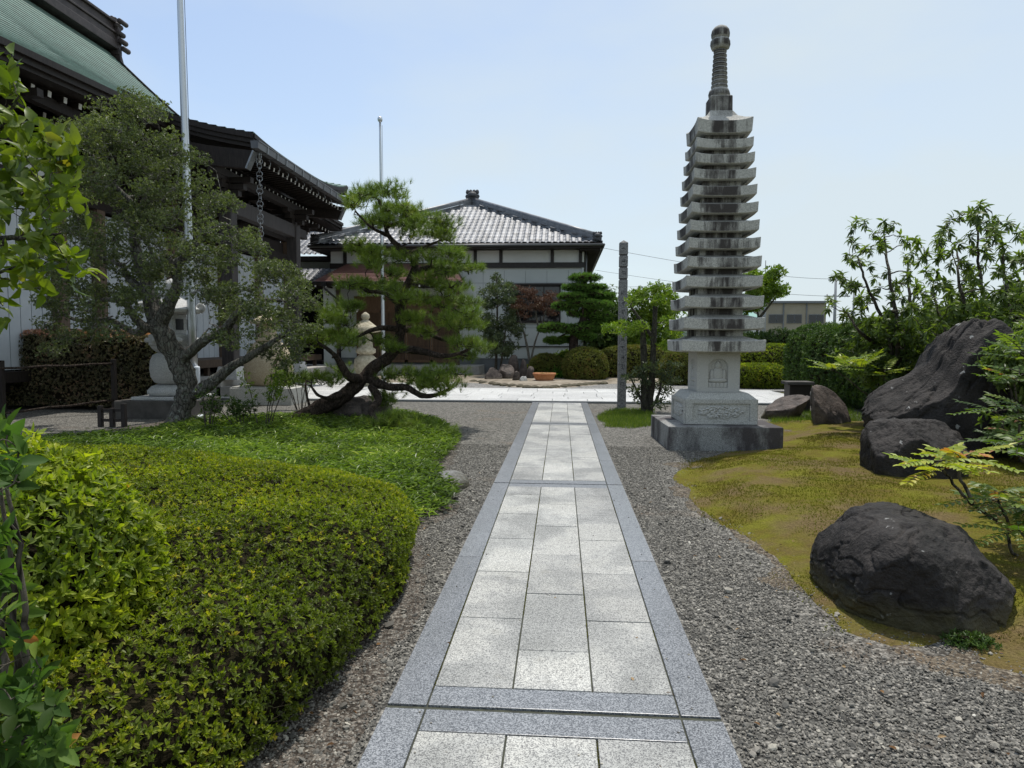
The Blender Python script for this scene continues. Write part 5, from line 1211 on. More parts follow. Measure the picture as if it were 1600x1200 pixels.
def dark_box():
    b = G(1246, 634); x, y = b[0]+.1, 15.9; x = P(1246, 600, 15.9)[0]; t = thing('stone_bench', 'black polished stone block behind the moss bed rocks', 'stone block', (x, y, 0))
    m = MB(); m.box((x, y, .30), (.46, .40, .62)); m.build('block', 'frame', t, bevel=.012)
    m = MB(); m.box((x, y, .645), (.58, .5, .07)); m.build('top_slab', 'darkconc', t, bevel=.01)
dark_box()
def fence():
    A = P(5, 650, 12.6); B = P(180, 655, 13.9); t = thing('rail_fence', 'low brown rail fence in front of the red tipped hedge', 'fence', (A[0], A[1], 0))
    C = A+(A-B)*.8
    for p in (C, A, B):
        m = MB(); m.box((p[0], p[1], .55), (.085, .085, 1.2)); m.build('post', 'darkwood', t, bevel=.006)
    za = P(5, 573, 12.6)[2]; zb = P(180, 563, 13.9)[2]
    for z0, z1 in ((za-.03, zb-.07), (.12, .28)):
        m = MB(); pts = [C+(B-C)*u for u in np.linspace(0, 1, 10)]; m.tube([(p[0], p[1]-.05, z0+(z1-z0)*u+.012*math.sin(u*19)) for p, u in zip(pts, np.linspace(-.8, 1, 10))], .022, 8); m.build('rail', 'pinebark', t)
fence()
def stakes():
    b = G(176, 667); x, y = b[0], b[1]; t = thing('wooden_frame_stand', 'small dark wooden trestle of three short posts by the fence end', 'trestle', (x, y, 0))
    for d, h in ((-.22, .38), (0, .34), (.22, .42)):
        m = MB(); m.box((x+d, y, h/2), (.075, .075, h)); m.build('post', 'darkwood', t, bevel=.005)
    m = MB(); m.box((x, y, .12), (.5, .04, .05)); m.box((x, y+.01, .30), (.46, .04, .05)); m.build('rail', 'darkwood', t)
stakes()

# ------------------------------------------------------------------ trees
class TB:
    def __init__(s): s.V = []; s.F = []; s.n = 0
    def tube(s, pts, rad, n=6, wob=0., seed=0):
        pts = np.asarray(pts, float); V, F = tube(pts, rad, n); V = np.array(V); F = np.array([f for f in F if len(f) == 4])
        if wob:
            r_ = np.repeat(np.asarray(rad, float), n)[:, None]; c = np.repeat(pts, n, 0); k = fbm(V, 5.5, 4, seed)+.5*fbm(V, 17, 2, seed+4); V = c+(V-c)*(1+wob*k)[:, None]
        s.V.append(V); s.F.append(F+s.n); s.n += len(V)
    def build(s, name, mat, parent): return fm(name, np.vstack(s.V), np.vstack(s.F), mat, parent, None, True)
def pxpath(pts, Y): return np.array([P(p[0], p[1], Y+(p[2] if len(p) > 2 else 0)) for p in pts])
def grow(tb, nodes, rads, targets, r0=.6, tip=.006, jit=.12, seed=0, sides=5, sag=0., maxr=.05):
    nodes = list(map(np.asarray, nodes)); rads = list(rads); r = np.random.default_rng(seed); T = [np.asarray(t) for t in targets]
    NN = np.array(nodes); d0 = [np.min(np.linalg.norm(NN-t, axis=1)) for t in T]
    for i in np.argsort(d0):
        t = T[i]; NN = np.array(nodes); d = np.linalg.norm(NN-t, axis=1)+np.maximum(0, NN[:, 2]-t[2])*.6; j = int(np.argmin(d)); a = nodes[j]; L = np.linalg.norm(t-a)
        if L < .05: continue
        k = max(3, int(L/.18)); mid = a+(t-a)*.5+r.normal(0, jit*L, 3)+np.array((0, 0, -sag*L)); p2 = a+(t-a)*.8+r.normal(0, jit*L*.6, 3)
        pts = smoothpath([a, a+(mid-a)*.5+r.normal(0, jit*L*.4, 3), mid, p2, t], max(2, k//3), jit*.06*L, seed+i)
        ra = min(rads[j]*r0, maxr, .010+.022*L); rr = np.linspace(ra, tip, len(pts)); tb.tube(pts, rr, sides)
        for q in range(2, len(pts), 2): nodes.append(pts[q]); rads.append(rr[q])
    return nodes
def tree(name, label, cat_, limbs, targets, bark, leaf, base, cl_r=.3, shoots=90, k=6, L=.03, W=.012, spread=.9, tmpl=T4, up=.5, flat=.6, seed=0, wob=.25, group=None, crown='crown', jit=.12, sides=12, droop=.1, tip=.005, maxr=.05, twigs=0, lj=.3, ndir=.5, tsides=5):
    r = np.random.default_rng(seed); t = thing(name, label, cat_, tuple(base), group)
    tb = TB(); nodes = []; rads = []
    for i, (pts, ra, rb) in enumerate(limbs):
        p = smoothpath(pts, 8, 0, seed+i); rr = np.linspace(ra, rb, len(p)); 
        if i == 0: rr[:4] *= np.linspace(1.45, 1.05, 4)[:len(rr[:4])]
        tb.tube(p, rr, sides if ra > .03 else 7, wob, seed+i)
        nodes += list(p[3:]); rads += list(rr[3:])
    tb.build('trunk', bark, t)
    bm_ = 'palebranch' if bark == 'bark' else bark
    br = TB(); targets = [np.asarray(q) for q in targets]
    nodes = grow(br, nodes, rads, targets, jit=jit, seed=seed, tip=tip, maxr=maxr, sides=tsides)
    Ps, Ns = [], []
    for c in targets:
        rad = cl_r*r.uniform(.7, 1.25); n = int(shoots*r.uniform(.8, 1.2)); d = rand_dirs(n, r); q = r.random(n)**.45
        p = c+d*(q*rad)[:, None]*np.array((1, 1, flat)); p[:, 2] += rad*flat*.3
        Ps.append(p); Ns.append(unit(d*ndir+np.array((0, 0, up))))
        for _ in range(twigs):
            e = p[r.integers(n)]; m_ = (c+e)/2+r.normal(0, .03, 3); br.tube([c, m_, e], [tip*1.1, tip*.8, tip*.4], 4)
    if br.V: br.build('branches', bm_, t)
    Pq = np.vstack(Ps); Nq = np.vstack(Ns)
    tone = np.clip(r.random(len(Pq))*.6+.2+.45*fbm(Pq, 1.6, 3, seed+2), 0, .96); odd = r.random(len(Pq)) > .985; tone[odd] = 1
    V, F, q = rosettes(Pq, Nq, k, L, W, tmpl, spread, r, tone=tone, droop=droop, up=.0, lj=lj); fm(crown, V, F, leaf, t, q)
    return t
def polytargets(poly, Y, dY, n, seed, zfun=None, excl=None, mind=0.):
    r = np.random.default_rng(seed); xs = [p[0] for p in poly]; ys = [p[1] for p in poly]; out = []; tries = 0
    while len(out) < n and tries < n*60:
        tries += 1; a, b = r.uniform(min(xs), max(xs)), r.uniform(min(ys), max(ys))
        if not inpoly(np.array([a]), np.array([b]), poly)[0]: continue
        if excl and any(((a-e[0])/e[2])**2+((b-e[1])/e[3])**2 < 1 for e in excl) and r.random() < .85: continue
        p = P(a, b, Y+r.uniform(-dY, dY))
        if mind and any(np.linalg.norm(p-q) < mind for q in out): continue
        out.append(p)
    return out
# gnarled holly
YH = 11.1; hb = G(277, 690)
HL = [(pxpath([(270, 700, 0), (275, 665, 0), (284, 635, .05), (293, 606, .05), (284, 575, 0), (266, 542, -.05), (247, 510, -.1)], YH), .175, .155),
      (pxpath([(247, 510, -.1), (236, 470, 0), (225, 430, .1), (213, 390, .15), (210, 360, .1), (222, 325, 0), (236, 280, 0)], YH), .14, .045),
      (pxpath([(247, 512, -.1), (266, 472, -.2), (277, 445, -.3), (277, 415, -.35), (300, 390, -.4), (318, 360, -.35)], YH), .12, .035),
      (pxpath([(292, 620, .1), (310, 611, .0), (332, 597, -.1), (360, 574, -.15), (386, 560, -.2), (420, 538, -.2), (465, 508, -.3)], YH), .125, .03),
      (pxpath([(282, 565, 0), (315, 535, -.3), (350, 515, -.4), (372, 488, -.5), (400, 470, -.5), (440, 470, -.5)], YH), .09, .025),
      (pxpath([(247, 510, -.1), (228, 512, -.2), (211, 497, -.3), (196, 475, -.4), (165, 468, -.5), (120, 478, -.5)], YH), .09, .02),
      (pxpath([(236, 466, .1), (220, 452, .1), (198, 430, .2), (190, 415, .2), (150, 400, .3), (110, 392, .3)], YH), .075, .02),
      (pxpath([(240, 500, 0), (215, 520, .3), (170, 500, .5), (120, 500, .5), (80, 480, .4)], YH), .07, .02),
      (pxpath([(277, 440, -.3), (262, 400, -.4), (245, 410, -.5), (230, 380, -.5)], YH), .05, .018),
      (pxpath([(222, 330, .1), (190, 300, .2), (160, 270, .2), (140, 230, .3)], YH), .045, .015),
      (pxpath([(318, 365, -.35), (350, 350, -.4), (380, 370, -.4)], YH), .04, .015)]
holly_poly = [(150, 158), (205, 150), (255, 185), (282, 230), (325, 262), (345, 305), (392, 340), (412, 362), (408, 395), (455, 402), (470, 430), (500, 470), (512, 492), (490, 520), (470, 545), (452, 575), (415, 560), (385, 540), (345, 550), (330, 520), (210, 520), (150, 530), (70, 560), (62, 500), (50, 440), (75, 350), (70, 250), (100, 205)]
HT = polytargets(holly_poly, YH-.05, 1.25, 290, 3, excl=[(262, 480, 40, 45), (305, 500, 45, 32), (225, 480, 30, 22), (190, 495, 35, 14), (310, 560, 60, 30), (150, 440, 40, 16)], mind=.17)
tree('gnarled_holly_tree', 'gnarled dark holly tree with lichened twisting trunk standing on the bamboo grass', 'tree', HL, HT, 'bark', 'holly', hb, cl_r=.26, shoots=84, k=7, L=.034, W=.019, spread=1.0, flat=.62, seed=3, wob=.36, jit=.22, twigs=9, sides=18)
# leaning pine
YP = 12.1; pb = G(447, 672)
PL = [(pxpath([(440, 684, 0), (462, 660, -.1), (498, 638, -.1), (535, 620, 0), (560, 598, 0), (585, 575, .1), (612, 552, .1), (626, 520, .1), (624, 485, .1), (630, 455, 0), (645, 430, 0), (646, 408, 0), (625, 388, 0), (606, 366, 0), (600, 340, 0), (592, 312, 0)], YP), .155, .022),
      (pxpath([(566, 592, 0), (545, 588, -.3), (532, 568, -.4), (520, 552, -.5), (498, 536, -.5)], YP), .085, .03),
      (pxpath([(626, 515, .1), (600, 512, -.2), (578, 517, -.3), (556, 528, -.3)], YP), .06, .02),
      (pxpath([(618, 545, .1), (655, 548, -.2), (690, 556, -.3), (715, 553, -.3), (735, 545, -.3)], YP), .075, .022),
      (pxpath([(626, 515, .1), (655, 516, .3), (690, 530, .4), (715, 535, .5)], YP), .055, .02),
      (pxpath([(645, 428, 0), (670, 418, -.2), (700, 418, -.3), (730, 422, -.3)], YP), .065, .02),
      (pxpath([(626, 478, .1), (600, 458, 0), (575, 455, .1), (560, 446, .1)], YP), .05, .018),
      (pxpath([(628, 470, .1), (660, 470, .3), (700, 480, .3), (728, 490, .2)], YP), .055, .018),
      (pxpath([(575, 592, 0), (605, 604, -.3), (635, 606, -.4), (660, 618, -.5), (685, 616, -.5), (708, 604, -.5)], YP), .085, .022),
      (pxpath([(580, 603, -.2), (592, 625, -.4), (580, 640, -.8), (588, 655, -1.2), (620, 668, -1.6), (662, 676, -1.7)], YP), .07, .018),
      (pxpath([(548, 612, 0), (520, 622, -.3), (498, 618, -.5), (485, 602, -.5)], YP), .05, .016),
      (pxpath([(632, 400, 0), (665, 385, .2), (690, 375, .2)], YP), .045, .015),
      (pxpath([(606, 368, 0), (580, 355, -.2), (555, 330, -.2)], YP), .04, .014),
      (pxpath([(603, 355, 0), (630, 345, .1), (660, 338, .1)], YP), .04, .014)]
pads = [(565, 308), (600, 300), (620, 308), (547, 320), (595, 324), (627, 330), (650, 336), (580, 352), (604, 350), (632, 353), (662, 345), (640, 369), (682, 364), (696, 375), (560, 393), (590, 396), (627, 400), (665, 402), (700, 396), (716, 410), (734, 422), (686, 422), (580, 412), (552, 446), (575, 456), (600, 452), (626, 468), (652, 470), (682, 480), (710, 450), (727, 470), (735, 490), (697, 502), (720, 498), (736, 508), (548, 480), (512, 503), (535, 508), (500, 522), (482, 540), (520, 530), (592, 532), (607, 545), (715, 536), (738, 540), (728, 554), (545, 535),
        (470, 592), (522, 598), (500, 590), (615, 590), (642, 586), (667, 586), (690, 592), (706, 605), (665, 602), (600, 622), (620, 664), (645, 670), (675, 681), (602, 682), (612, 430), (660, 520), (670, 440), (640, 500)]
r_ = np.random.default_rng(11); PT = [P(a+r_.normal(0, 3), b_, YP+r_.uniform(-.85, .75) if b_ < 640 else YP-1.75) for a, b_ in pads]
PT += [P(a, b_, YP-1.7) for a, b_ in ((588, 668), (610, 655), (640, 662), (662, 674), (690, 680), (632, 690), (655, 690))]
PT += [P(a+r_.normal(0, 14), b_+r_.normal(0, 6), YP+r_.uniform(-.9, .9)) for a, b_ in pads+pads if b_ < 640 and r_.random() < .62]
tree('leaning_pine', 'leaning Japanese black pine with cloud pruned pads arching to the right', 'pine tree', PL, PT, 'pinebark', 'needle', pb, cl_r=.29, shoots=29, k=34, L=.115, W=.0058, spread=.78, tmpl=T3, up=.9, flat=.42, seed=8, wob=.34, jit=.16, twigs=7, droop=.0, sides=16, tip=.007, lj=.2, ndir=.55)

# cloud pine far
def cloudpine():
    Y = 28.2; t = thing('cloud_pine', 'bright green cloud clipped pine in front of the grey hall wall', 'pine tree', tuple(G(897, 592)))
    tb = TB(); tr = pxpath([(897, 590), (896, 545), (898, 528), (909, 505), (913, 480), (911, 455), (913, 437)], Y); tb.tube(smoothpath(tr, 5), np.linspace(.24, .06, 31), 10, .25)
    padl = [(913, 434, 26, 10), (900, 449, 22, 9), (925, 449, 24, 9), (893, 463, 22, 9), (922, 460, 26, 9), (944, 462, 18, 9), (884, 478, 20, 9), (912, 474, 26, 9), (938, 476, 22, 9), (911, 490, 24, 8), (934, 493, 22, 9), (866, 512, 24, 10), (897, 514, 30, 11), (924, 506, 22, 9), (850, 514, 12, 7), (866, 532, 18, 8), (886, 530, 15, 7), (938, 512, 20, 9), (915, 525, 18, 7)]
    blobs = []; parts = []; r = np.random.default_rng(2)
    for i, (a, b_, rx, rz_) in enumerate(padl):
        s = Y/FPX; c = P(a, b_, Y+r.uniform(-.7, .5)); V, F = blob(c, (rx*s, rx*s*.8, rz_*s*.72), 2.2, .3, 1.9, i, 3); blobs.append((V, F))
        tb.tube(smoothpath([tr[np.argmin(np.linalg.norm(tr-c, axis=1))], (c+tr[3])/2*np.array((1, 1, 1))+np.array((0, 0, -.05)), c], 4), .04, 5)
    tb.build('trunk', 'pinebark', t)
    for V, F in blobs:
        Pq, Nq = sample(V, F, 420, r); parts.append(rosettes(Pq-Nq*r.random((420, 1))*.08, Nq, 7, .095, .018, T4, .8, r, up=.7, tone=np.clip(.5+.5*Nq[:, 2]*.4+r.normal(0, .18, 420), 0, 1)))
    V, F, q = cat(parts); fm('foliage_pads', V, F, 'cloudpine', t, q)
    cs = [(V-vnorm(V, F)*.06, F, np.full(len(F), .5)) for V, F in blobs]; V, F, q = cat(cs); fm('inner_twigs', V, F, 'core', t, None, True)
cloudpine()

def leafytree(name, label, cat_, base, trunkpx, Y, poly, dY, n, leaf, bark='twig', seed=0, tr=(.06, .02), group=None, **kw):
    limbs = [(pxpath(p, Y), tr[0]*(1 if i == 0 else .7), tr[1]) for i, p in enumerate(trunkpx)]
    T = polytargets(poly, Y, dY, n, seed, mind=kw.pop('mind', 0)); return tree(name, label, cat_, limbs, T, bark, leaf, base, seed=seed, group=group, **kw)
leafytree('slim_tree', 'slim grey green broadleaf tree against the hall wall, left of the dark window', 'tree', G(775, 590), [[(774, 592), (776, 540), (777, 480), (776, 432)], [(780, 592), (786, 545), (792, 500)]], 28.6,
    [(776, 420), (790, 440), (806, 462), (800, 490), (812, 520), (812, 545), (800, 558), (760, 560), (754, 530), (752, 470), (762, 440)], .8, 62, 'slim', seed=21, tr=(.07, .02), cl_r=.34, shoots=24, k=5, L=.13, W=.05, spread=1.2, flat=.7, up=.1, wob=.1, droop=.2)
leafytree('maple_tree', 'small maple with dark red crown and pale forked stems in front of the window', 'tree', G(829, 590), [[(829, 592), (826, 555), (820, 525), (812, 498), (806, 475)], [(828, 570), (836, 535), (845, 510), (855, 480)], [(842, 515), (838, 495), (836, 475)]], 28.9,
    [(795, 455), (815, 445), (835, 452), (860, 455), (878, 475), (870, 498), (845, 490), (820, 498), (800, 500), (788, 480)], .8, 44, 'maple', 'maplebark', seed=22, tr=(.065, .02), cl_r=.36, shoots=30, k=5, L=.085, W=.03, spread=1.2, flat=.35, up=.3, wob=.08)
leafytree('background_tree', 'dense mid green tree behind the round azaleas, left of the stone post', 'tree', (2.0, 33, 0), [[(942, 590), (942, 540), (940, 500)]], 33.0,
    [(925, 470), (945, 458), (968, 462), (975, 500), (985, 545), (960, 560), (925, 555), (920, 500)], 1.4, 46, 'midgreen', seed=23, tr=(.12, .03), cl_r=.75, shoots=62, k=5, L=.16, W=.07, spread=1.1, flat=.8, wob=.1, group='broadleaf trees behind the small garden')
leafytree('background_tree', 'light green loose tree behind the stump, between post and pagoda', 'tree', (4.6, 32, 0), [[(1020, 590), (1018, 540), (1016, 490)]], 32.0,
    [(985, 470), (1005, 462), (1030, 455), (1050, 470), (1066, 500), (1062, 550), (1000, 560), (975, 535)], 1.4, 46, 'lime', seed=24, tr=(.10, .03), cl_r=.62, shoots=46, k=5, L=.17, W=.07, spread=1.1, flat=.8, wob=.1, group='broadleaf trees behind the small garden')
leafytree('background_tree', 'round topped light green tree peeking out right of the pagoda tiers', 'tree', (9.5, 32, 0), [[(1178, 590), (1180, 540), (1185, 500), (1180, 470)], [(1184, 500), (1200, 480), (1212, 465)]], 32.0,
    [(1165, 435), (1185, 428), (1210, 428), (1224, 445), (1222, 462), (1200, 472), (1185, 485), (1165, 490)], 1.2, 34, 'lime', seed=25, tr=(.10, .03), cl_r=.45, shoots=40, k=5, L=.17, W=.08, spread=1.1, flat=.7, wob=.1, group='broadleaf trees behind the small garden')
# cut-back stump with sprouts
def stump():
    b = G(1012, 645); Y = b[1]; t = thing('pruned_tree', 'hard pruned grey tree with two bare stubs and leafy sprouts beside the post', 'tree', tuple(b))
    tb = TB(); 
    for pts, a, c in (([(1008, 648), (1007, 610), (1006, 560), (1004, 500)], .088, .060), ([(1014, 648), (1018, 600), (1021, 540), (1024, 478)], .088, .052), ([(1018, 525), (1006, 508), (995, 492), (985, 478)], .045, .026), ([(1010, 648), (1028, 620), (1034, 590)], .045, .02), ([(1012, 645), (995, 610), (985, 590)], .035, .015)):
        p = smoothpath(pxpath(pts, Y+.1), 7); tb.tube(p, np.linspace(a, c, len(p)), 12, .3, 4)
    tb.build('trunk', 'stump', t)
    r = np.random.default_rng(6); tg = [P(a, b_, Y+r.uniform(-.4, .4)) for a, b_ in [(985, 590), (1000, 580), (1035, 585), (1050, 592), (1025, 600), (1042, 610), (992, 610), (1008, 595), (1050, 572), (1020, 572), (1036, 630), (1000, 625)]]
    tg2 = [P(a, b_, Y+r.uniform(-.3, .3)) for a, b_ in [(955, 512), (968, 508), (980, 506), (992, 514), (975, 518), (1000, 508), (1040, 500), (1052, 520), (1038, 540), (990, 470), (1030, 470)]]
    br = TB(); nodes = [p for p in np.vstack([q.reshape(-1, 3)[::6] for q in tb.V])]; grow(br, nodes, [.03]*len(nodes), tg+tg2, jit=.1, seed=4); br.build('sprouts', 'twig', t)
    for nm, T, mt in (('lower_leaves', tg, 'slim'), ('upper_leaves', tg2, 'lime')):
        Pq = np.vstack([c+rand_dirs(26, r)*(.22*r.random((26, 1))**.5)*np.array((1, 1, .6)) for c in T]); V, F, q = rosettes(Pq, unit(rand_dirs(len(Pq), r)+np.array((0, 0, .6))), 5, .085, .03, T4, 1.1, r, droop=.2); fm(nm, V, F, mt, t, q)
stump()

# leggy evergreen trees over the right-hand hedge
def leggy(name, label, base, stems, tips, Y, dY, seed, L=.13, W=.038, k=9, mat='daph', tr=(.05, .014), extra=0):
    r = np.random.default_rng(seed); t = thing(name, label, 'tree', tuple(base), 'leggy evergreen trees above the hedge'); tb = TB(); nodes = []; rads = []
    for i, s in enumerate(stems):
        p = smoothpath(pxpath([(a, b_, r.uniform(-.3, .3) if j else 0) for j, (a, b_) in enumerate(s)], Y), 6, .008, seed+i); rr = np.linspace(tr[0], tr[1], len(p)); tb.tube(p, rr, 8, .12, i); nodes += list(p[4:]); rads += list(rr[4:])
    tb.build('trunk', 'twig', t)
    T = [P(a+r.normal(0, 3), b_+r.normal(0, 3), Y+r.uniform(-dY, dY)) for a, b_ in tips]+[P(a+r.normal(0, 16), b_+abs(r.normal(0, 16)), Y+r.uniform(-dY, dY)) for a, b_ in tips for _ in range((1+extra) if b_ < 440 else (3+extra))]
    br = TB(); grow(br, nodes, rads, T, jit=.10, seed=seed, tip=.006); br.build('branches', 'twig', t)
    Pq = np.array(T); n = len(Pq); A = unit(r.normal(0, .35, (n, 3))+np.array((0, 0, 1)))
    parts = []
    for lay, (sp, up_, off) in enumerate(((1.5, 0, 0), (.9, 0, .02), (2.0, 0, -.05))):
        parts.append(rosettes(Pq+A*off, A, k if lay != 1 else k//2, L, W, T10, sp, r, droop=.55, up=0, jit=.15, tone=np.clip(.5+r.normal(0, .25, n)-(.1*(lay == 2)), 0, 1)))
    V, F, q = cat(parts); fm('crown', V, F, mat, t, q, True); return t
tipsA = [(1330, 372), (1338, 345), (1352, 350), (1365, 362), (1382, 348), (1398, 346), (1405, 368), (1425, 382), (1412, 400), (1380, 385), (1350, 385), (1340, 405), (1325, 400), (1318, 430), (1335, 440), (1360, 415), (1390, 420), (1420, 420), (1322, 455), (1345, 462), (1372, 450), (1400, 445), (1432, 440), (1322, 485), (1350, 490), (1385, 485), (1415, 480), (1445, 470), (1430, 500), (1360, 505), (1400, 515)]
leggy('leggy_evergreen', 'open crowned evergreen with drooping leaf whorls, left of two above the hedge', P(1400, 640, 12.4)*np.array((1, 1, 0)), [[(1400, 655), (1396, 600), (1392, 540), (1375, 490), (1352, 440), (1340, 400)], [(1398, 600), (1402, 540), (1398, 480), (1388, 420), (1382, 370)], [(1400, 580), (1412, 530), (1420, 470), (1418, 420)], [(1396, 560), (1370, 540), (1345, 520), (1325, 490)], [(1404, 640), (1425, 590), (1440, 540), (1445, 490)]], tipsA, 12.3, .8, 31, L=.105, W=.036, extra=0)
tipsB = [(1485, 345), (1500, 335), (1518, 330), (1530, 322), (1545, 345), (1560, 340), (1575, 350), (1590, 365), (1470, 365), (1455, 375), (1490, 380), (1520, 370), (1545, 378), (1570, 385), (1595, 395), (1460, 400), (1485, 410), (1510, 405), (1540, 415), (1565, 420), (1590, 425), (1450, 430), (1475, 440), (1505, 440), (1535, 450), (1560, 455), (1585, 460), (1455, 465), (1485, 475), (1515, 480), (1545, 485), (1575, 490), (1600, 500), (1470, 500), (1500, 510), (1590, 530), (1570, 520), (1620, 380), (1630, 430), (1625, 480), (1610, 350), (1575, 560), (1600, 570)]
leggy('leggy_evergreen', 'taller spreading evergreen behind the standing stone at the right edge', P(1545, 680, 10.6)*np.array((1, 1, 0)), [[(1540, 690), (1530, 600), (1515, 520), (1500, 450), (1495, 390)], [(1545, 680), (1550, 580), (1545, 500), (1530, 420), (1528, 350)], [(1555, 680), (1575, 590), (1580, 500), (1570, 430), (1565, 370)], [(1560, 640), (1600, 560), (1610, 480), (1605, 400)], [(1535, 620), (1500, 560), (1475, 510), (1458, 460)]], tipsB, 10.6, .9, 37, L=.098, W=.034, extra=1, tr=(.05, .012))

# ------------------------------------------------------------------ overhanging branch top left and the broadleaf shrub bottom left
def dogwood():
    r = np.random.default_rng(41); base = (-4.6, 4.9, 0); t = thing('broadleaf_tree', 'large leaved yellow green tree branch reaching in at the top left edge', 'tree', base)
    tb = TB(); b = P(-170, 640, 4.4); limbs = [[(-4.6, 4.9, 0), tuple(b), tuple(P(-120, 500, 4.3)), tuple(P(-80, 350, 4.2)), tuple(P(-50, 180, 4.2)), tuple(P(-40, 60, 4.2))],
        [tuple(P(-120, 500, 4.3)), tuple(P(-60, 440, 4.1)), tuple(P(0, 425, 4.0)), tuple(P(45, 410, 3.95))], [tuple(P(-80, 350, 4.2)), tuple(P(-20, 320, 4.1)), tuple(P(40, 300, 4.0)), tuple(P(75, 270, 4.0))], [tuple(P(-60, 250, 4.2)), tuple(P(0, 200, 4.1)), tuple(P(30, 150, 4.0))], [tuple(P(-80, 370, 4.2)), tuple(P(0, 372, 3.9)), tuple(P(60, 368, 3.8)), tuple(P(95, 365, 3.8))]]
    nodes = []; rads = []
    for i, l in enumerate(limbs):
        p = smoothpath(l, 7, .004, i); rr = np.linspace(.07 if i == 0 else .022, .02 if i == 0 else .005, len(p)); tb.tube(p, rr, 10, .12, i)
        if i: nodes += list(p[3:]); rads += list(rr[3:])
        else: nodes += list(p[14:]); rads += list(rr[14:])
    tb.build('trunk', 'stump', t)
    poly = [(-60, 95), (0, 100), (30, 125), (68, 165), (80, 190), (100, 220), (104, 300), (112, 330), (100, 385), (112, 420), (60, 440), (20, 470), (10, 500), (-60, 500), (-70, 300)]
    T = polytargets(poly, 4.0, .40, 95, 9, excl=[(85, 150, 20, 20)]); br = TB(); grow(br, nodes, rads, T, jit=.14, seed=5, tip=.003, maxr=.012, sides=6); br.build('branches', 'twig', t)
    Pq = np.array(T); n = len(Pq); A = unit(r.normal(0, .5, (n, 3))+np.array((.3, -.1, .2)))
    PP = np.vstack([Pq, Pq+r.normal(0, .05, (n, 3)), Pq+r.normal(0, .07, (n, 3))]); AA = np.vstack([A, unit(A+r.normal(0, .4, (n, 3))), unit(A+r.normal(0, .4, (n, 3)))])
    V, F, q = rosettes(PP, AA, 4, .082, .050, T10, 1.3, r, droop=.6, up=-.1, jit=.3, lj=.35); fm('crown', V, F, 'dogwood', t, q, True)
dogwood()
def camellia():
    r = np.random.default_rng(43); base = (-1.50, 1.42, 0); t = thing('camellia_shrub', 'glossy dark leaved camellia shrub with a few red leaves at the bottom left corner', 'shrub', base)
    poly = [(-40, 660), (15, 655), (30, 700), (34, 760), (8, 830), (12, 900), (45, 960), (70, 1030), (90, 1100), (110, 1190), (60, 1260), (-60, 1260)]
    T = polytargets(poly, 1.45, .2, 165, 12); tb = TB(); nodes = []; rads = []
    for i in range(6):
        p = smoothpath([(-1.55+.05*i, 1.4, 0), P(-60+20*i, 1150, 1.45), P(-50+18*i, 950, 1.45), P(-40+10*i, 760, 1.45)], 8, .004, i); rr = np.linspace(.012, .004, len(p)); tb.tube(p, rr, 7); nodes += list(p[4:]); rads += list(rr[4:])
    grow(tb, nodes, rads, T, jit=.12, seed=5, tip=.002, maxr=.006, sides=5); tb.build('stems', 'twig', t)
    Pq = np.array(T); n = len(Pq); V, F, q = rosettes(Pq, unit(r.normal(0, .5, (n, 3))+np.array((.35, -.3, .6))), 6, .046, .023, T10, 1.05, r, droop=.18, up=.1, lj=.3, tone=np.where(r.random(n) > .93, 1., r.random(n)*.97)); fm('foliage', V, F, 'camellia', t, q, True)
    # dark large leaves on the ground below
    t2 = thing('aspidistra_clump', 'dark broad leaved clump in the shade under the front azaleas', 'plant', (-1.35, 1.75, 0)); n = 46
    c = np.array([P(r.uniform(60, 260), 1180, r.uniform(1.7, 2.2)) for _ in range(n)]); c[:, 2] = .02
    D = unit(np.c_[r.normal(0, .6, n), r.normal(0, .6, n), np.full(n, .8)]); V, F, q = leaves(c, D, rand_dirs(n, r), r.uniform(.14, .24, n), .05, T8, .2, .35, r.random(n)*.45, r); fm('leaves', V, F, 'camellia', t2, q)
camellia()

leafytree('evergreen_shrub', 'dense leafy evergreen shrub filling the gap behind the standing stone', 'shrub', (7.0, 11.2, 0), [[(1580, 660), (1570, 600), (1560, 540)], [(1590, 660), (1610, 560)], [(1560, 660), (1520, 580), (1500, 530)]], 11.2,
    [(1440, 520), (1480, 490), (1530, 480), (1580, 470), (1640, 470), (1640, 640), (1570, 640), (1540, 560), (1480, 560)], .8, 60, 'daph', seed=71, tr=(.05, .02), cl_r=.34, shoots=26, k=6, L=.10, W=.038, tmpl=T10, spread=1.3, flat=.8, up=.3, wob=.1, droop=.35)
leafytree('evergreen_shrub', 'thin stemmed leafy evergreen shrub in front of the hedge, left of the standing stone', 'shrub', (5.9, 12.6, 0), [[(1390, 650), (1385, 590), (1375, 540)], [(1395, 650), (1420, 580), (1430, 530)], [(1400, 650), (1350, 590), (1335, 560)]], 12.4,
    [(1310, 545), (1340, 520), (1400, 500), (1450, 505), (1470, 540), (1440, 600), (1400, 620), (1360, 600), (1320, 590)], .7, 46, 'daph', seed=72, tr=(.035, .012), cl_r=.30, shoots=20, k=6, L=.10, W=.036, tmpl=T10, spread=1.3, flat=.8, up=.3, wob=.1, droop=.35)

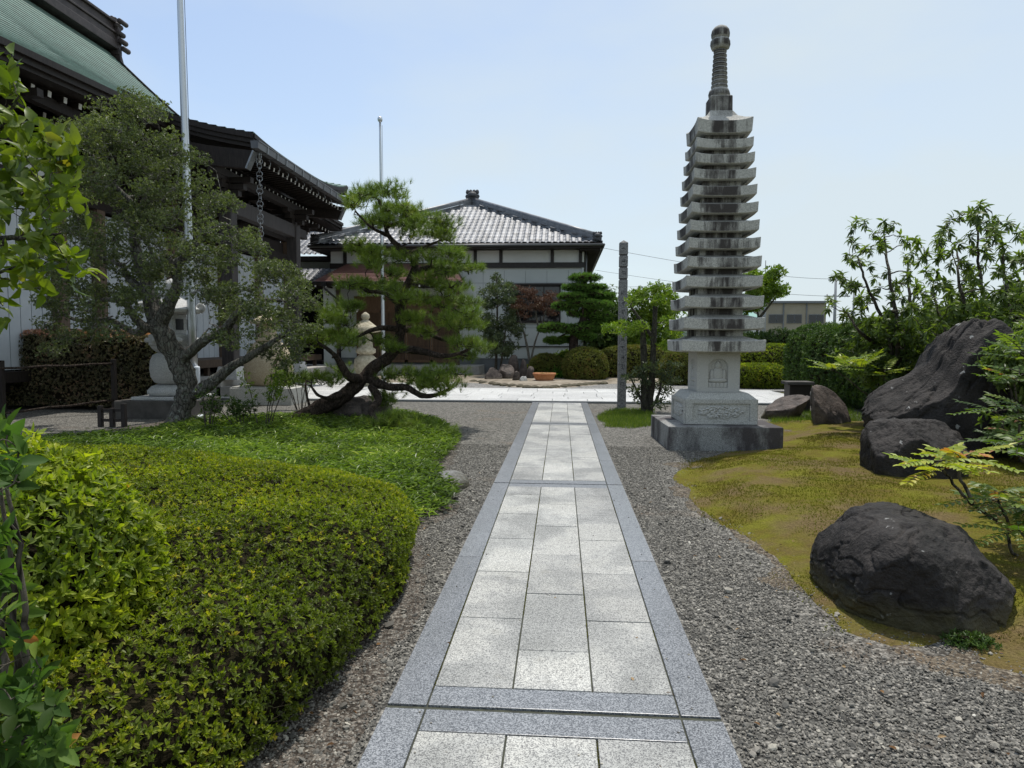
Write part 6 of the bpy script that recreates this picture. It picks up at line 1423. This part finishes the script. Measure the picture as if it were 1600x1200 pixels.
leafytree('evergreen_shrub', 'low leafy evergreen shrub hiding the right flank of the standing stone', 'shrub', (6.1, 8.6, 0), [[(1600, 740), (1590, 660), (1575, 590)], [(1610, 740), (1620, 640)]], 8.5,
    [(1548, 560), (1570, 530), (1640, 520), (1640, 720), (1580, 720), (1560, 680), (1570, 620)], .4, 34, 'daph', seed=73, tr=(.03, .012), cl_r=.22, shoots=22, k=6, L=.085, W=.034, tmpl=T10, spread=1.3, flat=.8, up=.3, wob=.1, droop=.35)
M['deadtwig'] = plain('pale_cut_twigs', (.10, .075, .05), (.24, .19, .13), 30, .9, .1, 0, 0)
# ------------------------------------------------------------------ clipped azaleas and hedges
def azaleas():
    r = np.random.default_rng(51)
    t = thing('azalea_hedge', 'long clipped azalea hedge with yellow green tips filling the left foreground', 'hedge', (-3.1, 3.6, 0))
    V, F = blob((-3.24, 3.62, .20), (2.30, 2.25, .53), 3.3, .06, 2.2, 4, 6); V[:, 2] = np.maximum(V[:, 2], .02)*(1.0-.095*(V[:, 0]+3.2))-.0; V[:, 2] += .05*fbm(V, 1.6, 3, 8)
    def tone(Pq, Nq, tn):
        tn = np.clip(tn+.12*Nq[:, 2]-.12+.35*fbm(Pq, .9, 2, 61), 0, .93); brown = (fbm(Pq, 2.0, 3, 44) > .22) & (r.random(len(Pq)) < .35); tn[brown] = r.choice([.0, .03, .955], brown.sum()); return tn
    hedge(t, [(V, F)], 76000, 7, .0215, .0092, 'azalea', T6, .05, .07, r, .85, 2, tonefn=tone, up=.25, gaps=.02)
    Pq, Nq = sample(V, F, 5200, r); kk = (Pq[:, 2] > .08) & (fbm(Pq, 2.0, 3, 44) > .08); Pq, Nq = Pq[kk], Nq[kk]; nn = len(Pq)
    V3, F3, q3 = leaves(Pq-Nq*.05, unit(Nq+r.normal(0, .45, (nn, 3))+np.array((0, 0, .3))), rand_dirs(nn, r), r.uniform(.045, .085, nn), .0035, T3, 0, 0, None, r); fm('cut_twigs', V3, F3, 'deadtwig', t, q3)['kind'] = 'stuff'
    t = thing('azalea_bush', 'taller bright green azalea bush in front of the clipped hedge at the left edge', 'shrub', (-2.2, 2.3, 0))
    V, F = blob((-2.62, 2.38, .50), (1.02, .80, .72), 2.3, .08, 1.7, 7, 5); V[:, 2] += .05*fbm(V, 2.6, 3, 3)
    hedge(t, [(V, F)], 13000, 7, .036, .0155, 'azalea2', T10, .075, .10, r, .9, 2, up=.35, gaps=.03)
    n = 150; Pq, Nq = sample(V, F, n, r); k = (Nq[:, 2] > .2); Pq, Nq = Pq[k]+Nq[k]*.03, Nq[k]
    V2, F2, q = rosettes(Pq, Nq, 6, .05, .020, T10, .8, r, up=.6, tone=.5+.35*r.random(len(Pq))); fm('tall_shoots', V2, F2, 'azalea2', t, q)['kind'] = 'stuff'
azaleas()
def back_hedge():
    r = np.random.default_rng(53); t = thing('red_tipped_hedge', 'dark clipped hedge with reddish young tips in front of the temple wall', 'hedge', (-10.4, 14.8, 0))
    V, F = blob((-11.4, 14.95, .86), (2.63, .62, .90), 6, .02, 1.6, 4, 5)
    hedge(t, [(V, F)], 15000, 6, .042, .02, 'hedge', T4, .10, .1, r, 1.0, 2, gaps=.05)
    Pq, Nq = sample(V, F, 16000, r); k = (Pq[:, 2] > 1.60+.10*r.random(len(Pq))); Pq, Nq = Pq[k], Nq[k]
    V2, F2, q = rosettes(Pq, Nq, 4, .05, .018, T4, .6, r, up=.8); fm('young_tips', V2, F2, 'redtip', t, q)
    r = np.random.default_rng(54)
    t = thing('conifer_hedge', 'tall dark green hedge running along the right side behind the stones', 'hedge', (7.2, 14.5, 0))
    bl = []
    for i, (x, y, rx, ry, h) in enumerate([(7.5, 20.6, .8, 1.2, 1.04), (7.35, 18.6, .8, 1.2, 1.02), (7.3, 16.6, .8, 1.3, 1.04), (7.2, 14.4, .8, 1.4, 1.0), (7.15, 12.0, .8, 1.4, .98), (7.1, 9.6, .8, 1.4, .98), (6.9, 7.4, .8, 1.2, .9)]):
        bl.append(blob((x, y, h), (rx, ry, h), 3.4, .09, 1.5, i, 4))
    hedge(t, bl, 26000, 6, .075, .03, 'conifer', T4, .16, .05, r, 1.0, 2)
back_hedge()
def mound(name, label, c, rad, mat, n, L, W, seed, p=2.3, group=None, amp=.05, cat_='shrub', k=5):
    r = np.random.default_rng(seed); t = thing(name, label, cat_, (c[0], c[1], 0), group); V, F = blob(c, rad, p, amp, 1.4, seed, 4)
    hedge(t, [(V, F)], n, k, L, W, mat, T4, .08, .02, r, .9, 2)
g = 'clipped round azaleas'
mound('clipped_azalea', 'large ball shaped reddish green azalea right of the terracotta bowl', (.93, 26.9, .56), (.88, .8, .79), 'round', 5200, .06, .026, 61, 2.3, g)
mound('clipped_azalea', 'smaller dome azalea left behind the terracotta bowl', (-.60, 28.2, .42), (.74, .6, .66), 'round', 3600, .06, .026, 62, 2.3, g)
mound('clipped_azalea', 'long low azalea behind the stone post', (3.0, 28.6, .55), (1.75, .8, .88), 'round', 6000, .065, .028, 63, 2.6, g)
mound('clipped_azalea', 'green azalea mound showing left of the pagoda body', (4.55, 25.6, .45), (.95, .7, .85), 'round', 4000, .06, .026, 64, 2.4, g)
mound('clipped_azalea', 'low golden topped azalea directly right of the pagoda body', (6.75, 24.1, .32), (1.08, .8, .52), 'azalea', 5200, .06, .026, 65, 2.6, g)
mound('clipped_azalea', 'tall rounded yellow green azalea behind the low golden one', (8.3, 27.4, .62), (1.75, 1.0, .88), 'azalea', 6500, .065, .028, 66, 2.5, g)
mound('clipped_azalea', 'small reddish azalea where the path meets the right hedge', (8.6, 24.6, .25), (.55, .5, .48), 'hedge', 2000, .06, .026, 67, 2.3, g)
mound('creeping_evergreen', 'tiny dark green creeping evergreen at the foot of the near boulder', (2.10, 3.58, .01), (.14, .09, .055), 'conifer', 500, .022, .008, 68, 2.2, None, .1, 'plant', 6)
def bushmass():
    r = np.random.default_rng(71); t = thing('bamboo_thicket', 'feathery mid green thicket behind the azaleas right of the pagoda', 'thicket', (11, 31, 0)); bl = []
    for i in range(9): bl.append(blob((7.5+i*1.05, 31+r.uniform(-1, 1), .9+.25*r.random()), (1.1, 1.0, 1.15+.2*r.random()), 2.2, .2, 1.3, i, 3))
    hedge(t, bl, 12000, 6, .13, .04, 'midgreen', T4, .25, .1, r, 1.1, 2)
    t = thing('leafy_shrub', 'bright leafy shrub between round azalea and cloud pine', 'shrub', (0.1, 28.6, 0)); V, F = blob((.15, 28.9, .45), (.7, .5, .7), 2, .25, 1.5, 3, 3)
    hedge(t, [(V, F)], 900, 6, .14, .05, 'lime', T4, .2, .05, r, 1.1, 2)
    # strap-leaved clump
    b = G(872, 594); t = thing('strap_leaf_plant', 'bright green strap leaved clump behind the terracotta bowl', 'plant', tuple(b)); n = 170
    D = unit(np.c_[r.normal(0, .7, n), r.normal(0, .5, n), np.full(n, .8)]); V, F, q = leaves(b+np.c_[r.normal(0, .18, n), r.normal(0, .15, n), np.zeros(n)], D, rand_dirs(n, r), r.uniform(.4, .75, n), .07, T8, .2, .5, None, r); fm('leaves', V, F, 'hosta', t, q)
    b = G(822, 588); t = thing('yellow_shrub', 'tiny yellow green plant among the dark garden rocks', 'plant', tuple(b)); V, F = blob(b+np.array((.0, .3, .3)), (.2, .2, .22), 2, .2, 2, 1, 2); hedge(t, [(V, F)], 160, 5, .08, .03, 'mahonia', T4, .08, .02, r)
    # distant woods
    bl = []
    for i in range(90):
        x = -160+i*4.6+r.uniform(-2, 2); y = 150+r.uniform(-15, 25); h = r.uniform(2.5, 4.2); bl.append(blob((x, y, h*.4), (4.5, 3.5, h), 2, .25, .25, i, 3))
    V, F, q = cat([(V, F, np.full(len(F), .5)) for V, F in bl]); o = fm('distant_woods', V, F, 'farwood', None, None, True, kind='stuff')
M['farwood'] = plain('blue_green_far_trees', (.05, .075, .06), (.11, .14, .11), .5, .9, .1, 0, .8, .5)
bushmass()


# ------------------------------------------------------------------ dwarf bamboo ground cover and small plants
def hedge_inside(x, y): return (np.abs((x+3.22)/2.25)**3+np.abs((y-3.62)/2.15)**3) < 1
def sasa():
    r = np.random.default_rng(81)
    poly = pxpoly([(205, 690), (245, 676), (330, 668), (400, 660), (470, 658), (560, 650), (640, 652), (695, 665), (726, 690), (708, 714), (690, 735), (722, 770), (722, 795), (650, 835), (600, 860)])+[(-1.4, 4.3), (-6.5, 4.3), (-7.6, 9.5)]
    n = 60000; x = r.uniform(-8.5, -.9, n); y = r.uniform(3.8, 15.5, n); d = sdist(x, y, poly); e = fbm(np.c_[x, y, x*0], 1.5, 3, 2)
    k = (d > .05+.1*r.random(n)) & ~hedge_inside(x, y) & (r.random(n) < .62); x, y, d, e = x[k], y[k], d[k], e[k]; n = len(x)
    h = (.08+.15*np.clip(d/.5, 0, 1))*(1+.35*e)*r.uniform(.6, 1.15, n); kk = 6
    up = unit(np.c_[r.normal(0, .25, n), r.normal(0, .25, n), np.ones(n)])
    Pq = np.c_[x, y, np.full(n, .03)]; PP = (Pq[:, None]+up[:, None]*(h[:, None]*r.uniform(.35, 1.0, (n, kk)))[..., None]).reshape(-1, 3)
    az = r.random(n*kk)*6.283; el = r.uniform(-.2, .75, n*kk); D = np.c_[np.cos(az)*np.cos(el), np.sin(az)*np.cos(el), np.sin(el)]
    t_ = np.clip(np.repeat(.45+.4*fbm(np.c_[x, y, x*0], 1.9, 3, 6), kk)+r.normal(0, .2, n*kk), 0, 1)
    V, F, q = leaves(PP, D, np.tile((0, 0, 1.), (n*kk, 1))+r.normal(0, .3, (n*kk, 3)), r.uniform(.065, .12, n*kk), .0195, T4, .2, .25, t_, r); fm('bamboo_grass', V, F, 'sasa', None, q, kind='stuff')
    # loose brighter edge grass
    def patch(name, poly, n, hmin, hmax, mat='grass'):
        x = r.uniform(min(p[0] for p in poly), max(p[0] for p in poly), n); y = r.uniform(min(p[1] for p in poly), max(p[1] for p in poly), n); k = sdist(x, y, poly)+.14*fbm(np.c_[x, y, x*0], 4, 3, 5) > .10*r.random(n)-.04; x, y = x[k], y[k]; m = len(x)
        D = unit(np.c_[r.normal(0, .4, m), r.normal(0, .4, m), np.ones(m)]); z = moss_h(x, y)[0]*(moss_h(x, y)[1] > 0)
        V, F, q = leaves(np.c_[x, y, z], D, rand_dirs(m, r), r.uniform(hmin, hmax, m), .008, T3, 0, 0, None, r); fm(name, V, F, mat, None, q, kind='stuff')
    patch('grass_patch', pxpoly([(932, 650), (960, 641), (1022, 640), (1024, 664), (985, 670), (945, 668)]), 12000, .05, .12)
    patch('grass_tufts', pxpoly([(1210, 650), (1240, 645), (1330, 640), (1350, 655), (1340, 668), (1240, 668), (1205, 665)]), 12000, .05, .13)
sasa()
def small_shrub(px, py, hpx, n, label, mat, seed, bare=False, w_=.35):
    r = np.random.default_rng(seed); b = G(px, py); t = thing('young_shrub', label, 'shrub', tuple(b), 'thin young shrubs on the bamboo grass'); h = hpx*b[1]/FPX; tb = TB(); tips = []
    for i in range(n):
        dx, dy = r.normal(0, w_*.5), r.normal(0, .12); p = smoothpath([b+np.array((dx*.2, dy*.3, 0)), b+np.array((dx*.5, dy*.5, h*.4)), b+np.array((dx*.8, dy, h*.75)), b+np.array((dx*1.1, dy*1.2, h*r.uniform(.75, 1.05)))], 4, .006, seed+i)
        tb.tube(p, np.linspace(.010, .004, len(p)), 6); tips += [p[-1], p[-3], p[-6]]
    tb.build('stems', 'twig', t)
    Pq = np.vstack([c+rand_dirs(4 if bare else 15, r)*.09 for c in tips]); V, F, q = rosettes(Pq, unit(rand_dirs(len(Pq), r)*.5+np.array((0, 0, 1))), 5, .05, .017, T4, .9, r); fm('foliage', V, F, mat, t, q)
small_shrub(325, 686, 75, 8, 'cluster of thin nearly bare stems just right of the holly trunk', 'midgreen', 91, True, .42)
small_shrub(385, 684, 60, 6, 'low dark leaved sapling between the two leaning trunks', 'midgreen', 92, False, .35)
small_shrub(412, 686, 105, 5, 'taller thin azalea sapling with light leaves left of the pine base', 'lime', 93, False, .55)
small_shrub(470, 640, 62, 7, 'bushy light green sapling in front of the granite block', 'lime', 94, False, .65)

# ------------------------------------------------------------------ mahonia / nandina clumps on the right
def pinnate(c, D, Nn, L, nl, ll, lw, r, parts, stems, tone):
    D = unit(np.asarray(D, float)); S = unit(np.cross(D, Nn)); N2 = np.cross(S, D)
    pts = [c+D*L*u-np.array((0, 0, 1.))*.22*L*u*u for u in np.linspace(0, 1, 6)]; stems.tube(pts, np.linspace(.004, .0015, 6), 5)
    B, DD, NN, LL = [], [], [], []
    for i in range(nl):
        u = .18+.8*(i/(nl-1)); q = c+D*L*u-np.array((0, 0, 1.))*.22*L*u*u
        for s in (-1, 1):
            B.append(q); DD.append(unit(S*s*1.0+D*.45+np.array((0, 0, -.12)))); NN.append(N2+r.normal(0, .15, 3)); LL.append(ll*(1-.5*abs(u-.5)))
    B.append(pts[-1]); DD.append(D); NN.append(N2); LL.append(ll)
    m = len(B); V, F, q = leaves(np.array(B), np.array(DD), np.array(NN), np.array(LL), lw, T10, .18, .15, np.clip(tone+r.normal(0, .1, m), 0, 1), r); parts.append((V, F, q))
def mahonia(label, base, stempts, heads, mat, seed, L=.33, ll=.066, lw=.033, tonemul=1.0):
    r = np.random.default_rng(seed); t = thing('mahonia_shrub', label, 'shrub', tuple(base), 'feather leaved mahonia shrubs'); stems = TB(); parts = []
    for s in stempts: p = smoothpath(s, 6, .003, seed); stems.tube(p, np.linspace(.013, .007, len(p)), 8, .1)
    for (c, n, up) in heads:
        c = np.asarray(c)
        for i in range(n):
            a = 2*math.pi*i/n+r.normal(0, .2); el = r.uniform(.0, .55)+up; D = np.array((math.cos(a)*math.cos(el), math.sin(a)*math.cos(el), math.sin(el))); pinnate(c+np.array((0, 0, r.uniform(-.04, .05))), D, (0, 0, 1), L*r.uniform(.75, 1.15), 8, ll, lw, r, parts, stems, tonemul*r.uniform(.2, .95))
    stems.build('stems', 'twig', t); V, F, q = cat(parts); fm('leaves', V, F, mat, t, q)
Ym = 4.75
mahonia('yellow green mahonia on a slanting bare stem in front of the black rocks', (3.45, 5.0, .1), [[(3.45, 5.0, .1), P(1560, 815, Ym), P(1510, 780, Ym-.1), P(1482, 745, Ym-.2), P(1468, 728, Ym-.25)], [P(1520, 785, Ym-.1), P(1500, 745, Ym-.1), P(1500, 722, Ym-.1)]],
        [(P(1462, 728, Ym-.25), 12, .05), (P(1505, 722, Ym-.1), 8, .0)], 'mahonia', 101, .30)
mahonia('lower green mahonia at the right edge above the near boulder', (3.75, 4.9, .1), [[(3.75, 4.9, .1), P(1592, 870, 4.7), P(1575, 815, 4.65), P(1560, 782, 4.6)], [(3.75, 4.9, .1), P(1610, 850, 4.8), P(1605, 800, 4.7)]],
        [(P(1560, 778, 4.6), 10, .0), (P(1605, 790, 4.7), 10, .05), (P(1590, 700, 5.0), 9, .0), (P(1590, 830, 4.4), 8, -.1)], 'mahoniag', 102, .30)
mahonia('mahonia with green and rusty leaves beside the standing stone at the right edge', (4.5, 6.4, .1), [[(4.5, 6.4, .1), P(1600, 720, 6.2), P(1592, 650, 6.1), P(1585, 600, 6.0)], [(4.5, 6.4, .1), P(1575, 690, 6.3), P(1568, 650, 6.3)]],
        [(P(1592, 590, 5.9), 11, .1), (P(1560, 645, 6.3), 9, .0), (P(1605, 640, 5.8), 10, .0), (P(1580, 690, 6.0), 10, -.1), (P(1600, 560, 6.2), 9, .2), (P(1620, 700, 5.8), 9, 0)], 'mahoniag', 103, .36, .07, .026)
mahonia('airy light green mahonia at the foot of the hedge, left of the standing stone', (4.9, 11.4, .1), [[(4.85, 11.2, .1), P(1358, 625, 11.2), P(1345, 610, 11.1), P(1325, 592, 11.0), P(1305, 580, 11)], [(4.85, 11.2, .1), P(1388, 610, 11.4), P(1380, 590, 11.4)]],
        [(P(1302, 577, 11), 7, .15), (P(1325, 570, 11), 8, .2), (P(1382, 585, 11.4), 8, .2), (P(1345, 575, 11.2), 7, .3)], 'mahonia', 104, .42, .09, .035, .6)
def litter():
    r = np.random.default_rng(111); n = 170; x = np.r_[r.uniform(-1.9, -.76, 75), r.uniform(.7, 3.6, 83), r.uniform(-.7, .65, 12)]; y = 2.0+6*r.random(n)**1.6; z = moss_h(x, y)[0]*(moss_h(x, y)[1] > 0)
    D = unit(np.c_[r.normal(0, 1, n), r.normal(0, 1, n), r.normal(0, .12, n)]); V, F, q = leaves(np.c_[x, y, z+.014], D, np.tile((0, 0, 1.), (n, 1))+r.normal(0, .3, (n, 3)), r.uniform(.018, .04, n), .014, T8, .35, .1, None, r); fm('fallen_leaves', V, F, 'litter', None, q, kind='stuff')
M['litter'] = leafmat('dry_fallen_leaves', [(0, (.09, .045, .02)), (.5, (.22, .12, .05)), (1, (.42, .30, .17))], .8, .1, .2, (1, .8, .5))
litter()

# ------------------------------------------------------------------ far buildings, poles and wires
def far():
    Y = 92; xl, xr = P(1196, 480, Y)[0], P(1291, 480, Y)[0]; zt = P(1240, 474, Y)[2]; t = thing('apartment_building', 'beige two storey flat roofed building far beyond the hedge', 'building', ((xl+xr)/2, Y, 0)); w_ = xr-xl
    m = MB(); m.box(((xl+xr)/2, Y+4, zt/2), (w_, 8, zt)); m.build('wall', 'lattice', t)
    m = MB(); m.box(((xl+xr)/2, Y+4, zt+.15), (w_+.7, 8.7, .3)); m.build('roof', 'farroof', t)
    for z in (zt-2.0, zt-4.8):
        for u in (.12, .24, .42, .54, .78, .9):
            x = xl+w_*u; m = MB(); m.box((x, Y-.03, z), (.95, .12, 1.15)); wn_ = m.build('window', 'farroof', t); m = MB(); m.box((x, Y-.10, z), (.8, .03, 1.0)); m.build('pane', 'glass', wn_)
    for u in (.30, .68): m = MB(); m.box((xl+w_*u, Y-.06, zt/2), (.14, .12, zt)); m.build('downpipe', 'farroof', t)
    Y = 70; a, b_ = P(1150, 490, Y)[0], P(1193, 490, Y)[0]; t = thing('green_roofed_house', 'small house with pale green sheet roof left of the far building', 'house', ((a+b_)/2, Y, 0))
    z0 = P(1180, 498, Y)[2]; z1 = P(1180, 484, Y)[2]; m = MB(); m.box(((a+b_)/2, Y+3, z0/2), (b_-a-.6, 5.5, z0)); m.build('wall', 'plaster', t)
    m = MB(); m.add([(a, Y, z0), (b_, Y, z0), (b_-.4, Y+3, z1), (a+.4, Y+3, z1), (b_, Y+6, z0), (a, Y+6, z0)], [(0, 1, 2, 3), (3, 2, 4, 5), (1, 4, 2), (0, 3, 5)]); m.build('roof', 'greenroof', t)
    def upole(px, ytop, Y, label, arms=True):
        x = P(px, 500, Y)[0]; zt = P(px, ytop, Y)[2]; t = thing('utility_pole', label, 'utility pole', (x, Y, 0), 'utility poles beyond the hedge')
        m = MB(); m.tube([(x, Y, 0), (x, Y, zt)], [.19, .12], 10); m.build('pole', 'polecon', t)
        if arms:
            for z, L in ((zt-.5, 1.9), (zt-2.2, 2.6)):
                m = MB(); m.box((x+.2, Y, z), (L, .12, .12)); c_ = m.build('crossarm', 'polecon', t)
                for d in (-.8, -.3, .7): m = MB(); m.lathe((x+.2+d*L/2, Y, z+.06), [(.05, 0), (.09, .06), (.05, .2)], 8); m.build('insulator', 'whiteend', c_)
        return x, Y, zt
    p1 = upole(1304, 430, 75, 'concrete utility pole with crossarms just right of the far building')
    upole(1194, 430, 62, 'thin pole with a whip aerial rising left of the far building', False)
    m = MB(); x = P(1194, 500, 62)[0]; m.tube([(x, 62, P(1194, 432, 62)[2]), (x, 62, P(1194, 407, 62)[2])], .03, 5); tag(m.build('whip_aerial', 'wire', None, org=(x, 62, 0)), 'whip aerial on top of the thin pole', 'aerial')
    upole(1333, 450, 95, 'farther thin utility pole showing through the evergreen leaves', False)
    def wire(a, b_, sag, label):
        m = MB(); a = np.array(a); b_ = np.array(b_); pts = [a+(b_-a)*u-np.array((0, 0, sag*4*u*(1-u))) for u in np.linspace(0, 1, 30)]; m.tube(pts, [.008+.012*u for u in np.linspace(0, 1, 30)], 5); tag(m.build('overhead_wire', 'wire', None, org=tuple(a)), label, 'wire', 'overhead wires')
    wire(P(940, 387, 31.5), (p1[0], 75, p1[2]-.4), 0.35, 'upper overhead wire dipping from the hall eave behind the post and pagoda')
    wire(P(930, 422, 42), (p1[0]-.5, 75, p1[2]-2.2), .3, 'middle overhead wire crossing behind the post')
    wire(P(930, 447, 44), P(1100, 437, 75), .3, 'lowest overhead wire between post and pagoda')
far()
